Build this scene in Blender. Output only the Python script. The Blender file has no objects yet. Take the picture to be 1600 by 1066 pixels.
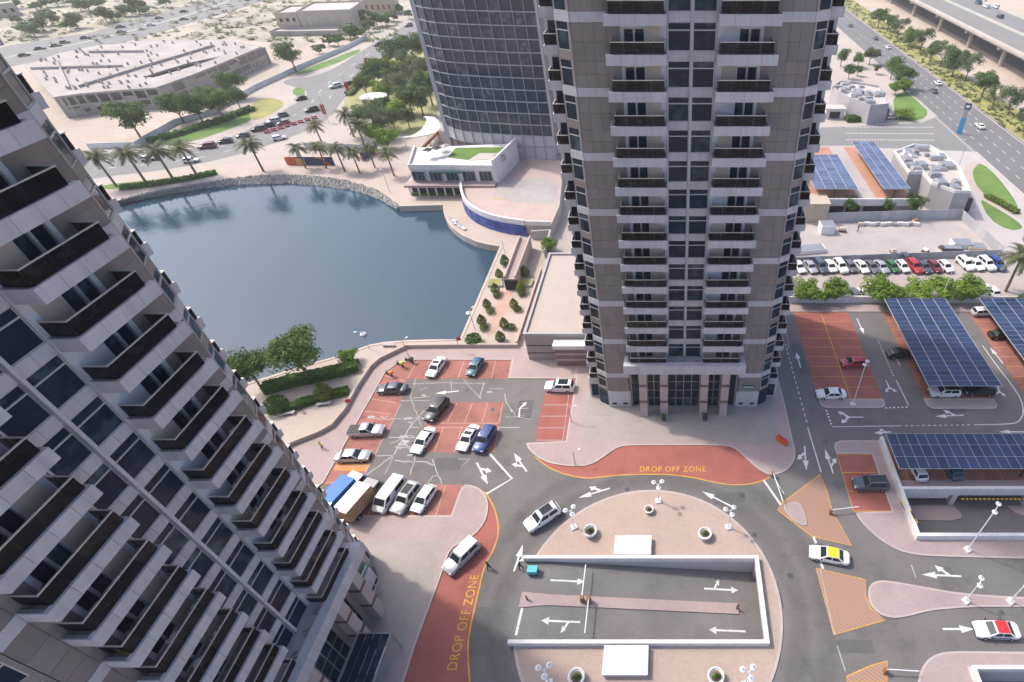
import bpy, bmesh, math, random
from mathutils import Vector, Matrix, geometry

# ------------------------------------------------------------------ camera, sky, sun, exposure
scene = bpy.context.scene
CAM_H = 64.0                       # eye height above the podium, metres
FPX, U0, V0 = 846.5, 1046.6, 533.0  # focal length and principal point, photo pixels (1600 wide)
PITCH = math.radians(40.64)
SP, CP = math.sin(PITCH), math.cos(PITCH)

cam_d = bpy.data.cameras.new('camera')
cam = bpy.data.objects.new('camera', cam_d)
scene.collection.objects.link(cam)
cam.location = (0, 0, CAM_H)
cam.rotation_euler = (math.pi / 2 - PITCH, 0, 0)
cam_d.sensor_width = 36.0
cam_d.lens = FPX / 1600 * 36
cam_d.shift_x = (800 - U0) / 1600
cam_d.shift_y = 0.0
cam_d.clip_start = 0.5
cam_d.clip_end = 9000
scene.camera = cam

SUN_EL = math.radians(52)
sun_to = Vector((-.897, .44, 0)).normalized()      # horizontal direction towards the sun
world = bpy.data.worlds.new('World'); scene.world = world; world.use_nodes = True
wn = world.node_tree
sky = wn.nodes.new('ShaderNodeTexSky'); sky.sky_type = 'NISHITA'; sky.sun_disc = False
sky.sun_elevation = SUN_EL
sky.sun_rotation = math.atan2(sun_to.x, sun_to.y)
sky.air_density = 0.6; sky.dust_density = 3.2; sky.ozone_density = 1.0
bg = wn.nodes['Background']; bg.inputs['Strength'].default_value = 0.15
wn.links.new(sky.outputs['Color'], bg.inputs['Color'])

sun_d = bpy.data.lights.new('sun', 'SUN'); sun_d.energy = 1.35; sun_d.angle = math.radians(2.5)
sun_d.color = (1.0, .94, .86)
sun = bpy.data.objects.new('sun', sun_d); scene.collection.objects.link(sun)
sd = Vector((sun_to.x * math.cos(SUN_EL), sun_to.y * math.cos(SUN_EL), math.sin(SUN_EL)))
sun.rotation_euler = sd.to_track_quat('Z', 'Y').to_euler()
sun.location = sd * 300

vs = scene.view_settings
vs.view_transform = 'Standard'; vs.look = 'None'; vs.gamma = 1.0; vs.use_curve_mapping = False
vs.exposure = 1.12
scene.cycles.max_bounces = 6; scene.cycles.diffuse_bounces = 3; scene.cycles.glossy_bounces = 3
scene.cycles.transmission_bounces = 4; scene.cycles.transparent_max_bounces = 10; scene.cycles.volume_bounces = 1
scene.cycles.caustics_reflective = False; scene.cycles.caustics_refractive = False
try:
    scene.cycles.use_denoising = True; scene.cycles.denoiser = 'OPENIMAGEDENOISE'
except Exception:
    pass

# ------------------------------------------------------------------ helpers
COL = scene.collection
RND = random.Random(7)
R = math.radians

def G(u, v, z=0.0):
    """survey point: where the sight line through photo point (u, v) meets the level z -> world metres"""
    q = (v - V0) / FPX
    zc = (CAM_H - z) / (SP + q * CP)
    return Vector(((u - U0) / FPX * zc, zc * (CP - q * SP), z))

def GL(pts, z=0.0):
    return [G(u, v, z) for u, v in pts]

def chaikin(pts, n=2, closed=True):
    for _ in range(n):
        out = []; m = len(pts)
        for i in range(m if closed else m - 1):
            a, b = pts[i], pts[(i + 1) % m]
            out += [a * .75 + b * .25, a * .25 + b * .75]
        if not closed:
            out = [pts[0]] + out + [pts[-1]]
        pts = out
    return pts

def area2(p):
    return sum(p[i].x * p[(i + 1) % len(p)].y - p[(i + 1) % len(p)].x * p[i].y for i in range(len(p)))

def ccw(p):
    return list(p) if area2(p) > 0 else list(reversed(p))

def inset(p, d):
    p = ccw(p); out = []; n = len(p)
    for i in range(n):
        a, b, c = p[i - 1], p[i], p[(i + 1) % n]
        e1 = Vector((b.x - a.x, b.y - a.y)); e2 = Vector((c.x - b.x, c.y - b.y))
        if e1.length < 1e-6 or e2.length < 1e-6:
            out.append(b.copy()); continue
        n1 = Vector((-e1.y, e1.x)).normalized(); n2 = Vector((-e2.y, e2.x)).normalized()
        m = n1 + n2
        if m.length < 1e-3: m = n1.copy()
        m.normalize(); k = d / max(.35, m.dot(n1))
        out.append(Vector((b.x + m.x * k, b.y + m.y * k, b.z)))
    return out

def fx(x, y): return x * (1.0115 if y < 110 else 1.005)     # site grid -> metres
def fy(y): return y * .9907 - 2.42

class MB:
    """collects shapes, builds one mesh"""
    def __init__(s):
        s.v = []; s.f = []; s.mi = []
    def add(s, vs_, fs, m=0):
        o = len(s.v); s.v += [tuple(x) for x in vs_]
        for f in fs: s.f.append(tuple(i + o for i in f)); s.mi.append(m)
        return s
    def box(s, x0, x1, y0, y1, z0, z1, m=0, M=None):
        vs_ = [Vector(p) for p in ((x0, y0, z0), (x1, y0, z0), (x1, y1, z0), (x0, y1, z0), (x0, y0, z1), (x1, y0, z1), (x1, y1, z1), (x0, y1, z1))]
        if M is not None: vs_ = [M @ p for p in vs_]
        return s.add(vs_, [(0, 3, 2, 1), (4, 5, 6, 7), (0, 1, 5, 4), (1, 2, 6, 5), (2, 3, 7, 6), (3, 0, 4, 7)], m)
    def wbox(s, x0, x1, y0, y1, z0, z1, m=0):
        ym = (y0 + y1) / 2
        return s.box(fx(x0, ym), fx(x1, ym), fy(y0), fy(y1), z0, z1, m)
    def prism(s, poly, z0, z1, m=0, bottom=False, mside=None):
        poly = ccw(poly); n = len(poly)
        vs_ = [(p.x, p.y, z0) for p in poly] + [(p.x, p.y, z1) for p in poly]
        fs = [(i, (i + 1) % n, n + (i + 1) % n, n + i) for i in range(n)]
        s.add(vs_, fs, m if mside is None else mside)
        s.sheet(poly, z1, m)
        if bottom: s.sheet(poly, z0, m, flip=True)
        return s
    def sheet(s, poly, z, m=0, holes=(), flip=False):
        loops = [[Vector((p.x, p.y, 0)) for p in poly]] + [[Vector((p.x, p.y, 0)) for p in h] for h in holes]
        tris = geometry.tessellate_polygon(loops)
        flat = [p for l in loops for p in l]
        fs = []
        for t in tris:
            a, b, c = (flat[i] for i in t)
            cr = (b.x - a.x) * (c.y - a.y) - (b.y - a.y) * (c.x - a.x)
            if abs(cr) < 1e-9: continue
            t = tuple(t)
            if (cr > 0) == flip: t = t[::-1]
            fs.append(t)
        return s.add([(p.x, p.y, z) for p in flat], fs, m)
    def tube(s, a, b, r0, r1=None, n=8, m=0, caps=True):
        a = Vector(a); b = Vector(b); r1 = r0 if r1 is None else r1
        d = (b - a).normalized(); x = d.orthogonal().normalized(); y = d.cross(x)
        vs_ = []
        for p, r in ((a, r0), (b, r1)):
            vs_ += [p + (x * math.cos(2 * math.pi * i / n) + y * math.sin(2 * math.pi * i / n)) * r for i in range(n)]
        fs = [(i, (i + 1) % n, n + (i + 1) % n, n + i) for i in range(n)]
        if caps: fs += [tuple(reversed(range(n))), tuple(range(n, 2 * n))]
        return s.add(vs_, fs, m)
    def lathe(s, prof, n=16, m=0, c=(0, 0)):
        k = len(prof); vs_ = []
        for r, z in prof:
            vs_ += [(c[0] + r * math.cos(2 * math.pi * i / n), c[1] + r * math.sin(2 * math.pi * i / n), z) for i in range(n)]
        fs = [(j * n + i, j * n + (i + 1) % n, (j + 1) * n + (i + 1) % n, (j + 1) * n + i) for j in range(k - 1) for i in range(n)]
        fs.append(tuple(range((k - 1) * n, k * n)))
        return s.add(vs_, fs, m)
    def strip(s, line, w, z=None, m=0, closed=False):
        """flat ribbon along a polyline"""
        n = len(line); vs_ = []; fs = []
        for i, p in enumerate(line):
            a = line[i - 1] if (i or closed) else p
            b = line[(i + 1) % n] if (i < n - 1 or closed) else p
            t = Vector((b.x - a.x, b.y - a.y)); t.normalize()
            nn = Vector((-t.y, t.x)) * (w / 2); zz = p.z if z is None else z
            vs_ += [(p.x + nn.x, p.y + nn.y, zz), (p.x - nn.x, p.y - nn.y, zz)]
        for i in range(n if closed else n - 1):
            j = (i + 1) % n
            fs.append((2 * i + 1, 2 * j + 1, 2 * j, 2 * i))
        return s.add(vs_, fs, m)
    def wall(s, line, z0, z1, th, m=0, closed=False):
        """vertical wall with thickness along a polyline"""
        n = len(line); L = []; Rr = []
        for i, p in enumerate(line):
            a = line[i - 1] if (i or closed) else p
            b = line[(i + 1) % n] if (i < n - 1 or closed) else p
            t = Vector((b.x - a.x, b.y - a.y)); t.normalize(); nn = Vector((-t.y, t.x)) * (th / 2)
            L.append((p.x + nn.x, p.y + nn.y)); Rr.append((p.x - nn.x, p.y - nn.y))
        vs_ = []
        for i in range(n):
            vs_ += [(*L[i], z0), (*L[i], z1), (*Rr[i], z1), (*Rr[i], z0)]
        fs = []
        for i in range(n if closed else n - 1):
            j = (i + 1) % n
            for k in range(4):
                k2 = (k + 1) % 4
                fs.append((4 * i + k, 4 * i + k2, 4 * j + k2, 4 * j + k))
        if not closed: fs += [(3, 2, 1, 0), (4 * n - 4, 4 * n - 3, 4 * n - 2, 4 * n - 1)]
        return s.add(vs_, fs, m)
    def mesh(s, name, mats, smooth=None):
        me = bpy.data.meshes.new(name)
        me.from_pydata(s.v, [], s.f)
        for m in (mats if isinstance(mats, (list, tuple)) else [mats]): me.materials.append(m)
        if any(s.mi): me.polygons.foreach_set('material_index', s.mi)
        if smooth is not None:
            me.polygons.foreach_set('use_smooth', [True] * len(me.polygons))
            try: me.set_sharp_from_angle(angle=R(smooth))
            except Exception: pass
        me.update()
        return me

def obj(name, me, parent=None, loc=(0, 0, 0), rotz=0.0, scale=None, label=None, cat=None, group=None, kind=None):
    o = bpy.data.objects.new(name, me); COL.objects.link(o)
    o.location = loc
    if rotz: o.rotation_euler = (0, 0, rotz)
    if scale is not None: o.scale = scale if hasattr(scale, '__len__') else (scale,) * 3
    if parent is not None: o.parent = parent
    if label: o['label'] = label
    if cat: o['category'] = cat
    if group: o['group'] = group
    if kind: o['kind'] = kind
    return o

def thing(name, label, cat, loc=(0, 0, 0), rotz=0.0, group=None, scale=None):
    return obj(name, None, None, loc, rotz, scale, label, cat, group)

def struct(name, me, parent=None):
    return obj(name, me, parent, kind=None if parent else 'structure')

def copy_tree(root, loc, rotz=0.0, scale=None, label=None, group=None):
    r = root.copy(); COL.objects.link(r); r.location = loc; r.rotation_euler = (0, 0, rotz)
    if scale is not None: r.scale = scale if hasattr(scale, '__len__') else (scale,) * 3
    if label: r['label'] = label
    if group: r['group'] = group
    for ch in list(root.children):
        c = ch.copy(); COL.objects.link(c); c.parent = r
        for g in ch.children:
            d = g.copy(); COL.objects.link(d); d.parent = c
    return r

ORD = ['first', 'second', 'third', 'fourth', 'fifth', 'sixth', 'seventh', 'eighth', 'ninth', 'tenth', 'eleventh', 'twelfth',
       'thirteenth', 'fourteenth', 'fifteenth', 'sixteenth', 'seventeenth', 'eighteenth', 'nineteenth', 'twentieth', 'twenty-first', 'twenty-second', 'twenty-third', 'twenty-fourth']

# ------------------------------------------------------------------ materials
MATS = {}
def srgb(r, g, b):
    f = lambda c: (c / 255 / 12.92) if c / 255 <= .04045 else ((c / 255 + .055) / 1.055) ** 2.4
    return (f(r), f(g), f(b))

def mat(name, col, rough=.8, var=.10, scale=.35, fine=6.0, fvar=.05, bump=0.0, metal=0.0, spec=.4, local=False, rnd=0.0, brick=None, joint=.8, stain=0.0, streak=0.0):
    """principled surface: base colour broken up by two noises; brick = (w, h) of paving units in metres"""
    m = bpy.data.materials.new(name); m.use_nodes = True; MATS[name] = m
    nt = m.node_tree; N = nt.nodes.new; L = nt.links.new
    b = nt.nodes['Principled BSDF']
    b.inputs['Roughness'].default_value = rough; b.inputs['Metallic'].default_value = metal
    b.inputs['Specular IOR Level'].default_value = spec
    if local:
        co = N('ShaderNodeTexCoord').outputs['Object']
    else:
        co = N('ShaderNodeNewGeometry').outputs['Position']
    def noise(sc, lo, hi, det=4.0, rg=.6):
        n = N('ShaderNodeTexNoise'); n.inputs['Scale'].default_value = sc; n.inputs['Detail'].default_value = det; n.inputs['Roughness'].default_value = rg
        L(co, n.inputs['Vector'])
        r = N('ShaderNodeMapRange'); r.inputs['From Min'].default_value = .3; r.inputs['From Max'].default_value = .7
        r.inputs['To Min'].default_value = lo; r.inputs['To Max'].default_value = hi
        L(n.outputs['Fac'], r.inputs['Value']); return r.outputs['Result'], n.outputs['Fac']
    v1, _ = noise(scale, 1 - var, 1 + var)
    v2, f2 = noise(fine, 1 - fvar, 1 + fvar, 3.0)
    mu = N('ShaderNodeMath'); mu.operation = 'MULTIPLY'; L(v1, mu.inputs[0]); L(v2, mu.inputs[1]); fac = mu.outputs[0]
    if rnd:
        oi = N('ShaderNodeObjectInfo'); r = N('ShaderNodeMapRange'); r.inputs['To Min'].default_value = 1 - rnd; r.inputs['To Max'].default_value = 1 + rnd
        L(oi.outputs['Random'], r.inputs['Value'])
        m2 = N('ShaderNodeMath'); m2.operation = 'MULTIPLY'; L(fac, m2.inputs[0]); L(r.outputs['Result'], m2.inputs[1]); fac = m2.outputs[0]
    if stain:
        n = N('ShaderNodeTexNoise'); n.inputs['Scale'].default_value = .22; n.inputs['Detail'].default_value = 7; n.inputs['Roughness'].default_value = .7
        L(co, n.inputs['Vector'])
        r = N('ShaderNodeMapRange'); r.inputs['From Min'].default_value = .52; r.inputs['From Max'].default_value = .72; r.inputs['To Min'].default_value = 1; r.inputs['To Max'].default_value = 1 - stain
        L(n.outputs['Fac'], r.inputs['Value'])
        m2 = N('ShaderNodeMath'); m2.operation = 'MULTIPLY'; L(fac, m2.inputs[0]); L(r.outputs['Result'], m2.inputs[1]); fac = m2.outputs[0]
    if streak:
        mp = N('ShaderNodeMapping'); mp.inputs['Scale'].default_value = (2.2, 2.2, .12); L(N('ShaderNodeNewGeometry').outputs['Position'], mp.inputs['Vector'])
        n = N('ShaderNodeTexNoise'); n.inputs['Scale'].default_value = 1.0; n.inputs['Detail'].default_value = 5; n.inputs['Roughness'].default_value = .65; L(mp.outputs[0], n.inputs['Vector'])
        r = N('ShaderNodeMapRange'); r.inputs['From Min'].default_value = .45; r.inputs['From Max'].default_value = .75; r.inputs['To Min'].default_value = 1.04; r.inputs['To Max'].default_value = 1 - streak
        L(n.outputs['Fac'], r.inputs['Value'])
        m2 = N('ShaderNodeMath'); m2.operation = 'MULTIPLY'; L(fac, m2.inputs[0]); L(r.outputs['Result'], m2.inputs[1]); fac = m2.outputs[0]
    if brick:
        bt = N('ShaderNodeTexBrick'); bt.inputs['Scale'].default_value = 1.0
        bt.inputs['Brick Width'].default_value = brick[0]; bt.inputs['Row Height'].default_value = brick[1]
        bt.inputs['Mortar Size'].default_value = min(brick) * .035; bt.inputs['Mortar Smooth'].default_value = .3
        bt.inputs['Color1'].default_value = (1, 1, 1, 1); bt.inputs['Color2'].default_value = (.93, .93, .93, 1); bt.inputs['Mortar'].default_value = (joint,) * 3 + (1,)
        L(co, bt.inputs['Vector'])
        m2 = N('ShaderNodeMath'); m2.operation = 'MULTIPLY'; L(fac, m2.inputs[0]); L(bt.outputs['Color'], m2.inputs[1]); fac = m2.outputs[0]
    vm = N('ShaderNodeVectorMath'); vm.operation = 'SCALE'; vm.inputs[0].default_value = col[:3]
    L(fac, vm.inputs['Scale']); L(vm.outputs['Vector'], b.inputs['Base Color'])
    if bump:
        bp = N('ShaderNodeBump'); bp.inputs['Strength'].default_value = bump; bp.inputs['Distance'].default_value = .05
        L(f2, bp.inputs['Height']); L(bp.outputs['Normal'], b.inputs['Normal'])
    return m

# ground and paving
M_asphalt = mat('asphalt', (.168, .155, .147), .9, .14, .12, 3.0, .09, stain=.26)
M_asphalt2 = mat('asphalt_dark', (.185, .175, .167), .9, .12, .2, 4.0, .08, stain=.2)
M_road_far = mat('road_far', (.22, .215, .21), .9, .08, .05, .6, .05)
M_pink = mat('pink_paving', (.40, .312, .295), .85, .07, .2, 3.0, .04, brick=(.4, .2), joint=.9, stain=.06)
M_kerb = mat('kerb_concrete', (.47, .40, .37), .85, .08, .5, 5, .05)
M_red = mat('red_coating', (.335, .112, .088), .85, .12, .25, 4, .07, stain=.24)
M_red2 = mat('red_coating_worn', (.335, .14, .112), .88, .18, .35, 4, .09, stain=.34)
M_plaza = mat('plaza_stone', (.355, .315, .285), .7, .06, .12, 2.5, .05, brick=(1.2, .6), joint=.93, stain=.10)
M_round = mat('roundabout_paving', (.45, .345, .285), .85, .06, .15, 3, .05, brick=(.3, .15), joint=.92, stain=.06)
M_prom = mat('promenade_paving', (.47, .39, .335), .85, .06, .15, 3, .04, brick=(.6, .3), joint=.93)
M_ground = mat('ground_paving', (.43, .38, .335), .9, .10, .03, .8, .06)
M_sand = mat('sand', (.46, .39, .32), .95, .13, .03, .6, .07, stain=.12)
M_scrub = mat('scrubland', (.38, .345, .27), .95, .28, .035, .35, .15, stain=.3)
M_concrete = mat('yard_concrete', (.42, .38, .355), .9, .12, .08, 1.5, .06, stain=.12)
M_grass = mat('grass', (.13, .22, .05), .95, .22, .15, 3, .15)
M_olive = mat('dry_grass', (.30, .29, .10), .95, .25, .12, 2, .12)
M_white_paint = mat('white_paint', (.66, .65, .64), .8, .16, .8, 5, .2)
M_worn_paint = mat('worn_white_paint', (.38, .37, .355), .85, .22, .9, 7, .2)
M_yellow_paint = mat('yellow_paint', (.62, .34, .05), .8, .18, .8, 5, .22)
M_stall_line = mat('stall_line_paint', (.50, .33, .26), .85, .2, .8, 8, .15)
# tower
M_clad = mat('white_cladding', (.50, .49, .50), .45, .04, .2, 2, .03, local=True, rnd=.06, streak=.16)
M_clad_in = mat('balcony_wall', (.60, .62, .64), .6, .05, .3, 3, .03, local=True, rnd=.06)
M_brown = mat('brown_cladding', (.235, .203, .186), .5, .04, .25, 2, .03, local=True, rnd=.09, streak=.14)
M_joint = mat('dark_joint', (.10, .09, .085), .9)
M_beige = mat('beige_panel', (.56, .48, .38), .7, .06, .5, 3, .04, local=True, rnd=.15)
M_frame = mat('window_frame_metal', (.50, .50, .50), .4, .04, 1, 4, .03, metal=.3, local=True)
M_rail = mat('handrail_metal', (.60, .57, .53), .35, .04, 1, 4, .03, metal=.4, local=True)
M_stone = mat('pink_stone_cladding', (.46, .385, .36), .5, .05, .4, 3, .04, local=True, brick=(1.0, .9), joint=.8)
M_stone_dark = mat('dark_red_stone', (.15, .075, .07), .5, .05, .5, 3, .05, local=True)
M_core = mat('tower_core', (.22, .19, .18), .8)
M_floor = mat('balcony_floor', (.27, .26, .255), .8, .08, 1, 4, .05, local=True)
M_white = mat('white_render', (.70, .68, .66), .7, .05, .3, 3, .04, stain=.14, streak=.14)
M_greyw = mat('grey_render', (.40, .39, .39), .7, .05, .3, 3, .04)
M_cream = mat('cream_render', (.50, .43, .34), .8, .05, .2, 2, .04)
M_conc = mat('raw_concrete', (.40, .365, .335), .9, .10, .15, 1.5, .08, stain=.14)
M_roofw = mat('pale_roof', (.50, .46, .42), .85, .07, .15, 1.2, .05, stain=.08)
M_dark = mat('dark_opening', (.03, .028, .027), .8)
M_metal = mat('grey_metal', (.42, .43, .44), .4, .05, 1, 6, .04, metal=.6, local=True)
M_wmetal = mat('white_metal', (.78, .78, .78), .4, .03, 1, 6, .02, local=True)
M_steel = mat('dark_steel', (.07, .07, .075), .5, .05, 1, 6, .04, local=True)

def glass_mat(name, col, rough=.06, rnd=.5, tint=(.2, .26, .3), spec=.28, blinds=0.0):
    m = bpy.data.materials.new(name); m.use_nodes = True; nt = m.node_tree; N = nt.nodes.new; L = nt.links.new
    b = nt.nodes['Principled BSDF']; b.inputs['Roughness'].default_value = rough; b.inputs['Specular IOR Level'].default_value = spec
    b.inputs['IOR'].default_value = 1.45
    oi = N('ShaderNodeObjectInfo'); co = N('ShaderNodeTexCoord')
    n = N('ShaderNodeTexNoise'); n.inputs['Scale'].default_value = .9; n.inputs['Detail'].default_value = 3
    ad = N('ShaderNodeVectorMath'); ad.operation = 'ADD'
    cx = N('ShaderNodeCombineXYZ'); mm = N('ShaderNodeMath'); mm.operation = 'MULTIPLY'; mm.inputs[1].default_value = 57.0
    L(oi.outputs['Random'], mm.inputs[0]); L(mm.outputs[0], cx.inputs['X']); L(mm.outputs[0], cx.inputs['Z'])
    L(co.outputs['Object'], ad.inputs[0]); L(cx.outputs[0], ad.inputs[1]); L(ad.outputs[0], n.inputs['Vector'])
    r = N('ShaderNodeMapRange'); r.inputs['From Min'].default_value = .45; r.inputs['From Max'].default_value = .7
    L(n.outputs['Fac'], r.inputs['Value'])
    pw = N('ShaderNodeMath'); pw.operation = 'POWER'; pw.inputs[1].default_value = 2.0; L(oi.outputs['Random'], pw.inputs[0])
    m3 = N('ShaderNodeMath'); m3.operation = 'MULTIPLY'; L(r.outputs['Result'], m3.inputs[0]); L(pw.outputs[0], m3.inputs[1])
    m4 = N('ShaderNodeMath'); m4.operation = 'MULTIPLY'; L(m3.outputs[0], m4.inputs[0]); m4.inputs[1].default_value = rnd
    mx = N('ShaderNodeMix'); mx.data_type = 'RGBA'; mx.inputs[6].default_value = (*col, 1); mx.inputs[7].default_value = (*tint, 1)  # tint patches painted into the glass colour: reflections and curtains
    L(m4.outputs[0], mx.inputs[0]); L(mx.outputs[2], b.inputs['Base Color'])
    bp = N('ShaderNodeBump'); bp.inputs['Strength'].default_value = .08; bp.inputs['Distance'].default_value = .1
    n2 = N('ShaderNodeTexNoise'); n2.inputs['Scale'].default_value = .5; L(ad.outputs[0], n2.inputs['Vector'])
    L(n2.outputs['Fac'], bp.inputs['Height']); L(bp.outputs['Normal'], b.inputs['Normal'])
    return m
M_glass = glass_mat('window_glass', (.013, .024, .042), tint=(.10, .16, .185), rnd=.9, spec=.16)
M_tglass = glass_mat('curtain_wall_glass', (.022, .036, .058), tint=(.13, .175, .20), rnd=1.0, spec=.45)  # bluish patches painted in for sky reflections
M_cglass = glass_mat('car_glass', (.02, .028, .032), rnd=.1)

def clear_mat(name, tint, fac):
    """smoked glass: partly see-through"""
    m = bpy.data.materials.new(name); m.use_nodes = True; nt = m.node_tree; N = nt.nodes.new; L = nt.links.new
    b = nt.nodes['Principled BSDF']; b.inputs['Base Color'].default_value = (*tint, 1); b.inputs['Roughness'].default_value = .08; b.inputs['Specular IOR Level'].default_value = .25
    t = N('ShaderNodeBsdfTransparent'); t.inputs['Color'].default_value = (.55, .55, .56, 1)
    mx = N('ShaderNodeMixShader'); mx.inputs[0].default_value = fac
    L(t.outputs[0], mx.inputs[1]); L(b.outputs[0], mx.inputs[2]); L(mx.outputs[0], nt.nodes['Material Output'].inputs['Surface'])
    return m
M_smoke = clear_mat('smoked_glass', (.016, .018, .021), .45)

def add_ring_wear(m, c, bands):
    """tyre-darkened lanes: rings about the roundabout centre, broken up by noise"""
    nt = m.node_tree; N = nt.nodes.new; L = nt.links.new; b = nt.nodes['Principled BSDF']
    g = N('ShaderNodeNewGeometry'); d = N('ShaderNodeVectorMath'); d.operation = 'DISTANCE'; d.inputs[1].default_value = (c[0], c[1], 0); L(g.outputs['Position'], d.inputs[0])
    nz = N('ShaderNodeTexNoise'); nz.inputs['Scale'].default_value = .3; nz.inputs['Detail'].default_value = 5; L(g.outputs['Position'], nz.inputs['Vector'])
    ad = N('ShaderNodeMath'); ad.operation = 'MULTIPLY_ADD'; ad.inputs[1].default_value = 1.2; L(nz.outputs['Fac'], ad.inputs[0]); L(d.outputs['Value'], ad.inputs[2])
    mr = N('ShaderNodeMapRange'); mr.inputs['From Min'].default_value = 14; mr.inputs['From Max'].default_value = 30; L(ad.outputs[0], mr.inputs['Value'])
    rp = N('ShaderNodeValToRGB'); e = rp.color_ramp.elements; e[0].position = 0; e[0].color = (1.05, 1.05, 1.05, 1); e[1].position = 1; e[1].color = (1, 1, 1, 1)
    for pos, v in bands:
        k = e.new(pos); k.color = (v, v, v, 1)
    L(mr.outputs['Result'], rp.inputs['Fac'])
    src = b.inputs['Base Color'].links[0].from_socket; mu = N('ShaderNodeVectorMath'); mu.operation = 'MULTIPLY'; L(src, mu.inputs[0]); L(rp.outputs[0], mu.inputs[1]); L(mu.outputs[0], b.inputs['Base Color'])

def hatch_mat(name, c1, c2, period, ang):
    m = bpy.data.materials.new(name); m.use_nodes = True; nt = m.node_tree; N = nt.nodes.new; L = nt.links.new
    b = nt.nodes['Principled BSDF']; b.inputs['Roughness'].default_value = .85
    g = N('ShaderNodeNewGeometry'); mp = N('ShaderNodeMapping'); mp.inputs['Rotation'].default_value = (0, 0, ang)
    L(g.outputs['Position'], mp.inputs['Vector'])
    w = N('ShaderNodeTexWave'); w.inputs['Scale'].default_value = .314 / period; w.inputs['Distortion'].default_value = .15
    L(mp.outputs[0], w.inputs['Vector'])
    rp = N('ShaderNodeValToRGB'); rp.color_ramp.elements[0].position = .58; rp.color_ramp.elements[1].position = .72
    rp.color_ramp.elements[0].color = (*c1, 1); rp.color_ramp.elements[1].color = (*c2, 1)
    L(w.outputs['Fac'], rp.inputs['Fac']); L(rp.outputs[0], b.inputs['Base Color'])
    return m
M_hatch = hatch_mat('hatched_coating', (.34, .19, .135), (.41, .265, .19), .34, R(-52))

def panel_mat(name, base, line):
    """photovoltaic module: cells printed as a fine grid"""
    m = bpy.data.materials.new(name); m.use_nodes = True; nt = m.node_tree; N = nt.nodes.new; L = nt.links.new
    b = nt.nodes['Principled BSDF']; b.inputs['Roughness'].default_value = .18; b.inputs['Specular IOR Level'].default_value = .5
    co = N('ShaderNodeTexCoord'); oi = N('ShaderNodeObjectInfo')
    bt = N('ShaderNodeTexBrick'); bt.offset = 0; bt.inputs['Scale'].default_value = 1
    bt.inputs['Brick Width'].default_value = .19; bt.inputs['Row Height'].default_value = .19; bt.inputs['Mortar Size'].default_value = .008
    bt.inputs['Color1'].default_value = (*base, 1); bt.inputs['Color2'].default_value = (base[0] * 1.3, base[1] * 1.3, base[2] * 1.25, 1); bt.inputs['Mortar'].default_value = (*line, 1)
    L(co.outputs['Object'], bt.inputs['Vector'])
    r = N('ShaderNodeMapRange'); r.inputs['To Min'].default_value = .75; r.inputs['To Max'].default_value = 1.25; L(oi.outputs['Random'], r.inputs['Value'])
    vm = N('ShaderNodeVectorMath'); vm.operation = 'SCALE'; L(bt.outputs['Color'], vm.inputs[0]); L(r.outputs['Result'], vm.inputs['Scale'])
    L(vm.outputs[0], b.inputs['Base Color'])
    return m
M_pv = panel_mat('solar_cells', (.013, .026, .075), (.10, .14, .22))
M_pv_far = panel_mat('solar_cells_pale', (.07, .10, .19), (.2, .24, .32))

def leaf_mat(name, a, b_, hue=.0):
    m = bpy.data.materials.new(name); m.use_nodes = True; nt = m.node_tree; N = nt.nodes.new; L = nt.links.new
    p = nt.nodes['Principled BSDF']; p.inputs['Roughness'].default_value = .7; p.inputs['Specular IOR Level'].default_value = .25
    g = N('ShaderNodeNewGeometry'); n = N('ShaderNodeTexNoise'); n.inputs['Scale'].default_value = 1.1; n.inputs['Detail'].default_value = 4
    L(g.outputs['Position'], n.inputs['Vector'])
    r = N('ShaderNodeMapRange'); r.inputs['From Min'].default_value = .32; r.inputs['From Max'].default_value = .68; L(n.outputs['Fac'], r.inputs['Value'])
    mx = N('ShaderNodeMix'); mx.data_type = 'RGBA'; mx.inputs[6].default_value = (*a, 1); mx.inputs[7].default_value = (*b_, 1); L(r.outputs['Result'], mx.inputs[0])
    oi = N('ShaderNodeObjectInfo'); r2 = N('ShaderNodeMapRange'); r2.inputs['To Min'].default_value = .8; r2.inputs['To Max'].default_value = 1.2; L(oi.outputs['Random'], r2.inputs['Value'])
    vm = N('ShaderNodeVectorMath'); vm.operation = 'SCALE'; L(mx.outputs[2], vm.inputs[0]); L(r2.outputs['Result'], vm.inputs['Scale'])
    L(vm.outputs[0], p.inputs['Base Color'])
    tr = N('ShaderNodeBsdfTranslucent'); L(vm.outputs[0], tr.inputs['Color'])
    ms = N('ShaderNodeMixShader'); ms.inputs[0].default_value = .3; L(p.outputs[0], ms.inputs[1]); L(tr.outputs[0], ms.inputs[2])
    L(ms.outputs[0], nt.nodes['Material Output'].inputs['Surface'])
    return m
M_leaf = leaf_mat('leaf_green', (.055, .115, .025), (.15, .23, .055))
M_leaf_bright = leaf_mat('leaf_bright_green', (.10, .20, .02), (.26, .36, .05))
M_leaf_grey = leaf_mat('leaf_grey_green', (.085, .13, .05), (.19, .24, .10))
M_leaf_olive = leaf_mat('leaf_olive', (.09, .14, .022), (.20, .26, .05))
M_leaf_hedge = leaf_mat('leaf_hedge', (.05, .12, .02), (.12, .22, .04))
M_palm = leaf_mat('palm_leaf', (.09, .11, .05), (.20, .21, .10))
M_bark = mat('bark', (.22, .165, .12), .95, .2, 2, 8, .15, local=True)
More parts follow.
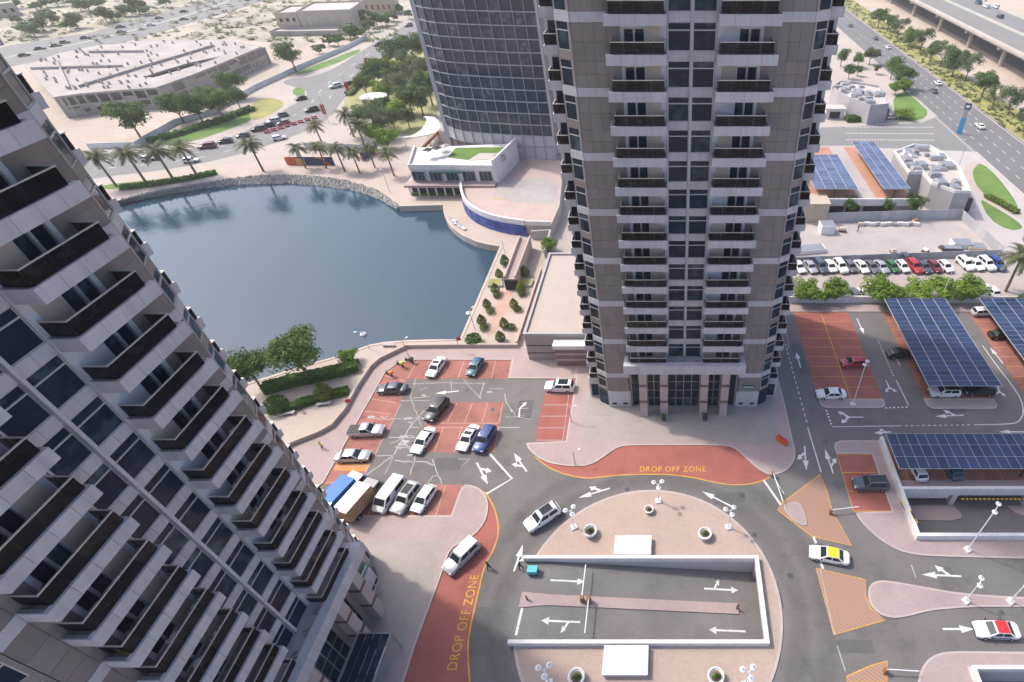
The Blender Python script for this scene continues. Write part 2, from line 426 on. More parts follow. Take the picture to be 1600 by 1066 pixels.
# ------------------------------------------------------------------ the setting: ground, lake, roads, pavements
add_ring_wear(M_asphalt, (-2.45, 27.75), [(.12, 1.08), (.2, .84), (.27, .80), (.33, .97), (.4, .86), (.46, .82), (.54, 1.04), (.7, 1.0)])
W = lambda x, y, z=0.0: Vector((fx(x, y), fy(y), z))      # point on the site grid
V3 = lambda x, y, z=0.0: Vector((x, y, z))
SHORE_ROCK = GL([(190, 312), (225, 303), (260, 295), (330, 283), (400, 274), (470, 273), (540, 281), (590, 297), (623, 322)])
QUAY = GL([(623, 322), (693, 320), (695, 333), (700, 345), (708, 356), (725, 368), (745, 377), (765, 382), (783, 385), (720, 531)])
NEAR = GL([(720, 531), (680, 532), (640, 533), (600, 536), (575, 541), (555, 549), (520, 560), (470, 574), (420, 590), (380, 602), (330, 620), (200, 660)])
LAKE = SHORE_ROCK + QUAY[1:] + NEAR[1:] + GL([(40, 640), (-80, 560), (-60, 420), (60, 350)])
PIT = [V3(-17.5, 23.54), V3(10.44, 23.54), V3(10.44, 32.88), V3(-17.5, 32.88)]
PIT2 = [W(31.2, 38.9), W(75, 38.9), W(75, 45.6), W(31.2, 45.6)]
PIT3 = [W(31.8, 8), W(75, 8), W(75, 23.4), W(31.8, 23.4)]

g = MB(); g.sheet([V3(-1500, -400), V3(1500, -400), V3(1500, 1800), V3(-1500, 1800)], -.03, holes=[LAKE, PIT, PIT2, PIT3])
struct('ground', g.mesh('ground', M_ground))

# water
wm = bpy.data.materials.new('lake_water'); wm.use_nodes = True
_n = wm.node_tree; _b = _n.nodes['Principled BSDF']
_b.inputs['Base Color'].default_value = (.030, .066, .098, 1); _b.inputs['Roughness'].default_value = .06
_b.inputs['Specular IOR Level'].default_value = .6; _b.inputs['IOR'].default_value = 1.4
_g = _n.nodes.new('ShaderNodeNewGeometry')
_t = _n.nodes.new('ShaderNodeTexNoise'); _t.inputs['Scale'].default_value = 1.1; _t.inputs['Detail'].default_value = 5
_t2 = _n.nodes.new('ShaderNodeTexNoise'); _t2.inputs['Scale'].default_value = .09; _t2.inputs['Detail'].default_value = 3
_m = _n.nodes.new('ShaderNodeMath'); _m.operation = 'ADD'
_n.links.new(_g.outputs['Position'], _t.inputs['Vector']); _n.links.new(_g.outputs['Position'], _t2.inputs['Vector'])
_n.links.new(_t.outputs['Fac'], _m.inputs[0]); _n.links.new(_t2.outputs['Fac'], _m.inputs[1])
_p = _n.nodes.new('ShaderNodeBump'); _p.inputs['Strength'].default_value = .12; _p.inputs['Distance'].default_value = .25
_n.links.new(_m.outputs[0], _p.inputs['Height']); _n.links.new(_p.outputs['Normal'], _b.inputs['Normal'])
g = MB(); g.sheet([p + (p - G(480, 430)).normalized() * 6 for p in LAKE], -1.5)
struct('lake', g.mesh('lake', wm))

M_quay = mat('quay_stone', (.50, .42, .36), .85, .08, .3, 3, .06)
g = MB(); g.wall(QUAY + NEAR[1:], -3, .06, .5)
struct('quay_wall', g.mesh('quay_wall', M_quay))

# rock armour along the far shore
M_rock = mat('rock_armour', (.36, .34, .31), .95, .25, .8, 3, .15, local=True)
bank = GL([(186, 318), (225, 311), (262, 303), (330, 293), (400, 287), (470, 287), (540, 295), (588, 308), (622, 327)], -1.5)
g = MB()
top = chaikin(SHORE_ROCK, 1, False); bot = chaikin(bank, 1, False)
n = min(len(top), len(bot))
g.add([(p.x, p.y, -.02) for p in top[:n]] + [(p.x, p.y, -1.7) for p in bot[:n]], [(n + i, n + i + 1, i + 1, i) for i in range(n - 1)])
for _ in range(2600):
    i = RND.randrange(n - 1); t = RND.random(); k = RND.random()
    a = top[i].lerp(top[i + 1], t); b = bot[i].lerp(bot[i + 1], t); p = a.lerp(b, k); p.z = -.02 - 1.6 * k
    r = RND.uniform(.22, .55)
    vs_ = [p + Vector((RND.uniform(.7, 1.2) * dx, RND.uniform(.7, 1.2) * dy, RND.uniform(.6, 1) * dz)) * r for dx, dy, dz in ((1, 0, 0), (0, 1, 0), (-1, 0, 0), (0, -1, 0), (0, 0, 1))]
    g.add(vs_, [(0, 1, 4), (1, 2, 4), (2, 3, 4), (3, 0, 4)])
obj('rock_shore', g.mesh('rock_shore', M_rock), label='grey rock armour sloping into the lake along the far shore', cat='rocks', kind='stuff')

# promenade round the lake
WALL_LINE = GL([(400, 716), (440, 704), (467, 692), (500, 679), (520, 668), (540, 644), (560, 607), (580, 577), (595, 564), (637, 544), (715, 543), (810, 543)])
g = MB()
outer = GL([(905, 543), (880, 420), (862, 360), (790, 300), (700, 275), (640, 262), (560, 256), (440, 250), (300, 262), (150, 285), (-60, 330), (-160, 450), (-100, 720), (300, 745)]) + WALL_LINE
g.sheet(outer, -.022, holes=[LAKE])
struct('promenade', g.mesh('promenade', M_prom))

# podium carriageways: one asphalt sheet, everything else is laid on it
g = MB()
pod = WALL_LINE + [G(905, 543), W(-14, 92), W(17.6, 92), W(78, 92), W(78, -15), W(-70, -15), W(-70, 50)]
g.sheet(pod, 0.0, holes=[PIT, PIT2, PIT3])
road = struct('road', g.mesh('road', M_asphalt))

def pavement(name, poly, h=.12, top_m=M_pink, kerb=.22, kerb_m=M_kerb, holes=()):
    g = MB(); g.prism(poly, -.01, h, 0)
    o = struct(name, g.mesh(name, kerb_m))
    g = MB(); g.sheet(inset(poly, kerb), h + .004, holes=holes)
    struct('paving', g.mesh('paving', top_m), o)
    return o

A_edge = chaikin(GL([(822, 693), (826, 703), (840, 716), (862, 726), (900, 730), (925, 727), (947, 712), (962, 701), (976, 697), (1000, 696.5), (1135, 696), (1150, 702), (1162, 713), (1182, 732), (1200, 743), (1216, 742), (1232, 734), (1242, 720), (1243, 705), (1237, 682), (1228, 640)]), 2, False)
A = A_edge + [W(18, 68), W(17.6, 92), W(-14, 92), G(905, 543), G(900, 592), G(884, 690)]
paveA = pavement('pavement_tower', A)
g = MB(); g.sheet(GL([(917, 628), (914, 688), (1098, 689), (1150, 691), (1190, 700), (1215, 690), (1207, 610), (1190, 560), (930, 560)]), .129)
struct('plaza', g.mesh('plaza', M_plaza), paveA)
B = GL([(900, 592), (795, 592), (800, 563), (650, 563), (620, 569), (602, 583), (505, 756), (450, 790), (400, 760)]) + WALL_LINE + [G(905, 543)]
pavement('pavement_lake_side', B)
C_edge = chaikin(GL([(705, 806), (722, 758), (740, 759), (756, 768), (763, 783), (763, 800), (757, 819), (741, 838), (716, 851), (704, 860), (698, 874), (694, 888), (651, 1004)]), 1, False)
C = C_edge + [W(-27.5, 22), W(-27.5, -14), W(-69, -14), W(-69, 44), G(545, 806)]
paveC = pavement('pavement_left', C)
g = MB(); g.sheet(GL([(560, 846), (694, 846), (677, 904), (664, 961)]) + [W(-29.6, 23), W(-29.6, -12), W(-60, -12), W(-60, 36)], .129)
struct('plaza', g.mesh('plaza', M_plaza), paveC)

# roundabout island
RY0, RY1, RX0, RX1 = 23.54, 32.88, -17.5, 10.44       # basement ramp pit
RC = V3(-2.45, 27.75); RR = 15.35
yu, yd = RY1 + .2, RY0 - .2
ang_up = math.pi - math.asin((yu - RC.y) / RR); ang_dn = -math.pi - math.asin((yd - RC.y) / RR)
K = 80
isl = [RC + Vector((math.cos(ang_dn + (ang_up - ang_dn) * i / K), math.sin(ang_dn + (ang_up - ang_dn) * i / K), 0)) * RR for i in range(K + 1)]
isl += [V3(RX1 + .3, yu), V3(RX1 + .3, yd)]
pavement('roundabout_island', isl, top_m=M_round, kerb=.3)

# right hand islands and pavements
def rrect(x0, x1, y0, y1, r, n=5, corners=(1, 1, 1, 1)):
    out = []
    for k, (cx, cy, s) in enumerate(((x1 - r, y1 - r, 0), (x0 + r, y1 - r, 90), (x0 + r, y0 + r, 180), (x1 - r, y0 + r, 270))):
        if corners[k]:
            out += [W(cx + r * math.cos(R(s + 90 * i / n)), cy + r * math.sin(R(s + 90 * i / n))) for i in range(n + 1)]
        else:
            out.append(W((x1, x0, x0, x1)[k], (y1, y1, y0, y0)[k]))
    return out
pavement('pavement_bay_end', rrect(23.7, 34.0, 61.2, 63.1, 1.1, corners=(0, 0, 1, 1)))
pavement('pavement_bay_end', rrect(40.4, 51.6, 61.0, 63.2, 1.2, corners=(0, 0, 1, 1)))
E = chaikin(GL([(1336, 801), (1345, 816), (1361, 832), (1375, 844), (1390, 854), (1414, 865), (1451, 870), (1600, 873.5)]), 1, False) + [W(78, 36.4), W(78, 38.6), W(30.8, 38.6), W(30.8, 54.6)] + [W(25.2, 54.6), W(24.3, 54.2), W(24.0, 53.4), W(24, 52.1), W(29.1, 52.1), W(29.1, 42.6)]
pavement('pavement_ramp', E)
pavement('splitter_island', chaikin(GL([(1221, 791), (1238, 814), (1257, 823), (1262, 819), (1253, 790), (1240, 784)]), 1), kerb=.12)
H_ = chaikin(GL([(1356, 928), (1358, 916), (1366, 909), (1384, 907), (1440, 917), (1502, 928), (1600, 934), (1700, 938), (1700, 950), (1600, 949), (1527, 949), (1490, 951), (1451, 955), (1414, 965), (1391, 966.5), (1371, 959), (1358, 944)]), 1)
pavement('median_island', H_)
I_ = chaikin(GL([(1434, 1066), (1437, 1052), (1441, 1042), (1451, 1029), (1467, 1021), (1489, 1018), (1540, 1018.5), (1600, 1019)]), 1, False) + [W(78, 25.4), W(78, 23.7), W(31.5, 23.7), W(31.5, 6), W(24.5, 6)]
pavement('pavement_corner', I_)
pavement('pavement_far', [W(23, 86.4), W(77, 86.4), W(77, 89.2), W(23, 89.2)])

def sheet(name, poly, z, m, parent=road):
    g = MB(); g.sheet(poly, z); return struct(name, g.mesh(name, m), parent)

# red coated areas
ZT_out = chaikin(GL([(836, 714), (850, 726), (862, 733), (885, 742), (907, 746.5), (925, 747.5), (950, 744), (975, 742), (1012, 741), (1050, 741.5), (1087, 747), (1112, 753), (1142, 758), (1170, 757), (1190, 752), (1202, 746)]), 1, False)
sheet('drop_off_coating', ZT_out + GL([(1180, 716), (1140, 692), (960, 692), (900, 716)]), .005, M_red)
ZL_out = chaikin(GL([(757, 768), (767, 783), (775, 800), (780, 831), (772, 858), (757, 883), (744, 939), (732, 994), (731, 1024), (734, 1066)]), 1, False) + [W(-20.2, 15), W(-20.2, -10)]
sheet('drop_off_coating', ZL_out + [W(-29, -10), W(-29, 24)] + GL([(690, 900), (735, 810), (745, 770)]), .005, M_red)
M_orange = mat('orange_coating', (.56, .27, .08), .85, .1, .3, 4, .06)
sheet('stall_coating', GL([(650, 563), (800, 563), (795, 592), (634, 592), (602, 583), (620, 569)]), .005, M_red2)
sheet('stall_coating', GL([(602, 583), (636, 592.5), (625, 632), (607, 672), (585, 712), (565, 747), (562, 757), (505, 757)]), .005, M_red2)
sheet('stall_coating', GL([(527, 724), (577, 726), (572, 737), (521, 735)]), .009, M_orange)
sheet('stall_coating', GL([(684, 629), (787, 629), (772, 707), (645, 707), (665, 662)]), .005, M_red2)
sheet('stall_coating', GL([(562, 757.5), (724, 757.5), (706, 808), (540, 808)]), .005, M_red2)
sheet('stall_coating', GL([(856, 592.5), (901, 592.5), (886, 690), (835, 690)]), .005, M_red)
sheet('stall_coating', [W(23.6, 63), W(34, 63), W(34, 86.3), W(23.6, 86.3)], .005, M_red)
sheet('stall_coating', [W(40.6, 63), W(51.5, 63), W(51.5, 86.3), W(40.6, 86.3)], .005, M_red2)
sheet('stall_coating', [W(57, 62), W(70, 62), W(70, 86.3), W(57, 86.3)], .005, M_red2)
sheet('stall_coating', [W(24, 42.6), W(29.2, 42.6), W(29.2, 52.2), W(24, 52.2)], .005, M_red)
sheet('stall_coating', [W(31, 47.6), W(76, 47.6), W(76, 53.5), W(31, 53.5)], .005, M_red2)
sheet('pink_coating', [W(31, 45.9), W(76, 45.9), W(76, 47.6), W(31, 47.6)], .0055, M_pink)
# hatched coatings
HATCH = [[(1222, 786), (1282, 741), (1291, 765), (1300, 798), (1331, 853), (1268, 838), (1215, 797)],
         [(1275, 888), (1353, 906), (1352, 930), (1360, 950), (1383, 969), (1303, 992)],
         [(1323, 1066), (1323, 1057), (1361, 1040), (1386, 1033), (1386, 1066)]]
for hp in HATCH:
    P_ = GL(hp); sheet('hatched_coating', P_, .005, M_hatch)
    g = MB(); g.strip(P_, .12, .009, closed=True); struct('edge_line', g.mesh('edge_line', M_yellow_paint), road)
for ln in (ZT_out, ZL_out):
    g = MB(); g.strip(ln, .16, .009); struct('edge_line', g.mesh('edge_line', M_yellow_paint), road)

# painted markings -------------------------------------------------
def line(pts, w=.16, m=M_white_paint, z=.011, name='lane_line'):
    g = MB(); g.strip(pts, w, z); return struct(name, g.mesh(name, m), road)
def dashes(a, b, n, duty=.5, w=.16):
    g = MB()
    for i in range(n):
        p = a.lerp(b, i / n); q = a.lerp(b, (i + duty) / n); g.strip([p, q], w, .011)
    return struct('dashed_line', g.mesh('dashed_line', M_white_paint), road)
line(GL([(765, 709), (800, 748), (760, 772)]), .3)
line(GL([(1193, 750), (1220, 789)]), .3); line(GL([(1208, 744), (1225, 772)]), .12)
dashes(G(1227, 537), G(1262, 665), 16); line(GL([(1262, 668), (1283, 738)]), .18)
line(GL([(1300, 667), (1410, 665.5)]), .14); dashes(G(1414, 665.5), G(1520, 664), 12)
line(chaikin(GL([(1522, 664), (1575, 663), (1592, 660), (1600, 645), (1596, 625), (1580, 600), (1560, 575), (1535, 540)]), 1, False), .16)
dashes(G(1372, 532), G(1397, 590), 14); line(GL([(1400, 594), (1420, 634)]), .16)
dashes(G(1383, 637.5), G(1421, 636), 6, w=.3); dashes(G(1291, 641), G(1300, 666), 5, w=.3)
line(GL([(1271, 839), (1275, 849)]), .3); line(GL([(1282, 878), (1286, 889)]), .3)
line(GL([(1424, 883), (1431, 903)]), .14, M_worn_paint); line(GL([(1308, 1009), (1321, 1049)]), .14, M_worn_paint)
line(GL([(1281, 888), (1304, 992)]), .12, M_worn_paint); line(GL([(816, 950), (806, 993)]), .28)
line(GL([(1233, 545), (1226, 500)]), .1, M_worn_paint)
# yellow and pale stall lines
def stalls(a0_, a1_, b0_, b1_, n, m=M_stall_line, w=.11, ends=True):
    for i in range(0 if ends else 1, n + 1 if ends else n):
        t = i / n; line([a0_.lerp(a1_, t), b0_.lerp(b1_, t)], w, m, .0095, 'stall_line')
stalls(G(652, 563.5), G(799, 563.5), G(637, 591), G(794, 591), 6)
stalls(G(600, 587), G(508, 755), G(634, 596), G(563, 750), 8)
stalls(G(690, 630), G(786, 630), G(672, 660), G(780, 660), 4); stalls(G(664, 668), G(779, 668), G(648, 706), G(772, 706), 4)
line(GL([(664, 661.5), (780, 661.5)]), .11, M_stall_line, .0097, 'stall_line'); line(GL([(664, 668), (779, 668)]), .1, M_stall_line, .0097, 'stall_line')
stalls(G(592, 759), G(722, 759), G(575, 806), G(707, 806), 5)
stalls(G(853, 616), G(838, 688), G(893, 616), G(882, 688), 4, M_worn_paint); line(GL([(891, 600), (879, 689)]), .1, M_worn_paint, .0095, 'stall_line')
for x0, x1 in ((23.7, 34), (40.7, 51.4), (57.2, 69.8)):
    line([W((x0 + x1) / 2, 63.1), W((x0 + x1) / 2, 86.2)], .14, M_yellow_paint, .0102, 'stall_line')
    stalls(W(x0, 63.4), W(x0, 86), W(x1, 63.4), W(x1, 86), 9, M_yellow_paint, .08)
stalls(W(24.1, 42.7), W(24.1, 52), W(29.1, 42.7), W(29.1, 52), 3, M_yellow_paint, .1); line([W(24.08, 42.7), W(24.08, 52)], .1, M_yellow_paint, .0102, 'stall_line')
stalls(W(33, 47.7), W(75, 47.7), W(33, 53.4), W(75, 53.4), 16, M_yellow_paint, .08)
# pale sealed cracks across the old parking asphalt
CR = [[(650, 592), (641, 622), (650, 645), (659, 667)], [(626, 626), (671, 626)], [(571, 654), (610, 655), (667, 653)], [(663, 641), (640, 668), (629, 686), (616, 711), (573, 742)],
      [(607, 684), (650, 684)], [(584, 713), (616, 712)], [(616, 720), (645, 722), (667, 722), (678, 727)], [(616, 711), (601, 742)], [(650, 709), (641, 742)], [(675, 718), (684, 740), (690, 757)],
      [(724, 593), (752, 624)], [(756, 598), (750, 622)], [(764, 607), (786, 608)], [(788, 615), (792, 630), (800, 644)], [(716, 717), (735, 717), (720, 730)], [(645, 622), (671, 620)],
      [(606, 672), (589, 705), (566, 748)], [(626, 632), (607, 672)], [(629, 686), (637, 700), (650, 706)], [(640, 668), (655, 668)], [(645, 600), (700, 598), (760, 600)], [(668, 757), (676, 745), (686, 742)],
      [(800, 640), (806, 652), (830, 655)], [(790, 652), (820, 650)], [(806, 640), (826, 638)], [(655, 610), (668, 606)], [(704, 594), (706, 612)], [(610, 694), (640, 680), (668, 690)], [(622, 700), (655, 697)], [(770, 668), (812, 668)]]
for c in CR:
    p = GL(c); q = []
    for a, b in zip(p, p[1:]):
        k = max(2, int((b - a).length / .5))
        q += [a.lerp(b, i / k) + Vector((RND.uniform(-.09, .09), RND.uniform(-.09, .09), 0)) for i in range(k)]
    q.append(p[-1]); line(q, RND.uniform(.09, .2), M_worn_paint, .0105, 'sealed_crack')
for (u, v) in ((628, 694), (634, 690), (622, 700), (645, 703), (630, 683), (641, 660), (637, 655), (662, 618), (580, 652), (600, 652), (765, 612), (640, 712)):
    c = G(u, v); a = RND.uniform(.25, .6)
    line([c + Vector((-a, RND.uniform(-.2, .2), 0)), c + Vector((0, RND.uniform(-.2, .2), 0)), c + Vector((a, RND.uniform(-.2, .2), 0))], RND.uniform(.15, .5), M_worn_paint, .0108, 'sealed_patch')

# arrows
def arrow(u0, v0, u1, v1, kind='S', z=.012, parent=road, m=M_white_paint, zz=0.0):
    a = G(u0, v0, zz); b = G(u1, v1, zz); d = b - a; L_ = math.hypot(d.x, d.y); ang = math.atan2(d.y, d.x)
    g = MB()
    hd = min(1.7, L_ * .45); hw = .42; sw = .11; zz_ = [0.0]
    def poly(pts): g.sheet([Vector((x, y, 0)) for x, y in pts], zz_[0]); zz_[0] += .0015
    if 'S' in kind:
        poly([(0, -sw), (L_ - hd, -sw), (L_ - hd, sw), (0, sw)]); poly([(L_ - hd, -hw), (L_, 0), (L_ - hd, hw)])
    elif kind == 'F':
        poly([(0, -sw), (L_ * .6, -sw), (L_ * .6, sw), (0, sw)])
    else:
        poly([(0, -sw), (L_ * .5, -sw), (L_ * .5, sw), (0, sw)])
    for s, k in ((1, 'L'), (-1, 'R')):
        if k in kind or kind == 'F':
            k_ = min(1.0, L_ / 4.5); x0 = L_ * (.30 if 'S' in kind else .5) - .1
            poly([(x0 - .2 * k_, s * .02), (x0 + .3 * k_, s * .02), (x0 + .95 * k_, s * .62 * k_), (x0 + .7 * k_, s * .85 * k_)])
            poly([(x0 + .45 * k_, s * .95 * k_), (x0 + 1.25 * k_, s * .40 * k_), (x0 + 1.45 * k_, s * 1.25 * k_)])
    return obj('lane_arrow', g.mesh('lane_arrow', m), parent, (a.x, a.y, z), ang)
for t in [(953, 763, 904, 778, 'SR'), (1150, 795, 1097, 768, 'S'), (823, 737, 803, 708, 'SL'), (811, 652, 813, 624, 'R'), (717, 611, 680, 615, 'S'), (745, 723, 762, 757, 'SL'),
          (803, 893, 817, 851, 'SR'), (1251, 575, 1244, 550, 'S'), (1257, 697, 1260, 735, 'SR'), (1302, 740, 1289, 702, 'SR'), (1349, 652, 1302, 652, 'F'), (1384, 594, 1395, 618, 'F'),
          (1406, 571, 1392, 547, 'S'), (1567, 568, 1547, 543, 'S'), (1506, 649, 1461, 651, 'SR'), (1559, 603, 1564, 622, 'F'), (1392, 675, 1366, 677, 'SR'), (1502, 900.5, 1440, 898, 'SR'),
          (1473, 983, 1523, 983, 'S'), (1339, 498, 1350, 522, 'S'), (1600, 675, 1560, 675, 'S')]:
    arrow(*t)

def text_mesh(txt, size, name, m, sx=1.0, bold=.004):
    cu = bpy.data.curves.new(name, 'FONT'); cu.body = txt; cu.size = size; cu.align_x = 'CENTER'; cu.align_y = 'CENTER'; cu.offset = bold; cu.space_character = 1.12
    o = bpy.data.objects.new(name, cu); COL.objects.link(o)
    dg = bpy.context.evaluated_depsgraph_get(); me = bpy.data.meshes.new_from_object(o.evaluated_get(dg)); me.name = name
    bpy.data.objects.remove(o); bpy.data.curves.remove(cu)
    me.materials.clear(); me.materials.append(m); return me
t = obj('painted_lettering', text_mesh('DROP OFF ZONE', 1.3, 'painted_lettering', M_yellow_paint), road, tuple(G(1051, 733.5))[:2] + (.012,), 0, (.86, 1, 1))
t['label'] = 'yellow painted words DROP OFF ZONE on the red lay-by'
_a, _b2 = G(712, 1024), G(738, 918); _d = _b2 - _a
t = obj('painted_lettering', text_mesh('DROP OFF ZONE', 1.5, 'painted_lettering', M_yellow_paint), road, tuple((_a + _b2) / 2)[:2] + (.012,), math.atan2(_d.y, _d.x), (.82, 1, 1))

# ------------------------------------------------------------------ ramp into the basement, inside the roundabout
RZ = -2.7
rz = lambda x: max(0.0, min(1.0, (x - RX0 - 3) / (RX1 - RX0 - 3))) * RZ
g = MB(); xs = [RX0, RX0 + 3, RX1 + 12]
zs_ = [0, 0, RZ * (RX1 + 12 - RX0 - 3) / (RX1 - RX0 - 3)]
for i in range(2): g.add([(xs[i], 23.34, zs_[i] + .002), (xs[i + 1], 23.34, zs_[i + 1] + .002), (xs[i + 1], 33.08, zs_[i + 1] + .002), (xs[i], 33.08, zs_[i] + .002)], [(0, 1, 2, 3)])
ramp = struct('ramp', g.mesh('ramp', M_asphalt2))
g = MB()
for y0, y1 in ((32.88, 33.13), (23.29, 23.54)): g.box(RX0 - .2, RX1 + .3, y0, y1, -4.5, .12); g.box(RX1 + .3, RX1 + 12, y0, y1, -4.5, -.1)
g.box(RX1, RX1 + .3, 23.54, 24.3, -4, .12); g.box(RX1, RX1 + .3, 32.1, 32.88, -4, .12)
g.box(RX1, RX1 + .3, 24.3, 32.1, -.5, .12); g.box(RX1 + 11.5, RX1 + 12, 23.2, 30.5, -4.5, -.1)
M_rampwall = mat('ramp_wall_render', (.50, .475, .46), .8, .07, .3, 3, .05, stain=.15)
rw = thing('ramp_wall', 'white parapet wall round the basement ramp in the roundabout', 'wall')
obj('retaining_wall', g.mesh('retaining_wall', M_rampwall), rw)
for x0, x1, y0, y1 in ((RX0 - .4, RX1 + .4, 32.83, 33.23), (RX0 - .1, RX1 + .4, 23.19, 23.59), (RX1 - .05, RX1 + .4, 23.61, 32.81)):
    g = MB(); g.box(x0, x1, y0, y1, .12, .95); obj('parapet', g.mesh('parapet', M_white), rw)
g = MB()
for xa, xb in ((-17.4, -14.2), (-14.2, 8.2)):
    za, zb = rz(xa), rz(xb); wa = .9 if xa < -15 else .62
    pass
    g.add([(xa, 28.25 - wa, za - .1), (xb, 28.25 - .62, zb - .1), (xb, 28.25 + .62, zb - .1), (xa, 28.25 + wa, za - .1), (xa, 28.25 - wa, za + .14), (xb, 28.25 - .62, zb + .14), (xb, 28.25 + .62, zb + .14), (xa, 28.25 + wa, za + .14)],
          [(4, 5, 6, 7), (0, 1, 5, 4), (1, 2, 6, 5), (2, 3, 7, 6), (3, 0, 4, 7)])
struct('ramp_median', g.mesh('ramp_median', M_pink))
def ramp_arrow(x0, x1, y, kind):
    za, zb = rz(x0), rz(x1)
    o = arrow(800, 800, 900, 800, kind, parent=ramp)
    me = o.data; L_ = abs(x1 - x0); src = (G(900, 800) - G(800, 800)).length; k = L_ / src; sg = 1 if x1 > x0 else -1
    for v in me.vertices:
        X = x0 + sg * v.co.x * k; v.co = (X, y + sg * v.co.y, rz(X) + .016 + v.co.z)
    o.location = (0, 0, 0); o.rotation_euler = (0, 0, 0)
ramp_arrow(-14.3, -10.3, 30.6, 'S'); ramp_arrow(4.2, 8.4, 30.5, 'SL'); ramp_arrow(-10.2, -14.6, 25.95, 'SL'); ramp_arrow(8.8, 4.5, 25.75, 'S')
# white roof lights on the island
for (x0, x1, y0, y1, wh) in ((-6.9, -2.3, 33.35, 35.9, 'far'), (-7.1, -2.3, 20.15, 23.05, 'near')):
    t = thing('vent_block', f'white flat-topped vent block on the roundabout, on the {wh} side of the ramp', 'vent', ((x0 + x1) / 2, (y0 + y1) / 2, .12), group='ramp vents')
    hx, hy = (x1 - x0) / 2, (y1 - y0) / 2
    g = MB(); g.box(-hx + .1, hx - .1, -hy + .1, hy - .1, 0, .55); obj('base', g.mesh('base', M_white), t)
    g = MB(); g.box(-hx, hx, -hy, hy, .55, .78); obj('cap', g.mesh('cap', M_white), t)

# right hand ramp below the solar car port
g = MB(); g.wbox(31.0, 75, 38.9, 52, -3.2, -3.0)
struct('lower_road', g.mesh('lower_road', M_asphalt2))
lw = thing('ramp_wall', 'white parapet wall round the sunken road at the right', 'wall')
g = MB(); g.wbox(30.85, 31.2, 38.6, 54.6, -3.2, .12); g.wbox(31.2, 75, 38.6, 38.9, -3.2, .12); obj('retaining_wall', g.mesh('retaining_wall', M_rampwall), lw)
g = MB(); g.wbox(30.8, 31.25, 38.98, 54.6, .12, 1.05); obj('parapet', g.mesh('parapet', M_white), lw)
g = MB(); g.wbox(30.8, 75, 38.5, 38.95, .12, 1.05); obj('parapet', g.mesh('parapet', M_white), lw)
g = MB(); g.wbox(31.28, 75, 45.5, 45.9, -.55, 1.0); obj('parapet', g.mesh('parapet', M_white), lw)
g = MB(); g.wbox(31.28, 38.0, 45.55, 45.95, -1.3, -.56); obj('beam', g.mesh('beam', M_white), lw)
g = MB(); g.wbox(52.6, 75, 45.55, 45.95, -1.3, -.56); obj('beam', g.mesh('beam', M_white), lw)
for x in (38.6, 48.8): g = MB(); g.wbox(x, x + .7, 45.6, 46.4, -3, -.56); obj('pillar', g.mesh('pillar', M_white), lw)
g = MB(); g.wbox(31.2, 75, 45.95, 52, -.9, -.55, 0); g.wbox(31.2, 75, 51.6, 52, -3, -.9); obj('deck_slab', g.mesh('deck_slab', M_rampwall), lw)
for poly in ([(32, 43.2), (38, 43.0), (39.6, 43.4), (39.8, 44.2), (39.2, 45.4), (32, 45.4)], [(46.6, 45.4), (47.3, 44.2), (49, 43.4), (60, 43.2), (60, 45.4)]):
    g = MB(); g.prism([W(*p) for p in poly], -3, -2.85); struct('lower_pavement', g.mesh('lower_pavement', M_pink))
M_hazard = hatch_mat('hazard_stripes', (.65, .42, .03), (.02, .02, .02), .6, 0)
hb = thing('height_bar', 'yellow and black height limit bar hanging under the white beam', 'height bar', (0, 0, 0))
g = MB(); g.tube(W(39.4, 45.2, -1.0), W(48.7, 45.2, -1.0), .13); obj('bar', g.mesh('bar', M_hazard), hb)
for x in (40.5, 47.6):
    g = MB(); g.tube(W(x, 45.2, -.9), W(x, 45.5, -.4), .03); obj('hanger', g.mesh('hanger', M_steel), hb)
lw = thing('ramp_wall', 'white parapet wall of the sunken road in the bottom right corner', 'wall')
g = MB(); g.wbox(31.4, 31.8, 6, 23.3, .12, 1.0); obj('parapet', g.mesh('parapet', M_white), lw)
g = MB(); g.wbox(31.4, 75, 23.3, 23.7, .12, 1.0); obj('parapet', g.mesh('parapet', M_white), lw)
g = MB(); g.wbox(31.5, 31.8, 6, 23.4, -3.2, .12); g.wbox(31.8, 75, 23.4, 23.7, -3.2, .12); obj('retaining_wall', g.mesh('retaining_wall', M_rampwall), lw)
g = MB(); g.wbox(31.5, 75, 6, 23.5, -3.3, -3.0); struct('lower_road', g.mesh('lower_road', M_asphalt2))
# low walls
lw = thing('boundary_wall', 'low stone wall with pale coping between the car park and the lake promenade', 'wall')
g = MB(); g.wall(WALL_LINE, -.5, .75, .3); obj('wall', g.mesh('wall', M_quay), lw)
g = MB(); g.wall(WALL_LINE, .75, .86, .45); obj('coping', g.mesh('coping', M_prom), lw)
lw = thing('boundary_wall', 'white rendered wall behind the solar car park, below the row of trees', 'wall')
g = MB(); g.wbox(23, 77, 89.2, 89.55, -.1, 1.5); obj('wall', g.mesh('wall', M_white), lw)
g = MB(); g.wbox(22.9, 77, 89.1, 89.65, 1.5, 1.62); obj('coping', g.mesh('coping', M_roofw), lw)

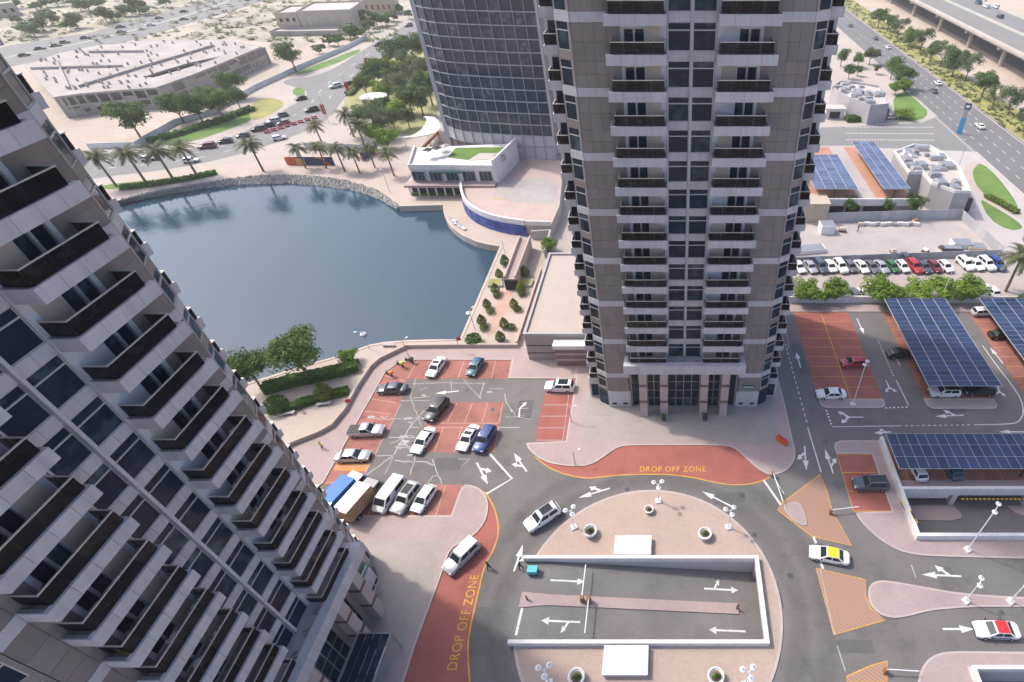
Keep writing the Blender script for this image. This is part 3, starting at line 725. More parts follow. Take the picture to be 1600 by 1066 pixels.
# manholes, drains and patches on the carriageways
M_patch = mat('dark_patch', (.12, .116, .112), .9, .12, .8, 5, .08)
for (u, v) in ((835, 700), (980, 765), (1160, 775), (1235, 900), (1250, 620), (770, 640), (690, 735), (1420, 650), (1200, 1000), (1480, 890), (760, 920), (730, 610), (1290, 690)):
    p = G(u, v); g = MB(); g.lathe([(.36, 0), (.36, .004)], 16); obj('manhole_cover', g.mesh('manhole_cover', M_steel if (u + v) % 2 else M_patch), road, (p.x, p.y, .006))
for (u, v, w_, d_) in ((755, 985, 1.6, 2.6), (1250, 560, .8, 4), (1480, 640, 3, .7), (820, 640, 1.2, 2), (1140, 778, 2.2, .8), (1210, 930, .8, 1.6), (700, 725, 2, 1), (1330, 1010, 2.4, .7)):  # flat rectangles, darker than the road around them
    p = G(u, v); g = MB(); g.box(-w_, w_, -d_, d_, -.01, .004); obj('dark_patch', g.mesh('dark_patch', M_patch), road, (p.x, p.y, 0), RND.uniform(-.1, .1))
# ------------------------------------------------------------------ the twin residential towers
FH = 3.36; Z_FIRST = 13.19; N_FL = 17          # storey height, first slab, storeys with full detail above the canopy
_TM = {}
def tm(key, fn):
    if key not in _TM: _TM[key] = fn()
    return _TM[key]
def bxm(key, boxes, m, M=None):
    def f():
        g = MB()
        for b in boxes: g.box(*b, M=M)
        return g.mesh(key, m)
    return tm(key, f)

def sx(s, x0, x1):
    return (x0, x1) if s > 0 else (-x1, -x0)

FAC_A = math.atan2(1.0, 1.6); FAC_L = math.hypot(1.0, 1.6)
def facM(s):
    if s > 0: return Matrix.Translation((E, 0, 0)) @ Matrix.Rotation(FAC_A, 4, 'Z')
    return Matrix.Translation((-E, 0, 0)) @ Matrix.Rotation(-FAC_A, 4, 'Z')

def make_tower(label, loc, rotz, top, porch, seed, edge=11.6):
    global E
    E = edge; _TM.clear()
    rnd = random.Random(seed)
    T = thing('residential_tower', label, 'tower', loc, rotz, 'twin residential towers')
    ztop = Z_FIRST + FH * N_FL
    # core and backing behind the cladding
    g = MB(); g.box(-E + .1, E - .1, 1.0, 4.4, 0, ztop); g.box(-E - 3.2, E + 3.2, 4.25, 27, 0, ztop)
    for s in (1, -1):
        a, b = sx(s, 8.3, E - .05); g.box(a, b, .09, 1.0, 0, ztop)
    for s in (1, -1):
        M = facM(s); x0, x1 = (0.02, FAC_L) if s > 0 else (-FAC_L, -.02)
        g.box(x0, x1, .12, .5, 0, ztop, M=M)
        a, b = sx(s, E - .1, E + 1.55); g.box(a, b, 1.45, 4.3, 0, ztop)
    obj('core', g.mesh('core', M_core), T)
    # vertical posts of the centre strip
    obj('mullion', bxm('fin', [(-.11, .11, -.26, .0, 10.9, ztop)], M_clad), T)
    for s in (1, -1):
        a, b = sx(s, 2.33, 2.44); obj('mullion', bxm('post%d' % s, [(a, b, -.09, .9, 10.9, ztop)], M_clad), T)
    for i in range(-3, N_FL):
        z = Z_FIRST + FH * i; band = i % 2 == 0
        for s in (1, -1):
            k = '%d' % s
            if i >= 0:
                # front balcony: slab tray, panels of the fascia, smoked glass, rail
                a, b = sx(s, 2.5, 8.18)
                bal = obj('balcony', bxm('bal' + k, [(a, b, -1.73, -.02, 0, .42), (a + .0, b - .0, -1.73, -1.51, .42, .88), (a, a + .22, -1.51, -.02, .42, .88), (b - .22, b, -1.51, -.02, .42, .88)], M_floor), T, (0, 0, z))
                w = (b - a) / 4
                for q in range(4):
                    obj('fascia_panel', bxm('fas%s%d' % (k, q), [(a + w * q + (.012 if q else -.07), a + w * (q + 1) - (.012 if q < 3 else -.07), -1.81, -1.73, -.02, .9), (a + w * q + (.012 if q else -.07), a + w * (q + 1) - (.012 if q < 3 else -.07), -1.81, -1.49, .9, .93)], M_clad), bal)
                for q, xx in enumerate(((a - .07, a), (b, b + .07))):
                    obj('fascia_panel', bxm('fasS%s%d' % (k, q), [(xx[0], xx[1], -1.73, .0, -.02, .93)], M_clad), bal)
                obj('fascia_panel', bxm('soff' + k, [(a, b, -1.72, -.02, -.035, -.0)], M_clad), bal)
            elif i == -1:
                bal = T
            if i >= -1:
                a, b = sx(s, 2.5, 8.18); zz = z if i >= 0 else z + .02
                p_ = bal if i >= 0 else T; lz = 0 if i >= 0 else zz
                ia, ib = (.16, .42) if s > 0 else (.42, .16); ga, gb = a + ia, b - ib; gw = (gb - ga - .04) / 4
                gl = [(ga + .02 + gw * q + .012, ga + .02 + gw * (q + 1) - .012, -1.63, -1.60, .93, 1.95) for q in range(4)] + [(ga, ga + .03, -1.58, -.05, .93, 1.95), (gb - .03, gb, -1.58, -.05, .93, 1.95)]
                for q, bx in enumerate(gl): obj('glass_panel', bxm('glp%s%d' % (k, q), [bx], M_smoke), p_, (0, 0, lz))
                obj('handrail', bxm('hr' + k, [(ga - .03, gb + .03, -1.66, -1.57, 1.95, 2.02), (ga - .03, ga + .05, -1.57, -.04, 1.95, 2.02), (gb - .05, gb + .03, -1.57, -.04, 1.95, 2.02)], M_rail), p_, (0, 0, lz))
                # recessed back wall and sliding door
                a, b = sx(s, 2.46, 8.25); d0, d1 = sx(s, 4.55, 6.6)
                z1 = FH - .0
                obj('balcony_wall', bxm('bw' + k, [(a, d0, 0, .98, .0, z1), (d1, b, 0, .98, .0, z1), (d0, d1, 0, .98, 2.85, z1), (d0, d1, 0, .98, 0, .43)], M_clad_in), T, (0, 0, z))
                e0, e1 = sx(s, 3.0, 4.5)
                if s < 0 or rnd.random() < .5: obj('wall_panel', bxm('bp' + k, [(e0, e1, -.03, -.0, .45, 3.0)], M_beige), T, (0, 0, z))
                e0, e1 = sx(s, 6.9, 8.26); obj('wall_panel', bxm('br' + k, [(e0, e1, -.04, -.0, .0, z1)], M_brown), T, (0, 0, z))
                dr = obj('balcony_door', bxm('dr' + k, [(d0, d0 + .08, .02, .3, .43, 2.85), (d1 - .08, d1, .02, .3, .43, 2.85), ((d0 + d1) / 2 - .09, (d0 + d1) / 2 + .09, .0, .3, .43, 2.85), (d0, d1, .02, .3, 2.77, 2.85)], M_frame), T, (0, 0, z))
                for q in range(2):
                    u0 = d0 + .08 + q * ((d1 - d0) / 2 - .02); obj('pane', bxm('drp%s%d' % (k, q), [(u0, u0 + (d1 - d0) / 2 - .14, .18, .22, .43, 2.77)], M_glass), dr)
            # centre bay: spandrel panels and two-light window
            if i >= -1:
                a, b = sx(s, .13, 2.31); mid = (a + b) / 2; wz0, wz1 = .86, FH - .03
                for q, (u0, u1) in enumerate(((a, mid - .012), (mid + .012, b))):
                    if i >= 0: obj('spandrel_panel', bxm('sp%s%d' % (k, q), [(u0, u1, -.04, .06, 0.0, .84)], M_clad), T, (0, 0, z))
                wf = obj('window', bxm('wf' + k, [(a, a + .06, -.0, .14, wz0, wz1), (b - .06, b, -.0, .14, wz0, wz1), (a, b, -.02, .14, wz0, wz0 + .06), (a, b, -.02, .14, 2.62, 2.72), (a, b, 0, .14, wz1 - .05, wz1)], M_frame), T, (0, 0, z))
                obj('pane', bxm('wpl' + k, [(a + .06, b - .06, .06, .09, wz0 + .06, 2.62)], M_glass), wf)
                obj('pane', bxm('wpu' + k, [(a + .06, b - .06, .06, .09, 2.72, wz1 - .05)], M_glass), wf)
            # plain wall: white band every second storey, brown panels
            a, b = sx(s, 8.27, E - .02); NP = max(1, round((b - a) / 1.05)); w = (b - a) / NP
            if band: obj('wall_band', bxm('band' + k, [(a, b, -.07, .09, -.02, .86)], M_clad), T, (0, 0, z))
            rows = [(.87, 2.09), (2.11, 3.32)] if band else [(-.01, 1.65), (1.67, 3.3)]
            for ri, (r0, r1) in enumerate(rows):
                for q in range(NP):
                    obj('wall_panel', bxm('pl%s%d%d%d' % (k, band, ri, q), [(a + w * q + .012, a + w * (q + 1) - .012, 0, .09, r0, r1)], M_brown), T, (0, 0, z))
            # angled facet with a narrow window
            M = facM(s); x0, x1 = (0.03, FAC_L - .02) if s > 0 else (-FAC_L + .02, -.03)
            obj('wall_band' if band else 'wall_panel', bxm('fb%s%d' % (k, band), [(x0, x1, -.06 if band else -.01, .12, -.02, .84)], M_clad if band else M_brown, M), T, (0, 0, z))
            ws0, ws1 = (x0 + .25, x1 - .05) if s > 0 else (x0 + .05, x1 - .25)
            pier = (x0, ws0) if s > 0 else (ws1, x1)
            obj('wall_panel', bxm('fp' + k, [(pier[0], pier[1], 0, .12, .85, 3.32)], M_brown, M), T, (0, 0, z))
            wf = obj('window', bxm('fw' + k, [(ws0, ws0 + .06, 0, .12, .86, 3.3), (ws1 - .06, ws1, 0, .12, .86, 3.3), (ws0, ws1, -.01, .12, 2.55, 2.65), (ws0, ws1, -.01, .12, .86, .92)], M_frame, M), T, (0, 0, z))
            obj('pane', bxm('fwl' + k, [(ws0 + .06, ws1 - .06, .05, .08, .92, 2.55)], M_glass, M), wf)
            obj('pane', bxm('fwu' + k, [(ws0 + .06, ws1 - .06, .05, .08, 2.65, 3.3)], M_glass, M), wf)
            # corner balcony
            a, b = sx(s, E + 1.65, E + 3.3)
            cb = obj('balcony', bxm('cb' + k, [(a, b, 2.3, 4.24, -.02, .42), (a, b, 2.25, 2.5, .42, .9)] + ([(b - .22, b, 2.5, 4.24, .42, .9)] if s > 0 else [(a, a + .22, 2.5, 4.24, .42, .9)]), M_clad), T, (0, 0, z))
            o_ = b if s > 0 else a
            obj('glass_panel', bxm('cg' + k, [(a + .15, b - .15, 2.36, 2.39, .9, 1.88)], M_smoke), cb)
            obj('glass_panel', bxm('cg2' + k, [((o_ - .2, o_ - .17, 2.4, 4.2, .9, 1.88) if s > 0 else (o_ + .17, o_ + .2, 2.4, 4.2, .9, 1.88))], M_smoke), cb)
            obj('handrail', bxm('ch' + k, [(a + .1, b - .1, 2.32, 2.43, 1.88, 1.95)] + ([(b - .24, b - .13, 2.43, 4.2, 1.88, 1.95)] if s > 0 else [(a + .13, a + .24, 2.43, 4.2, 1.88, 1.95)]), M_rail), cb)
            d0, d1 = sx(s, E + 2.0, E + 3.0)
            obj('balcony_wall', bxm('cw' + k, [(a, d0, 4.1, 4.24, .42, FH), (d1, b, 4.1, 4.24, .42, FH), (d0, d1, 4.1, 4.24, 2.85, FH)], M_clad_in), T, (0, 0, z))
            dr = obj('balcony_door', bxm('cd' + k, [(d0, d0 + .07, 4.07, 4.24, .42, 2.85), (d1 - .07, d1, 4.07, 4.24, .42, 2.85), (d0, d1, 4.07, 4.24, 2.78, 2.85)], M_frame), T, (0, 0, z))
            obj('pane', bxm('cdp' + k, [(d0 + .07, d1 - .07, 4.16, 4.2, .42, 2.78)], M_glass), dr)
            iw = (a - .09, a) if s > 0 else (b, b + .09)
            obj('wall_panel', bxm('ci' + k, [(iw[0], iw[1], 1.02, 4.1, -.02, FH - .02)], M_brown), T, (0, 0, z))
    # side walls: slabs and panels
    for s in (1, -1):
        g = MB()
        for i in range(-3, N_FL):
            z = Z_FIRST + FH * i
            a, b = sx(s, E + 3.2, E + 3.3); g.box(a, b, 4.3, 27, z, z + .8)
            for q in range(6):
                y0 = 4.7 + q * 3.7; g.box(a, b, y0, y0 + 1.6, z + .85, z + FH - .05)
        obj('side_cladding', g.mesh('side_cladding', M_brown), T)
    # canopy slab over the entrance
    cn = obj('canopy', bxm('canopy', [(-8.75, 8.75, -2.30, .9, 9.35, 10.55), (-8.75, 8.75, -2.30, -1.45, 10.55, 10.95), (-8.75, -8.1, -1.45, 0, 10.55, 10.95), (8.1, 8.75, -1.45, 0, 10.55, 10.95)], M_clad), T)
    for q in range(8):
        w = 17.6 / 8; obj('fascia_panel', bxm('cf%d' % q, [(-8.8 + w * q + .012, -8.8 + w * (q + 1) - .012, -2.37, -2.30, 9.33, 10.97)], M_clad), cn)
    for x in (-1.9, 0, 1.9):
        g = MB(); g.lathe([(.0, 10.56), (.32, 10.57), (.30, 10.68), (0, 10.72)], 12, c=(x, -1.0)); obj('downlight', g.mesh('downlight', M_metal), cn)
    # columns
    for x in (-6.1, -3.0, 3.0, 6.1):
        c = obj('column', bxm('column', [(-.58, .58, -2.20, -1.05, 0.13, 9.34)], M_stone), T, (x, 0, 0))
        for zb in (3.2, 6.6): obj('stone_band', bxm('cband%g' % zb, [(-.62, .62, -2.24, -1.01, zb, zb + .45)], M_stone_dark), c)
    # entrance glazing behind the columns
    for (x0, x1) in ((-2.4, 2.4), (-5.5, -3.6), (3.6, 5.5)):
        g = MB(); wide = x1 - x0 > 3
        nx = 4 if wide else 2; nz = 5
        for q in range(nx + 1): xx = x0 + (x1 - x0) * q / nx; g.box(xx - .05, xx + .05, -.14, .12, .13, 9.34)
        for q in range(nz + 1): zz = .2 + 9.0 * q / nz; g.box(x0, x1, -.10, .1, zz - .05, zz + .05)
        fr = obj('entrance_glazing', g.mesh('entrance_glazing', M_metal), T)
        for q in range(nx):
            for r_ in range(nz):
                u0 = x0 + (x1 - x0) * q / nx + .05; u1 = x0 + (x1 - x0) * (q + 1) / nx - .05; z0 = .25 + 9.0 * r_ / nz; z1 = .15 + 9.0 * (r_ + 1) / nz
                g = MB(); g.box(u0, u1, 0, .03, z0, z1); obj('pane', g.mesh('pane', M_glass), fr)
    obj('red_soffit_band', bxm('redband', [(-6.6, -2.5, -.2, -.15, 8.0, 9.3), (2.5, 6.6, -.2, -.15, 8.0, 9.3)], M_stone_dark), T)
    for s in (1, -1):
        a, b = sx(s, 2.42, 3.58); g = MB(); g.box(a, b, -.15, 1.0, .13, 9.34); a, b = sx(s, 5.52, 6.8); g.box(a, b, -.15, 1, .13, 9.34); obj('entrance_pier', g.mesh('entrance_pier', M_stone), T)
        a, b = sx(s, 6.82, 7.9); dk = obj('side_doorway', bxm('sdw%d' % s, [(a, b, .3, .4, .13, 9.3)], M_glass), T)
        a, b = sx(s, 7.9, 8.45); g = MB(); g.box(a, b, .0, 1, .13, 9.34); obj('entrance_pier', g.mesh('entrance_pier', M_brown), T)
        a, b = sx(s, 8.2, E + .1); bp = obj('base_panel', bxm('base%d' % s, [(a, b, -.12, .09, .13, 3.45)], M_clad), T)
        for q in range(2):
            xx = (a + b) / 2 + (-.25 if q == 0 else .25) * (b - a); obj('louvre', bxm('louv%d%d' % (s, q), [(xx - .35, xx + .35, -.16, -.12, .6, 1.0)], M_dark), bp)
        M = facM(s); x0, x1 = (0.03, FAC_L) if s > 0 else (-FAC_L, -.03)
        obj('base_panel', bxm('baseF%d' % s, [(x0, x1, -.02, .12, .13, 3.42)], M_glass, M), T)
        a, b = sx(s, E + 1.6, E + 3.3); obj('base_panel', bxm('baseC%d' % s, [(a, b, 2.1, 4.2, .13, 3.4)], M_clad), T)
        obj('base_panel', bxm('baseD%d' % s, [(a + .3, b - .3, 2.07, 2.1, .4, 2.9)], M_glass), T)
    # storeys above the height of the eye: plain shaft with ledges, height cut to brighten the shade
    g = MB(); g.box(-E - 3.3, E + 3.3, 4.2, 27, ztop, top); g.box(-E, E, 0, 4.2, ztop, top)
    i = 0
    while ztop + FH * (i + 1) < top:
        z = ztop + FH * i
        for s in (1, -1):
            a, b = sx(s, 2.5, 8.18); g.box(a, b, -1.81, 0, z, z + .9, 1); a, b = sx(s, E + 1.6, E + 3.3); g.box(a, b, 1.9, 4.2, z, z + .9, 1)
        i += 1
    g.box(-2.6, 2.6, -.05, 0, ztop, top, 2)
    obj('upper_storeys', g.mesh('upper_storeys', [M_brown, M_clad, M_glass]), T)['kind'] = 'stuff'
    if porch:
        pr = obj('porch', bxm('porch', [(-2.6, 2.6, -5.65, -5.55, 3.55, 3.75), (-2.6, 2.6, -2.36, -2.26, 3.95, 4.15), (-2.6, -2.5, -5.65, -2.26, 3.6, 3.8), (2.5, 2.6, -5.65, -2.26, 3.6, 3.8), (-2.6, -2.45, -5.6, -5.45, .13, 3.6), (2.45, 2.6, -5.6, -5.45, .13, 3.6)], M_metal), T)
        for q in range(4):
            y0 = -5.5 + q * .8; obj('roof_pane', bxm('rp%d' % q, [(-2.45, 2.45, y0 + .03, y0 + .77, 3.82, 3.85)], M_glass), pr)
    return T

make_tower('tall brown and white apartment tower standing upright in the centre', (2.12, 58.62, 0), 0.0, 92, False, 3)
make_tower('tall apartment tower cropped by the left edge, seen steeply from the side', (-34.81, 20.6, 0), R(90), 92, True, 9, 9.8)

# far-side signage and small fittings of the entrances
M_green = mat('green_sign', (.03, .22, .15), .6)
t = thing('wall_sign', 'small green sign plate on the wall right of the central tower entrance', 'sign', (2.12 + 9.9, 58.4, 4.6))
g = MB(); g.box(-.9, .9, -.06, .02, -.3, .3); obj('plate', g.mesh('plate', M_green), t)
g = MB(); g.box(-.75, .75, -.09, -.06, -.06, .1); obj('lettering_bar', g.mesh('lettering_bar', M_wmetal), t)
t = thing('wall_sign', 'small green sign plate on the left tower beside its entrance', 'sign', (-34.55, 20.6 + 8.9, 4.6), R(90))
g = MB(); g.box(-.8, .8, -.06, .02, -.3, .3); obj('plate', g.mesh('plate', M_green), t)
g = MB(); g.box(-.65, .65, -.09, -.06, -.06, .1); obj('lettering_bar', g.mesh('lettering_bar', M_wmetal), t)
t = thing('ground_board', 'white flat board lying on the plaza beside the left tower porch', 'board', tuple(G(584, 1034)), 0)
g = MB(); g.box(-1.0, 1.0, -1.3, 1.3, .2, .5); obj('top', g.mesh('top', M_wmetal), t)
g = MB(); g.box(-.9, .9, -1.2, 1.2, .12, .2); obj('base', g.mesh('base', M_metal), t)
# ------------------------------------------------------------------ curved glass office tower
GX0, GX1, GZ0, GFH = -64.3, -32.0, 3.0, 2.97
def gy(x): t = (x + 24.0) / 40.3; return 149.6 + 6.0 * t * t + 3.0 * max(0.0, (-56 - x) / 8.3) ** 2
GT = thing('office_tower', 'dark glass office tower with pale grid of mullions and a curved face', 'tower', (0, 0, 0))
NB = 11; gx = [GX0 + (GX1 - GX0) * i / NB for i in range(NB + 1)]
gz = [9.6 - GFH + GFH * j for j in range(0, 16)]
M_gframe = mat('curtain_wall_frame', (.40, .42, .45), .4, .04, 1, 4, .03, metal=.2)
M_gbase = mat('tower_base_panel', (.50, .50, .51), .6, .05, .4, 3, .04)
g = MB(); pl = [V3(x, gy(x) + .5) for x in gx] + [V3(GX1, 182), V3(GX0, 182)]
g.prism(pl, 0, 91); obj('core', g.mesh('core', M_core), GT)
for j in range(len(gz) - 1):
    for i in range(NB):
        a = V3(gx[i], gy(gx[i])); b = V3(gx[i + 1], gy(gx[i + 1]))
        d = (b - a).normalized(); a2, b2 = a + d * .06, b - d * .06
        g = MB(); g.wall([a2 + V3(0, .08), b2 + V3(0, .08)], gz[j] + .1, gz[j + 1] - .1, .04)
        obj('pane', g.mesh('pane', M_tglass if j > 0 else M_gbase), GT)
for j in range(len(gz)):
    g = MB(); g.wall([V3(x, gy(x) - .08) for x in gx], gz[j] - .10, gz[j] + .10, .3); obj('transom', g.mesh('transom', M_gframe), GT)
for i, x in enumerate(gx):
    w_ = .11 if 0 < i < NB else .5
    g = MB(); g.box(x - w_ / 2, x + w_ / 2, gy(x) - .28, gy(x) + .3, GZ0, gz[-1]); obj('mullion', g.mesh('mullion', M_gframe), GT)
g = MB(); g.box(GX0 - 1.3, GX0 - .7, gy(GX0) + .8, gy(GX0) + 1.3, GZ0, gz[-1]); obj('edge_fin', g.mesh('edge_fin', M_gframe), GT)
for i in range(6, NB):
    a = V3(gx[i] + .1, gy(gx[i]) - .05); b = V3(gx[i + 1] - .1, gy(gx[i + 1]) - .05)
    g = MB(); g.wall([a, b], GZ0, gz[0] - .2, .1); obj('base_panel', g.mesh('base_panel', M_gbase), GT)
g = MB(); pl2 = [V3(x, gy(x)) for x in gx] + [V3(GX1, 182), V3(GX0, 182)]
g.prism(pl2, gz[-1], 91.5); obj('upper_storeys', g.mesh('upper_storeys', M_tglass), GT)  # unseen storeys, height held down to limit the shade they cast

# ------------------------------------------------------------------ raised plaza with blue painted retaining wall, restaurant
DZ = 3.0
rim = chaikin(GL([(721, 287), (722, 306), (731, 322), (748, 333), (768, 341), (791, 346), (820, 350)], DZ), 1, False)
deck = rim + GL([(861, 351), (874, 322), (880, 262)], DZ) + [V3(-30, 153), V3(-66, 155)] + GL([(700, 262), (718, 283)], DZ)
dk = struct('raised_plaza', (lambda g: (g.prism(deck, -.02, DZ), g.mesh('raised_plaza', M_quay))[1])(MB()))
g = MB(); g.sheet(inset(deck, .3), DZ + .006); struct('paving', g.mesh('paving', mat('plaza_pink', (.52, .40, .36), .85, .07, .2, 2, .04, brick=(.6, .6))), dk)
g = MB(); g.sheet(GL([(768, 312), (776, 292), (800, 283), (858, 277), (872, 290), (868, 320)], DZ), DZ + .012); struct('concrete_patch', g.mesh('concrete_patch', M_concrete), dk)
for i in range(8):
    u = 800 + i * 9; g = MB(); g.strip(GL([(u, 319), (u + 3, 309)], DZ), .15, DZ + .018); struct('stall_line', g.mesh('stall_line', M_worn_paint), dk)
g = MB(); g.strip(GL([(766, 311), (792, 311)], DZ), .35, DZ + .018); struct('stall_line', g.mesh('stall_line', M_yellow_paint), dk)
pw = thing('plaza_parapet', 'white curved parapet on the rim of the raised plaza', 'parapet')
g = MB(); g.wall(rim, DZ - .3, DZ + 1.0, .6); obj('wall', g.mesh('wall', M_white), pw)
g = MB(); g.wall(GL([(820, 350), (861, 351)], DZ), DZ - .3, DZ + .8, .4); obj('wall', g.mesh('wall', M_white), pw)
M_blue = bpy.data.materials.new('blue_mural'); M_blue.use_nodes = True
_n = M_blue.node_tree; _b = _n.nodes['Principled BSDF']; _b.inputs['Roughness'].default_value = .6
_t = _n.nodes.new('ShaderNodeTexNoise'); _t.inputs['Scale'].default_value = .45; _t.inputs['Detail'].default_value = 4
_g = _n.nodes.new('ShaderNodeNewGeometry'); _n.links.new(_g.outputs['Position'], _t.inputs['Vector'])
_r = _n.nodes.new('ShaderNodeValToRGB'); _r.color_ramp.elements[0].color = (.012, .045, .22, 1); _r.color_ramp.elements[1].color = (.10, .14, .42, 1); _r.color_ramp.elements[0].position = .4; _r.color_ramp.elements[1].position = .72
_n.links.new(_t.outputs['Fac'], _r.inputs['Fac']); _n.links.new(_r.outputs[0], _b.inputs['Base Color'])
mw = thing('mural_wall', 'deep blue painted curved wall below the raised plaza, facing the lake', 'wall')
line_ = [p + (p - G(800, 300, DZ)).normalized() * .45 for p in rim[3:]]
for p in line_: p.z = 0
for k in range(0, len(line_) - 1):
    g = MB(); g.wall(line_[k:k + 2], 0, DZ - .35, .12); obj('painted_panel', g.mesh('painted_panel', M_blue), mw)
# sun loungers on the terrace below
lg = []
def lounger(u, v, ang, lab):
    t = thing('sun_lounger', lab, 'sun lounger', tuple(G(u, v)), ang, 'white loungers on the lake terrace')
    g = MB(); g.box(-.95, .45, -.33, .33, .28, .36); obj('seat', g.mesh('seat', M_wmetal), t)
    g = MB(); g.box(0, .75, -.33, .33, -.04, .04, M=Matrix.Translation((.45, 0, .32)) @ Matrix.Rotation(R(-40), 4, 'Y')); obj('backrest', g.mesh('backrest', M_wmetal), t)
    for x in (-.8, .35):
        g = MB(); g.box(x - .04, x + .04, -.3, .3, -.02, .28); obj('leg', g.mesh('leg', M_metal), t)
lounger(709, 346, R(150), 'white sun lounger on the lake terrace, nearest the restaurant')
lounger(713, 351, R(150), 'white sun lounger on the lake terrace, second from the restaurant')
lounger(719, 355, R(140), 'white sun lounger on the lake terrace, third from the restaurant')
lounger(724, 358, R(140), 'white sun lounger on the lake terrace, farthest from the restaurant')

RS = thing('restaurant', 'white two-storey lakeside restaurant with green turf roof terrace', 'restaurant')
z1, z2 = 3.6, 7.4
f0, f1 = G(646, 283, z1), G(778, 278, z1)        # upper facade foot line
f1.y = f0.y - .6
back = 13.0
g = MB(); g.prism([V3(f0.x, f0.y), V3(f1.x, f1.y), V3(f1.x + 2.5, f1.y + back + 4), V3(f0.x - 3, f0.y + back)], z1, z2 - .05, 0)
obj('upper_wall', g.mesh('upper_wall', M_white), RS)
g = MB(); g.box(f0.x - 1.5, f1.x + .3, f0.y - 2.8, f0.y + back, DZ, z1); obj('terrace_slab', g.mesh('terrace_slab', M_pink), RS)
g = MB(); g.wall([V3(f0.x - 3, f0.y + back), V3(f0.x, f0.y), V3(f1.x, f1.y), V3(f1.x + 2.5, f1.y + back + 4)], z2 - .6, z2 + .7, .4); obj('roof_parapet', g.mesh('roof_parapet', M_white), RS)
g = MB(); g.wall([V3(f1.x + .25, f1.y), V3(f1.x + 2.8, f1.y + back + 2)], DZ, z2 + 2.0, .5); obj('end_wall', g.mesh('end_wall', M_white), RS)
nw = 5; wl = f1.x - f0.x
for i in range(nw):
    xa = f0.x + wl * (i + .12) / nw; xb = f0.x + wl * (i + .88) / nw
    g = MB(); g.box(xa, xb, f1.y - .1, f1.y + .5, z1 + .3, z2 - .9); wd = obj('window', g.mesh('window', M_frame), RS)
    for q in range(3):
        ua = xa + .1 + (xb - xa - .1) * q / 3; g = MB(); g.box(ua, ua + (xb - xa) / 3 - .12, f1.y - .14, f1.y - .1, z1 + .4, z2 - 1.0); obj('pane', g.mesh('pane', M_tglass), wd)
g = MB(); g.box(f0.x + wl * .26, f0.x + wl * .62, f1.y - .7, f1.y - .1, z2 - 1.2, z2 - .75); obj('awning', g.mesh('awning', mat('green_awning', (.04, .13, .11), .7)), RS)
g = MB(); g.sheet(GL([(700, 246), (712, 231), (795, 230), (790, 239), (748, 239), (732, 250)], z2), z2 + .03); obj('turf', g.mesh('turf', M_grass), RS)
g = MB(); g.sheet(GL([(733, 251), (748, 240), (790, 239), (780, 249)], z2), z2 + .02); obj('roof_deck', g.mesh('roof_deck', M_roofw), RS)
lf = G(643, 306); lr = G(709, 308)
g = MB(); g.box(lf.x, lr.x + 14, lf.y + 1.2, lf.y + 10, 0, DZ); obj('lower_wall', g.mesh('lower_wall', M_dark), RS)
for i in range(6):
    x = lf.x + (lr.x - lf.x) * i / 5; g = MB(); g.box(x - .18, x + .18, lf.y, lf.y + .4, 0, DZ); obj('column', g.mesh('column', M_white), RS)
    if i < 5:
        g = MB(); g.box(x + .2, x + (lr.x - lf.x) / 5 - .2, lf.y + 1.1, lf.y + 1.18, .1, DZ - .3); obj('pane', g.mesh('pane', M_tglass), RS)
        g = MB(); g.box(x + .2, x + (lr.x - lf.x) / 5 - .2, lf.y + .1, lf.y + .6, 0, .7); obj('hedge_box', g.mesh('hedge_box', M_leaf_hedge), RS)
M_timber = mat('timber', (.28, .14, .07), .8, .1, 1, 6, .08)
t = thing('pergola', 'brown timber pergola strip beside the restaurant roof', 'pergola')
g = MB(); g.wall(GL([(640, 249), (684, 205)], 6.5), 5.8, 6.6, .5); obj('beam', g.mesh('beam', M_timber), t)
for k in range(4):
    p = G(640, 249, 6.5).lerp(G(684, 205, 6.5), k / 3); g = MB(); g.box(p.x - .12, p.x + .12, p.y - .12, p.y + .12, 0, 5.8); obj('post', g.mesh('post', M_timber), t)
t = thing('terrace_canopy', 'white curved sail canopy beside the office tower', 'canopy')
sc_ = chaikin(GL([(622, 216), (648, 212), (662, 200), (668, 186), (660, 182), (684, 184), (690, 205), (660, 214)], 4.0), 1)
g = MB(); g.prism(sc_, 3.9, 4.15, bottom=True); obj('roof', g.mesh('roof', M_white), t)
for u, v in ((630, 214), (664, 196), (684, 204)):
    p = G(u, v, 4.0); g = MB(); g.tube((p.x, p.y, 0), (p.x, p.y, 3.9), .15); obj('post', g.mesh('post', M_wmetal), t)

# roof terrace furniture
M_dkf = mat('charcoal_fabric', (.07, .07, .07), .9)
for k, (u, v) in enumerate(((672, 247), (686, 244), (699, 241), (690, 236))):
    p = G(u, v, z2); t = thing('parasol', f'dark square parasol on the restaurant roof terrace, {ORD[k]} from the left', 'parasol', (p.x, p.y, z2), RND.uniform(0, 1), 'terrace parasols')
    g = MB(); g.tube((0, 0, 0), (0, 0, 2.5), .05); obj('pole', g.mesh('pole', M_metal), t)
    g = MB(); g.lathe([(1.6, 2.2), (.05, 2.75)], 4); obj('canopy', g.mesh('canopy', M_dkf if k != 2 else M_greyw), t)
p = G(722, 250, z2); t = thing('roof_unit', 'grey air handling unit on the restaurant roof', 'machine', (p.x + 10, p.y, z2 + .02)); g = MB(); g.box(-1.4, 1.4, -.8, .8, 0, 1.1); obj('casing', g.mesh('casing', M_metal), t); g = MB(); g.lathe([(.5, 1.1), (.5, 1.2), (0, 1.21)], 12); obj('fan_grille', g.mesh('fan_grille', M_steel), t)

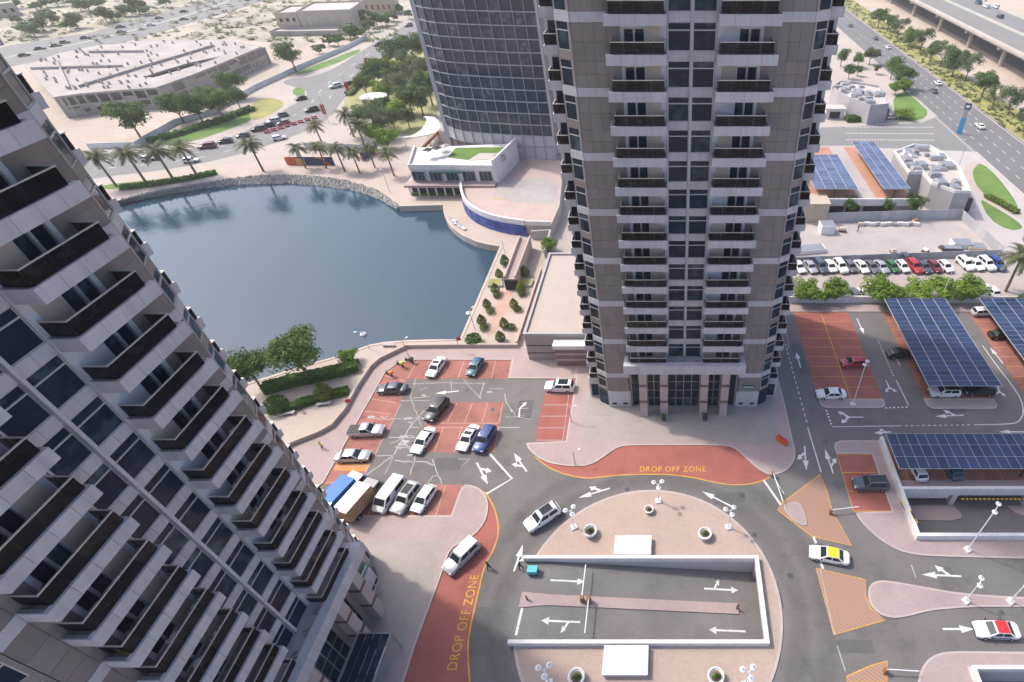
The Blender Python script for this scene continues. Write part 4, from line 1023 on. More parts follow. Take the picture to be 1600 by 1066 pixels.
# ------------------------------------------------------------------ annex hall beside the central tower
AN = thing('annex_hall', 'low hall with flat beige roof left of the central tower', 'hall')
g = MB(); g.wbox(-24.2, -12.4, 72.6, 98.5, 0, 5.5); obj('wall', g.mesh('wall', mat('annex_wall', (.36, .31, .28), .7, .05, .3, 3, .04)), AN)
g = MB(); g.sheet([W(-23.7, 73.1), W(-12.4, 73.1), W(-12.4, 98), W(-23.7, 98)], 5.62); obj('roof', g.mesh('roof', mat('annex_roof', (.44, .385, .34), .85, .04, .2, 2, .03, stain=.05)), AN)
g = MB(); g.wbox(-24.3, -12.4, 72.5, 72.95, 5.5, 6.0); g.wbox(-24.3, -23.85, 72.95, 98.5, 5.5, 6.0); g.wbox(-23.85, -12.4, 98.05, 98.5, 5.5, 6.0); obj('parapet', g.mesh('parapet', M_greyw), AN)
for z in (1.6, 3.3): g = MB(); g.wbox(-24.25, -12.4, 72.5, 72.6, z, z + .12); obj('reveal_line', g.mesh('reveal_line', M_joint), AN)  # dark brown bands across the hall front
g = MB(); g.wbox(-19.3, -13.2, 70.6, 72.48, 4.1, 4.9); obj('porch_roof', g.mesh('porch_roof', M_white), AN)
g = MB(); g.wbox(-19.1, -13.4, 71.0, 72.48, .12, 4.1); obj('porch', g.mesh('porch', mat('porch_brown', (.22, .15, .13), .6)), AN)
for z in (1.3, 2.6): g = MB(); g.wbox(-19.12, -13.38, 70.97, 71.0, z, z + .35); obj('porch_band', g.mesh('porch_band', M_stone), AN)
# walkway and garden walls on the lake promenade
t = thing('raised_walkway', 'raised pink paved walkway with stair door between the topiary trees', 'walkway')
wk = GL([(813, 372), (829, 372), (805, 436), (789, 436)], 2.6)
g = MB(); g.prism(wk, 0, 2.6); obj('wall', g.mesh('wall', M_quay), t)
g = MB(); g.sheet(inset(wk, .25), 2.61); obj('paving', g.mesh('paving', M_pink), t)
for a, b in ((0, 3), (1, 2)): g = MB(); g.wall([wk[a], wk[b]], 2.6, 3.3, .25); obj('parapet', g.mesh('parapet', M_quay), t)
c = (wk[2] + wk[3]) / 2; g = MB(); g.box(c.x - 1.3, c.x + 1.3, c.y - .12, c.y + .3, 0, 2.3); obj('door', g.mesh('door', M_dark), t)
lw = thing('garden_wall', 'reddish low wall between the topiary garden and the annex hall', 'wall')
g = MB(); g.wall(GL([(846, 425), (808, 541)]), 0, 1.0, .3); obj('wall', g.mesh('wall', mat('red_wall', (.36, .24, .21), .8)), lw)
g = MB(); g.wall(GL([(846, 425), (808, 541)]), 1.0, 1.1, .42); obj('coping', g.mesh('coping', M_prom), lw)
lw = thing('garden_wall', 'grey court wall beside the raised walkway', 'wall')
g = MB(); g.wall(GL([(832, 374), (862, 372)]), 0, 2.2, .4); obj('wall', g.mesh('wall', M_greyw), lw)
g = MB(); g.wall(GL([(862, 372), (853, 404)]), 0, 2.2, .4); obj('wall', g.mesh('wall', M_greyw), lw)
for (pp, lab) in (([(763, 438), (784, 438), (786, 449), (762, 449)], 'pale green glass planter screen left of the walkway stair'), ([(806, 437), (834, 439), (831, 449), (806, 449)], 'pale green glass planter screen right of the walkway stair')):
    P_ = GL(pp); t = thing('planter_bed', lab, 'planter'); g = MB(); g.prism(P_, 0, .5); obj('box', g.mesh('box', mat('planter_green', (.38, .42, .36), .5)), t)
    g = MB(); g.sheet(inset(P_, .2), .505); obj('soil', g.mesh('soil', M_olive), t)
sheet('pink_inlay', GL([(778, 453), (803, 453), (795, 480), (775, 520), (760, 526), (775, 480)]), -.012, mat('pink_inlay', (.50, .33, .26), .85), None)['kind'] = 'structure'

# ------------------------------------------------------------------ solar car ports
def carport(label, x0, x1, y0, y1, z, nx, ny, zb=0.0, m=M_pv, tilt=0.0, posts=4, gap=.05, gapx=.05):
    x0, x1, y0, y1 = fx(x0, y0), fx(x1, y0), fy(y0), fy(y1)
    t = thing('solar_carport', label, 'car port', (x0, y0, zb))
    dx, dy = (x1 - x0) / nx, (y1 - y0) / ny
    g = MB(); g.box(-dx / 2 + gapx / 2, dx / 2 - gapx / 2, -dy / 2 + gap / 2, dy / 2 - gap / 2, 0, .05); me = g.mesh('solar_panel', m)
    for i in range(nx):
        for j in range(ny):
            obj('solar_panel', me, t, (dx * (i + .5), dy * (j + .5), z - zb))
    g = MB()
    for i in range(nx + 1): g.box(dx * i - .05, dx * i + .05, 0, y1 - y0, z - zb - .02, z - zb + .03)
    for j in range(0, ny + 1): g.box(0, x1 - x0, dy * j - .02, dy * j + .02, z - zb - .03, z - zb + .03)
    obj('panel_frame', g.mesh('panel_frame', M_clad), t)
    g = MB(); g.box(.1, x1 - x0 - .1, .3, .45, z - zb - .3, z - zb - .04); g.box(.1, x1 - x0 - .1, y1 - y0 - .45, y1 - y0 - .3, z - zb - .3, z - zb - .04); obj('beam', g.mesh('beam', M_metal), t)
    for k in range(posts):
        if y1 - y0 > x1 - x0: px_, py_ = (x1 - x0) / 2, .8 + (y1 - y0 - 1.6) * k / (posts - 1)
        else: px_, py_ = .8 + (x1 - x0 - 1.6) * k / (posts - 1), 1.0
        g = MB(); g.box(px_ - .12, px_ + .12, py_ - .12, py_ + .12, 0, z - zb - .3); obj('post', g.mesh('post', M_steel), t)
    return t
carport('long dark blue solar car port over the middle parking bays at the right', 40.2, 51.6, 63.0, 86.5, 3.2, 5, 20, gap=.06, gapx=.11)
carport('dark blue solar car port cut by the right edge, behind the other bays', 58.0, 69.4, 62.0, 86.5, 3.2, 5, 20, gap=.06, gapx=.11)
carport('wide dark blue solar car port above the white parapet and sunken road', 30.7, 58.0, 47.2, 53.3, 3.2, 20, 3, gap=.09, gapx=.07)
# raised parking deck in the distance
PD = thing('parking_deck', 'raised parking deck with white front wall and dark openings, behind the fenced yard', 'parking deck')
g = MB(); g.wbox(30, 60, 126.6, 163, 0, 3.5); obj('deck', g.mesh('deck', M_concrete), PD)
g = MB(); g.sheet([W(30.5, 127), W(46.5, 127), W(46.5, 162), W(30.5, 162)], 3.51); g.sheet([W(50.8, 127), W(59.5, 127), W(59.5, 162), W(50.8, 162)], 3.51); obj('coating', g.mesh('coating', mat('salmon_coating', (.46, .24, .16), .85, .1, .3, 3, .05)), PD)
g = MB(); g.wbox(29.8, 60.2, 126.0, 126.5, 2.6, 4.4); obj('front_wall', g.mesh('front_wall', M_white), PD)
for k, (xa, xb) in enumerate(((35, 38.5), (39.2, 42.6), (43.4, 46.6), (47.6, 54.6))):
    g = MB(); g.wbox(xa, xb, 126.2, 126.58, .7, 2.55); obj('opening', g.mesh('opening', M_dark), PD)
g = MB(); g.wbox(29.8, 60.2, 126.0, 126.18, 0, .7); obj('front_wall', g.mesh('front_wall', M_white), PD)
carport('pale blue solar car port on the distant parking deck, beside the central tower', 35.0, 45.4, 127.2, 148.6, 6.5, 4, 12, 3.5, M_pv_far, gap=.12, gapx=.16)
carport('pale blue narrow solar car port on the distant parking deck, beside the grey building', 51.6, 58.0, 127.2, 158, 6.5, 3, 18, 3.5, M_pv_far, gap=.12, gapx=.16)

# ------------------------------------------------------------------ low buildings at the upper right
def roofed(name, label, cat, roof_px, z, wall_m, units, seed, extra=None):
    rn = random.Random(seed); P_ = ccw(GL(roof_px, z)); t = thing(name, label, cat)
    g = MB(); g.prism(P_, 0, z - .5); obj('wall', g.mesh('wall', wall_m), t)
    g = MB(); g.sheet(inset(P_, .4), z - .45); obj('roof', g.mesh('roof', M_roofw), t)
    g = MB(); g.wall(inset(P_, .2), z - .6, z + .25, .4, closed=True); obj('parapet', g.mesh('parapet', wall_m if wall_m is not M_greyw else M_white), t)
    us = [p[0] for p in roof_px]; vs2 = [p[1] for p in roof_px]; k = 0; tries = 0
    pin = inset(P_, 1.3)
    while k < units and tries < 2000:
        tries += 1
        p = G(rn.uniform(min(us), max(us)), rn.uniform(min(vs2), max(vs2)), z)
        if geometry.intersect_point_line and not inside(p, pin): continue
        w_, d_, h_ = rn.uniform(.6, 1.7), rn.uniform(.6, 1.6), rn.uniform(.5, 1.3)
        g = MB(); g.box(-w_, w_, -d_, d_, 0, h_); g.box(-w_ * .8, w_ * .8, -d_ * .8, d_ * .8, h_, h_ + .12, 1)
        obj('rooftop_unit', g.mesh('rooftop_unit', [rn.choice([M_wmetal, M_roofw, M_metal, M_greyw, M_metal, M_conc]), M_metal]), t, (p.x, p.y, z - .45)); k += 1
    for _ in range(5):
        p = G(rn.uniform(min(us), max(us)), rn.uniform(min(vs2), max(vs2)), z); q = G(rn.uniform(min(us), max(us)), rn.uniform(min(vs2), max(vs2)), z)
        if inside(p, pin) and inside(q, pin):
            g = MB(); g.tube((p.x, p.y, z - .1), (q.x, p.y, z - .1), .18); obj('duct', g.mesh('duct', M_wmetal), t)
    return t
def inside(p, poly):
    c = False; n_ = len(poly)
    for i in range(n_):
        a, b = poly[i], poly[i - 1]
        if (a.y > p.y) != (b.y > p.y) and p.x < (b.x - a.x) * (p.y - a.y) / (b.y - a.y) + a.x: c = not c
    return c
t = roofed('service_building', 'grey-walled building with white cluttered roof beside the avenue lawn', 'building', [(1397, 237), (1420, 270), (1441, 270), (1456, 286), (1492, 299), (1517, 300), (1499, 261), (1475, 240), (1454, 228), (1427, 226)], 6.5, M_greyw, 26, 4)
p = G(1505, 312, 3); g = MB(); g.box(p.x - 2.2, p.x + 2.0, p.y - .9, p.y + .2, .2, 3.6); obj('shopfront', g.mesh('shopfront', M_tglass), t)
t = roofed('service_building', 'small grey building with curved wall and cluttered roof at the upper right', 'building', [(1300, 136), (1310, 144), (1327, 153), (1360, 166), (1389, 163), (1384, 148), (1375, 135), (1340, 129), (1312, 127)], 6.0, mat('lilac_grey', (.40, .38, .40), .7), 22, 8)
p = G(1372, 172, 3); g = MB(); g.box(p.x - 4, p.x + 3, p.y - 2.6, p.y - 1.6, .5, 4); obj('dark_screen', g.mesh('dark_screen', mat('plum_panel', (.12, .08, .11), .6)), t)
for k, (u, v, lab) in enumerate(((1303, 186, 'pale kiosk with dark doorway below the small grey building'), )):
    p = G(u, v); t = thing('kiosk', lab, 'kiosk', tuple(p)); g = MB(); g.box(-3.2, 3.2, 0, 4, 0, 3.2); obj('wall', g.mesh('wall', M_white), t)
    g = MB(); g.box(-3.6, 3.6, -.6, 4.3, 3.2, 3.5); obj('roof', g.mesh('roof', M_roofw), t); g = MB(); g.box(-1.8, 1.8, -.05, 0.02, .2, 2.4); obj('door', g.mesh('door', M_dark), t)
p = G(1272, 348); t = thing('gatehouse', 'sand coloured gatehouse block at the corner of the fenced yard', 'gatehouse', tuple(p))
g = MB(); g.box(-3.0, 3.0, 0, 5, 0, 4.6); obj('wall', g.mesh('wall', M_cream), t); g = MB(); g.box(-3.2, 3.2, -.2, 5.2, 4.6, 5.0); obj('roof', g.mesh('roof', M_cream), t)
g = MB(); g.box(-2.4, 2.4, -.06, 0, 1.4, 1.5); obj('string_course', g.mesh('string_course', M_beige), t)

# roads and yards there
def area(name, poly, z, m):
    g = MB(); g.sheet(poly, z); return struct(name, g.mesh(name, m))
area('yard', GL([(1232, 412), (1560, 398), (1500, 340), (1292, 336), (1240, 338)]), -.016, M_concrete)
area('street', [W(19, 89.8), W(160, 89.8), W(160, 111), W(60, 111), W(19, 108)], -.018, mat('street_paving', (.40, .345, .32), .9, .08, .1, 2, .05))
area('side_road', GL([(1270, 200), (1440, 192), (1470, 180), (1500, 205), (1545, 238), (1400, 232), (1270, 228)]), -.014, M_road_far)
avn = struct('avenue', (lambda g: (g.sheet([W(93, 60), W(111, 60), W(111, 900), W(93, 900)], -.012), g.mesh('avenue', mat('avenue_asphalt', (.17, .17, .172), .9, .08, .05, .6, .05)))[1])(MB()))
for x in (97.5, 102, 106.5):
    g = MB()
    for k in range(60): g.box(x - .09, x + .09, 90 + k * 6, 92.4 + k * 6, -.011, -.004)
    struct('dashed_line', g.mesh('dashed_line', M_white_paint), avn)
g = MB(); g.box(92.7, 93.0, 60, 900, -.02, .12); g.box(111, 111.3, 60, 900, -.02, .12); struct('kerb', g.mesh('kerb', M_kerb), avn)
area('forecourt', GL([(1480, 215), (1530, 232), (1600, 300), (1600, 400), (1560, 395), (1500, 335), (1525, 325), (1500, 262), (1470, 232)]), -.015, mat('forecourt', (.46, .42, .40), .9, .07, .1, 2, .05))
for k in range(3):
    v0_ = 199 + k * 10; g = MB()
    for i in range(34):
        a = G(1322 + i * 4.1, v0_ + i * .02); g.add([(a.x, a.y, -.006), (a.x + .5, a.y, -.006), (a.x + .25, a.y + 1.1, -.006)], [(0, 1, 2)])
    struct('shark_teeth_line', g.mesh('shark_teeth_line', M_white_paint))
area('verge', [W(111.4, 60), W(124, 60), W(124, 900), W(111.4, 900)], -.014, M_olive)
area('verge', chaikin(GL([(1395, 150), (1420, 140), (1437, 160), (1452, 176), (1440, 188), (1410, 190), (1398, 178)]), 1), -.008, M_grass)
lawn = chaikin(GL([(1519, 266), (1528, 254), (1545, 262), (1570, 290), (1592, 322), (1588, 333), (1560, 322), (1535, 304), (1523, 286)]), 1)
area('lawn', lawn, -.006, M_grass)
area('lawn', chaikin(GL([(1530, 310), (1545, 318), (1590, 345), (1600, 358), (1575, 360), (1545, 342)]), 1), -.006, M_grass)
area('sand_strip', [W(124, 60), W(1400, 60), W(1400, 1700), W(124, 1700)], -.02, M_sand)
area('path', chaikin(GL([(1505, 262), (1518, 252), (1530, 255), (1518, 268), (1524, 288), (1540, 306), (1598, 336), (1600, 345), (1535, 312), (1514, 290)]), 1), -.004, M_prom)

# elevated highway
VD = thing('highway_viaduct', 'pale concrete elevated highway on piers crossing the upper right corner', 'viaduct')
g = MB(); g.box(141, 178, 120, 1400, 8.6, 9.4); obj('deck', g.mesh('deck', M_conc), VD)
g = MB(); g.box(141.5, 177.5, 120, 1400, 9.405, 9.41); obj('carriageway', g.mesh('carriageway', M_road_far), VD)
for x in (141.0, 158.6, 177.6): g = MB(); g.box(x, x + .4, 120, 1400, 9.41, 10.4); obj('parapet', g.mesh('parapet', M_roofw), VD)
g = MB(); g.box(143, 150, 120, 1400, 7.4, 8.6); obj('girder', g.mesh('girder', M_conc), VD)
g = MB()
k = 0
for yy in (230, 262, 296, 334, 375, 418, 462, 512, 566, 620):
    for x in (146.5, 170):
        g = MB(); g.tube((x, yy, -.1), (x, yy, 6.4), 1.1, 1.0, 12); g.box(x - 3.5, x + 3.5, yy - 1.0, yy + 1.0, 6.4, 7.4); obj('pier', g.mesh('pier', M_conc), VD)
area('service_road', [W(150, 100), W(166, 100), W(166, 1400), W(150, 1400)], -.012, M_road_far)

# hoarding panels round the yard
HB = mat('hoarding_grey', (.42, .43, .45), .6, .05, .5, 3, .04, local=True, rnd=.12)
def hoarding(label, a, b, n_, h):
    t = thing('hoarding_fence', label, 'fence')
    for i in range(n_):
        p, q = a.lerp(b, i / n_), a.lerp(b, (i + .97) / n_); g = MB(); g.wall([p, q], 0, h, .08); obj('panel', g.mesh('panel', HB), t)
        d = (b - a).normalized(); m_ = a.lerp(b, (i + .985) / n_); g = MB(); g.box(m_.x - .05, m_.x + .05, m_.y - .05, m_.y + .05, 0, h + .1); obj('post', g.mesh('post', M_metal), t)
hoarding('grey panel hoarding along the back of the fenced yard', G(1292, 348), G(1500, 342), 20, 2.6)
hoarding('grey panel hoarding down the right side of the fenced yard', G(1500, 342), G(1562, 400), 10, 2.4)
hoarding('grey panel hoarding behind the row of parked cars', G(1236, 412), G(1562, 400), 14, 1.6)
# yard clutter
for (u, v, w_, d_, h_, m_, nm, lab) in ((1290, 362, 1.6, 1.5, 2.2, M_wmetal, 'site_cabin', 'small white cabin in the fenced yard near the gatehouse'), (1500, 385, 2.2, 1.2, 1.3, M_wmetal, 'skip_container', 'white skip among clutter at the right end of the fenced yard'), (1486, 392, 2.2, .9, .9, M_steel, 'skip_container', 'dark skip among clutter at the right end of the fenced yard'), (1525, 388, 2.0, 1.3, .7, M_beige, 'pallet_stack', 'tan pallet stack at the right end of the fenced yard'), (1263, 393, 3.6, 1.2, 1.0, M_wmetal, 'boat_hull', 'white covered hull in the left corner of the fenced yard')):
    p = G(u, v); t = thing(nm, lab, nm.split('_')[1], tuple(p), RND.uniform(-.2, .2))
    g = MB(); g.box(-w_, w_, -d_, d_, 0, h_); obj('body', g.mesh('body', m_), t); g = MB(); g.box(-w_ * .9, w_ * .9, -d_ * .85, d_ * .85, h_, h_ + .15); obj('lid', g.mesh('lid', M_metal), t)

for k in range(11):
    p = G(1345 + k * 8.5 + (k % 3), 353 - (k % 2)); t = thing('barrier_block', f'pale plastic barrier block along the back hoarding of the yard, {ORD[k]} from the left', 'barrier', tuple(p), RND.uniform(-.2, .2), 'yard barrier blocks')
    g = MB(); g.box(-.7, .7, -.25, .25, 0, .85); obj('block', g.mesh('block', M_wmetal if k % 3 else M_beige), t); g = MB(); g.box(-.75, .75, -.3, .3, 0, .12); obj('foot', g.mesh('foot', M_metal), t)
for k, (u, v) in enumerate(((1316, 362), (1430, 349), (1470, 392), (1445, 396), (1395, 396))):
    p = G(u, v); t = thing('material_pile', f'pile of building material in the fenced yard, {ORD[k]} in the list from the gatehouse', 'pile', tuple(p), RND.uniform(0, 3), 'yard material piles')
    for q in range(4): g = MB(); g.box(-.9 + .15 * q, .9 - .1 * q, -.5, .5, .28 * q, .28 * q + .25); obj('layer', g.mesh('layer', (M_timber, M_steel, M_wmetal, M_beige)[(q + k) % 4]), t)

# ------------------------------------------------------------------ unfinished concrete building, sand and roads at the upper left
area('sand_lot', GL([(-40, 230), (120, 238), (225, 222), (300, 190), (420, 130), (470, 118), (560, 60), (660, 0), (400, -20), (330, 40), (120, 90), (-40, 120)]), -.020, M_sand)
area('scrub', GL([(640, 10), (560, 40), (470, 75), (420, 66), (330, 60), (210, 64), (290, 42), (410, 6), (520, -45), (640, -50)]), -.016, M_scrub)
area('scrub', GL([(-250, 100), (15, 74), (135, 54), (225, 27), (332, 0), (420, -40), (420, -120), (-400, -120), (-400, 60)]), -.017, M_scrub)
hw = area('highway', GL([(-80, 92), (15, 71), (135, 53), (225, 27), (335, -1), (460, -42), (540, -75), (640, -75), (540, -40), (400, 6), (275, 43), (207, 63), (125, 82), (32, 101), (-60, 122)]), -.012, M_road_far)
g = MB(); g.strip(chaikin(GL([(-60, 107), (25, 86), (130, 67), (216, 45), (305, 21), (400, -15)]), 1, False), 1.6, -.006); struct('median', g.mesh('median', M_kerb), hw)
av = area('boulevard', chaikin(GL([(60, 250), (140, 240), (240, 237), (315, 231), (400, 199), (442, 173), (478, 152), (480, 141), (437, 130), (455, 122), (490, 120), (525, 106), (575, 73), (632, 40), (700, 2), (720, 12), (650, 54), (607, 86), (575, 113), (540, 151), (514, 186), (482, 203), (425, 226), (350, 248), (270, 264), (150, 278), (60, 292)]), 1), -.012, M_road_far)
for off in ((0.33,), (.66,)):
    lo = GL([(150, 278), (270, 264), (350, 248), (425, 226), (482, 203), (514, 186), (540, 151), (575, 113), (607, 86), (650, 54)]); hi = GL([(140, 240), (240, 237), (315, 231), (400, 199), (442, 173), (470, 156), (490, 125), (525, 106), (575, 73), (632, 40)])
    ln = chaikin([a.lerp(b, off[0]) for a, b in zip(lo, hi)], 2, False); g = MB()
    for i in range(0, len(ln) - 1, 2): g.strip([ln[i], ln[i].lerp(ln[i + 1], .6)], .25, -.005)
    struct('dashed_line', g.mesh('dashed_line', M_white_paint), av)
area('lawn', chaikin(GL([(388, 182), (395, 158), (420, 152), (444, 158), (440, 170), (400, 190)]), 1), -.010, M_olive)
area('lawn', chaikin(GL([(225, 228), (280, 205), (330, 190), (395, 160), (400, 186), (350, 205), (300, 222)]), 1), -.011, M_grass)
area('lawn', chaikin(GL([(455, 145), (462, 136), (474, 138), (478, 148), (468, 153)]), 1), -.008, M_grass)
area('lawn', chaikin(GL([(455, 118), (480, 106), (520, 92), (560, 76), (565, 80), (530, 98), (490, 112)]), 1), -.009, M_grass)
area('park', chaikin(GL([(530, 165), (560, 130), (600, 90), (640, 70), (680, 80), (690, 200), (650, 215), (600, 200), (560, 175)]), 1), -.013, mat('park_ground', (.34, .33, .16), .95, .2, .1, 2, .1))
area('hedge_bed', chaikin(GL([(150, 290), (250, 280), (340, 268), (340, 274), (250, 288), (150, 298)]), 1), -.008, M_grass)

CB = thing('unfinished_building', 'unfinished pale concrete building with flat roof on the sandy lot', 'building')
CZ = 7.0
fr_px = [(84, 152), (127, 146), (185, 141), (243, 137), (300, 117), (352, 96), (408, 73)]
back_px = [(372, 66), (330, 62), (240, 64), (150, 71), (90, 84), (38, 102)]
RP = GL(fr_px + back_px, CZ)
slot = GL([(222, 121), (255, 110), (300, 97), (345, 88), (325, 96), (280, 110), (240, 121)], CZ)
g = MB(); g.sheet(RP, CZ, holes=[slot]); g.sheet(RP, CZ - .6, holes=[slot], flip=True); obj('roof_slab', g.mesh('roof_slab', mat('screed_roof', (.40, .365, .33), .9, .14, .1, 1, .08, stain=.22)), CB)
g = MB(); g.wall(RP, CZ - .6, CZ + .05, .3, closed=True); g.wall(slot, CZ - .6, CZ, .2, closed=True); obj('slab_edge', g.mesh('slab_edge', M_conc), CB)
for ln in ([(125, 137), (218, 108), (335, 73)], [(50, 109), (193, 105)], [(140, 83), (225, 82)], [(90, 96), (110, 140)]):
    g = MB(); g.wall(GL(ln, CZ), CZ, CZ + .9, .5); obj('roof_beam', g.mesh('roof_beam', M_conc), CB)
for k in range(6):
    a = G(95 + k * 45, 80 - k * 1.5, CZ); b = G(75 + k * 60, 135 - k * 8, CZ); g = MB(); g.strip([a, b], .25, CZ + .02); obj('roof_joint', g.mesh('roof_joint', M_conc), CB)
g = MB()
for _ in range(170):
    p = G(RND.uniform(50, 400), RND.uniform(66, 145), CZ)
    if inside(p, inset(RP, 1)) and not inside(p, slot): g.box(p.x - .25, p.x + .25, p.y - .25, p.y + .25, CZ, CZ + 1.0)
obj('column_stub', g.mesh('column_stub', M_conc), CB)['kind'] = 'stuff'
fr = GL(fr_px, CZ)
g = MB(); inner = [p + V3(0, 2.2) for p in fr]; g.wall(inner, 0, CZ - .6, .2); obj('inner_wall', g.mesh('inner_wall', M_core), CB)
rn = random.Random(5)
for a, b in zip(fr, fr[1:]):
    L_ = (b - a).length; nb = max(3, int(L_ / 5.0)); d = (b - a) / nb
    g = MB(); g.wall([a + V3(0, .3), b + V3(0, .3)], 3.2, 3.8, .7); obj('floor_edge', g.mesh('floor_edge', M_conc), CB)
    for i in range(nb):
        p, q = a + d * i, a + d * (i + 1); m_ = (p + q) / 2
        g = MB(); g.box(p.x - .3, p.x + .3, p.y, p.y + .6, 0, CZ - .6); obj('column', g.mesh('column', M_conc), CB)
        if rn.random() < .55:      # infill wall with one or two small windows
            e = (q - p).normalized(); n1 = rn.choice((1, 2)); w_ = .9
            g = MB(); xs_ = [0, (q - p).length]
            cs = [(q - p).length * (k + 1) / (n1 + 1) for k in range(n1)]
            cut = [0] + [c for k in cs for c in (k - w_ / 2, k + w_ / 2)] + [(q - p).length]
            for k in range(0, len(cut), 2): g.wall([p + e * cut[k] + V3(0, .4), p + e * cut[k + 1] + V3(0, .4)], 0, 3.2, .25)
            for k in cs:
                g.wall([p + e * (k - w_ / 2) + V3(0, .4), p + e * (k + w_ / 2) + V3(0, .4)], 0, 1.1, .25); g.wall([p + e * (k - w_ / 2) + V3(0, .4), p + e * (k + w_ / 2) + V3(0, .4)], 2.3, 3.2, .25)
            obj('infill_wall', g.mesh('infill_wall', M_conc), CB)
        else:
            g = MB(); g.wall([p + V3(0, .4), q + V3(0, .4)], 0, rn.uniform(.9, 3.2), .25); obj('infill_wall', g.mesh('infill_wall', M_conc), CB)
        if rn.random() < .45: g = MB(); g.wall([p + V3(0, .4), q + V3(0, .4)], 3.8, rn.uniform(4.6, 6.3), .25); obj('infill_wall', g.mesh('infill_wall', M_conc), CB)
# white site fence
lw = thing('site_wall', 'low pale grey wall along the lawn below the unfinished building', 'wall')
ln = GL([(140, 233), (215, 231), (228, 222), (275, 195), (330, 180), (400, 140), (470, 108), (540, 78), (575, 60)]); g = MB(); g.wall(ln, 0, 1.8, .25); obj('wall', g.mesh('wall', mat('fence_pale', (.62, .62, .62), .8)), lw)
# sand coloured public building
def plain_block(name, label, px, vb, h, depth, m, wins, door=False):
    a, b = G(px[0], vb[0]), G(px[1], vb[1]); t = thing(name, label, 'building'); e = (b - a).normalized(); nn = V3(-e.y, e.x)
    g = MB(); g.prism([a, b, b + nn * depth, a + nn * depth], 0, h); obj('wall', g.mesh('wall', m), t)
    g = MB(); g.sheet(inset([a, b, b + nn * depth, a + nn * depth], .5), h + .02); obj('roof', g.mesh('roof', M_roofw), t)
    g = MB(); g.wall([a, b, b + nn * depth, a + nn * depth], h, h + .8, .4, closed=True); obj('parapet', g.mesh('parapet', m), t)
    L_ = (b - a).length
    for k in range(wins[0]):
        c = a + e * (L_ * (k + .7) / (wins[0] + .4)); g = MB(); g.wall([c - e * wins[1] - nn * .05, c + e * wins[1] - nn * .05], wins[2], wins[3], .16); obj('window', g.mesh('window', wins[4]), t)
    return t
plain_block('public_building', 'large sand coloured hall with tall slit windows near the top of the photo', (475, 557), (50, 47), 9, 28, M_cream, (9, .5, 2, 6.5, M_beige))
plain_block('public_building', 'sand coloured end block with three small square windows near the top of the photo', (440, 474), (51, 50), 8.5, 22, M_cream, (3, .7, 5, 6.6, M_dark))
plain_block('public_building', 'sand coloured wing with arched windows beside the far trees', (553, 618), (25, 23), 8, 16, M_cream, (7, .7, 3, 5.5, M_timber))
plain_block('site_platform', 'long low pale platform in front of the sand coloured hall', (424, 555), (57, 55), 1.6, 8, M_conc, (0, 0, 0, 0, M_dark))
plain_block('villa', 'pale villa partly cropped at the upper left corner of the photo', (-20, 34), (30, 24), 6, 14, M_cream, (4, .8, 2, 4, M_dark))
# white round shade canopy in the park and play blocks
t = thing('shade_canopy', 'white round shade canopy on a mast in the lakeside park', 'canopy', tuple(G(590, 170)))
g = MB(); g.lathe([(0, 4.1), (4.2, 4.0), (4.6, 4.35), (3.0, 4.7), (0, 4.9)], 28); obj('roof', g.mesh('roof', M_white, 40), t)
for k in range(4):
    a = k * math.pi / 2 + .4; g = MB(); g.tube((3 * math.cos(a), 3 * math.sin(a), 0), (3 * math.cos(a), 3 * math.sin(a), 4.05), .12); obj('post', g.mesh('post', M_wmetal), t)
M_cyan = mat('cyan_plastic', (.08, .38, .62), .5); M_orange_p = mat('orange_plastic', (.62, .30, .05), .5)
for (u, v, m_, lab) in ((638, 143, M_cyan, 'blue slide tower in the park playground'), (657, 137, M_orange_p, 'orange play shelter in the park playground')):
    t = thing('play_tower', lab, 'play equipment', tuple(G(u, v)))
    g = MB(); g.box(-1.2, 1.2, -1.2, 1.2, 1.4, 1.6); obj('platform', g.mesh('platform', m_), t)
    g = MB(); g.lathe([(2.0, 3.2), (0.05, 4.6)], 4); obj('roof', g.mesh('roof', m_), t)
    for x in (-1.1, 1.1):
        for y in (-1.1, 1.1): g = MB(); g.box(x - .1, x + .1, y - .1, y + .1, 0, 3.2); obj('post', g.mesh('post', M_wmetal), t)
    g = MB(); g.add([(1.2, -.5, 1.5), (4.2, -.5, .1), (4.2, .5, .1), (1.2, .5, 1.5)], [(0, 1, 2, 3)]); g.add([(1.2, -.5, 1.5), (4.2, -.5, .1), (4.2, -.5, .4), (1.2, -.5, 1.9)], [(0, 1, 2, 3)]); obj('slide', g.mesh('slide', m_), t)
# printed hoarding on the promenade
M_print = bpy.data.materials.new('printed_hoarding'); M_print.use_nodes = True
_n = M_print.node_tree; _b = _n.nodes['Principled BSDF']; _b.inputs['Roughness'].default_value = .6
_g = _n.nodes.new('ShaderNodeNewGeometry'); _t = _n.nodes.new('ShaderNodeTexVoronoi'); _t.inputs['Scale'].default_value = .35
_r = _n.nodes.new('ShaderNodeValToRGB'); _r.color_ramp.interpolation = 'CONSTANT'
for pos, c in ((0, (.03, .04, .14)), (.45, (.05, .06, .22)), (.62, (.55, .12, .04)), (.8, (.6, .3, .06)), (.9, (.06, .03, .12))):
    e = _r.color_ramp.elements.new(pos); e.color = (*c, 1)
_n.links.new(_g.outputs['Position'], _t.inputs['Vector']); _n.links.new(_t.outputs['Color'], _r.inputs['Fac']); _n.links.new(_r.outputs[0], _b.inputs['Base Color'])
t = thing('printed_hoarding', 'site hoarding printed in orange and navy beside the palms on the promenade', 'hoarding')
c4 = GL([(449, 258), (524, 258), (590, 245), (478, 232)])
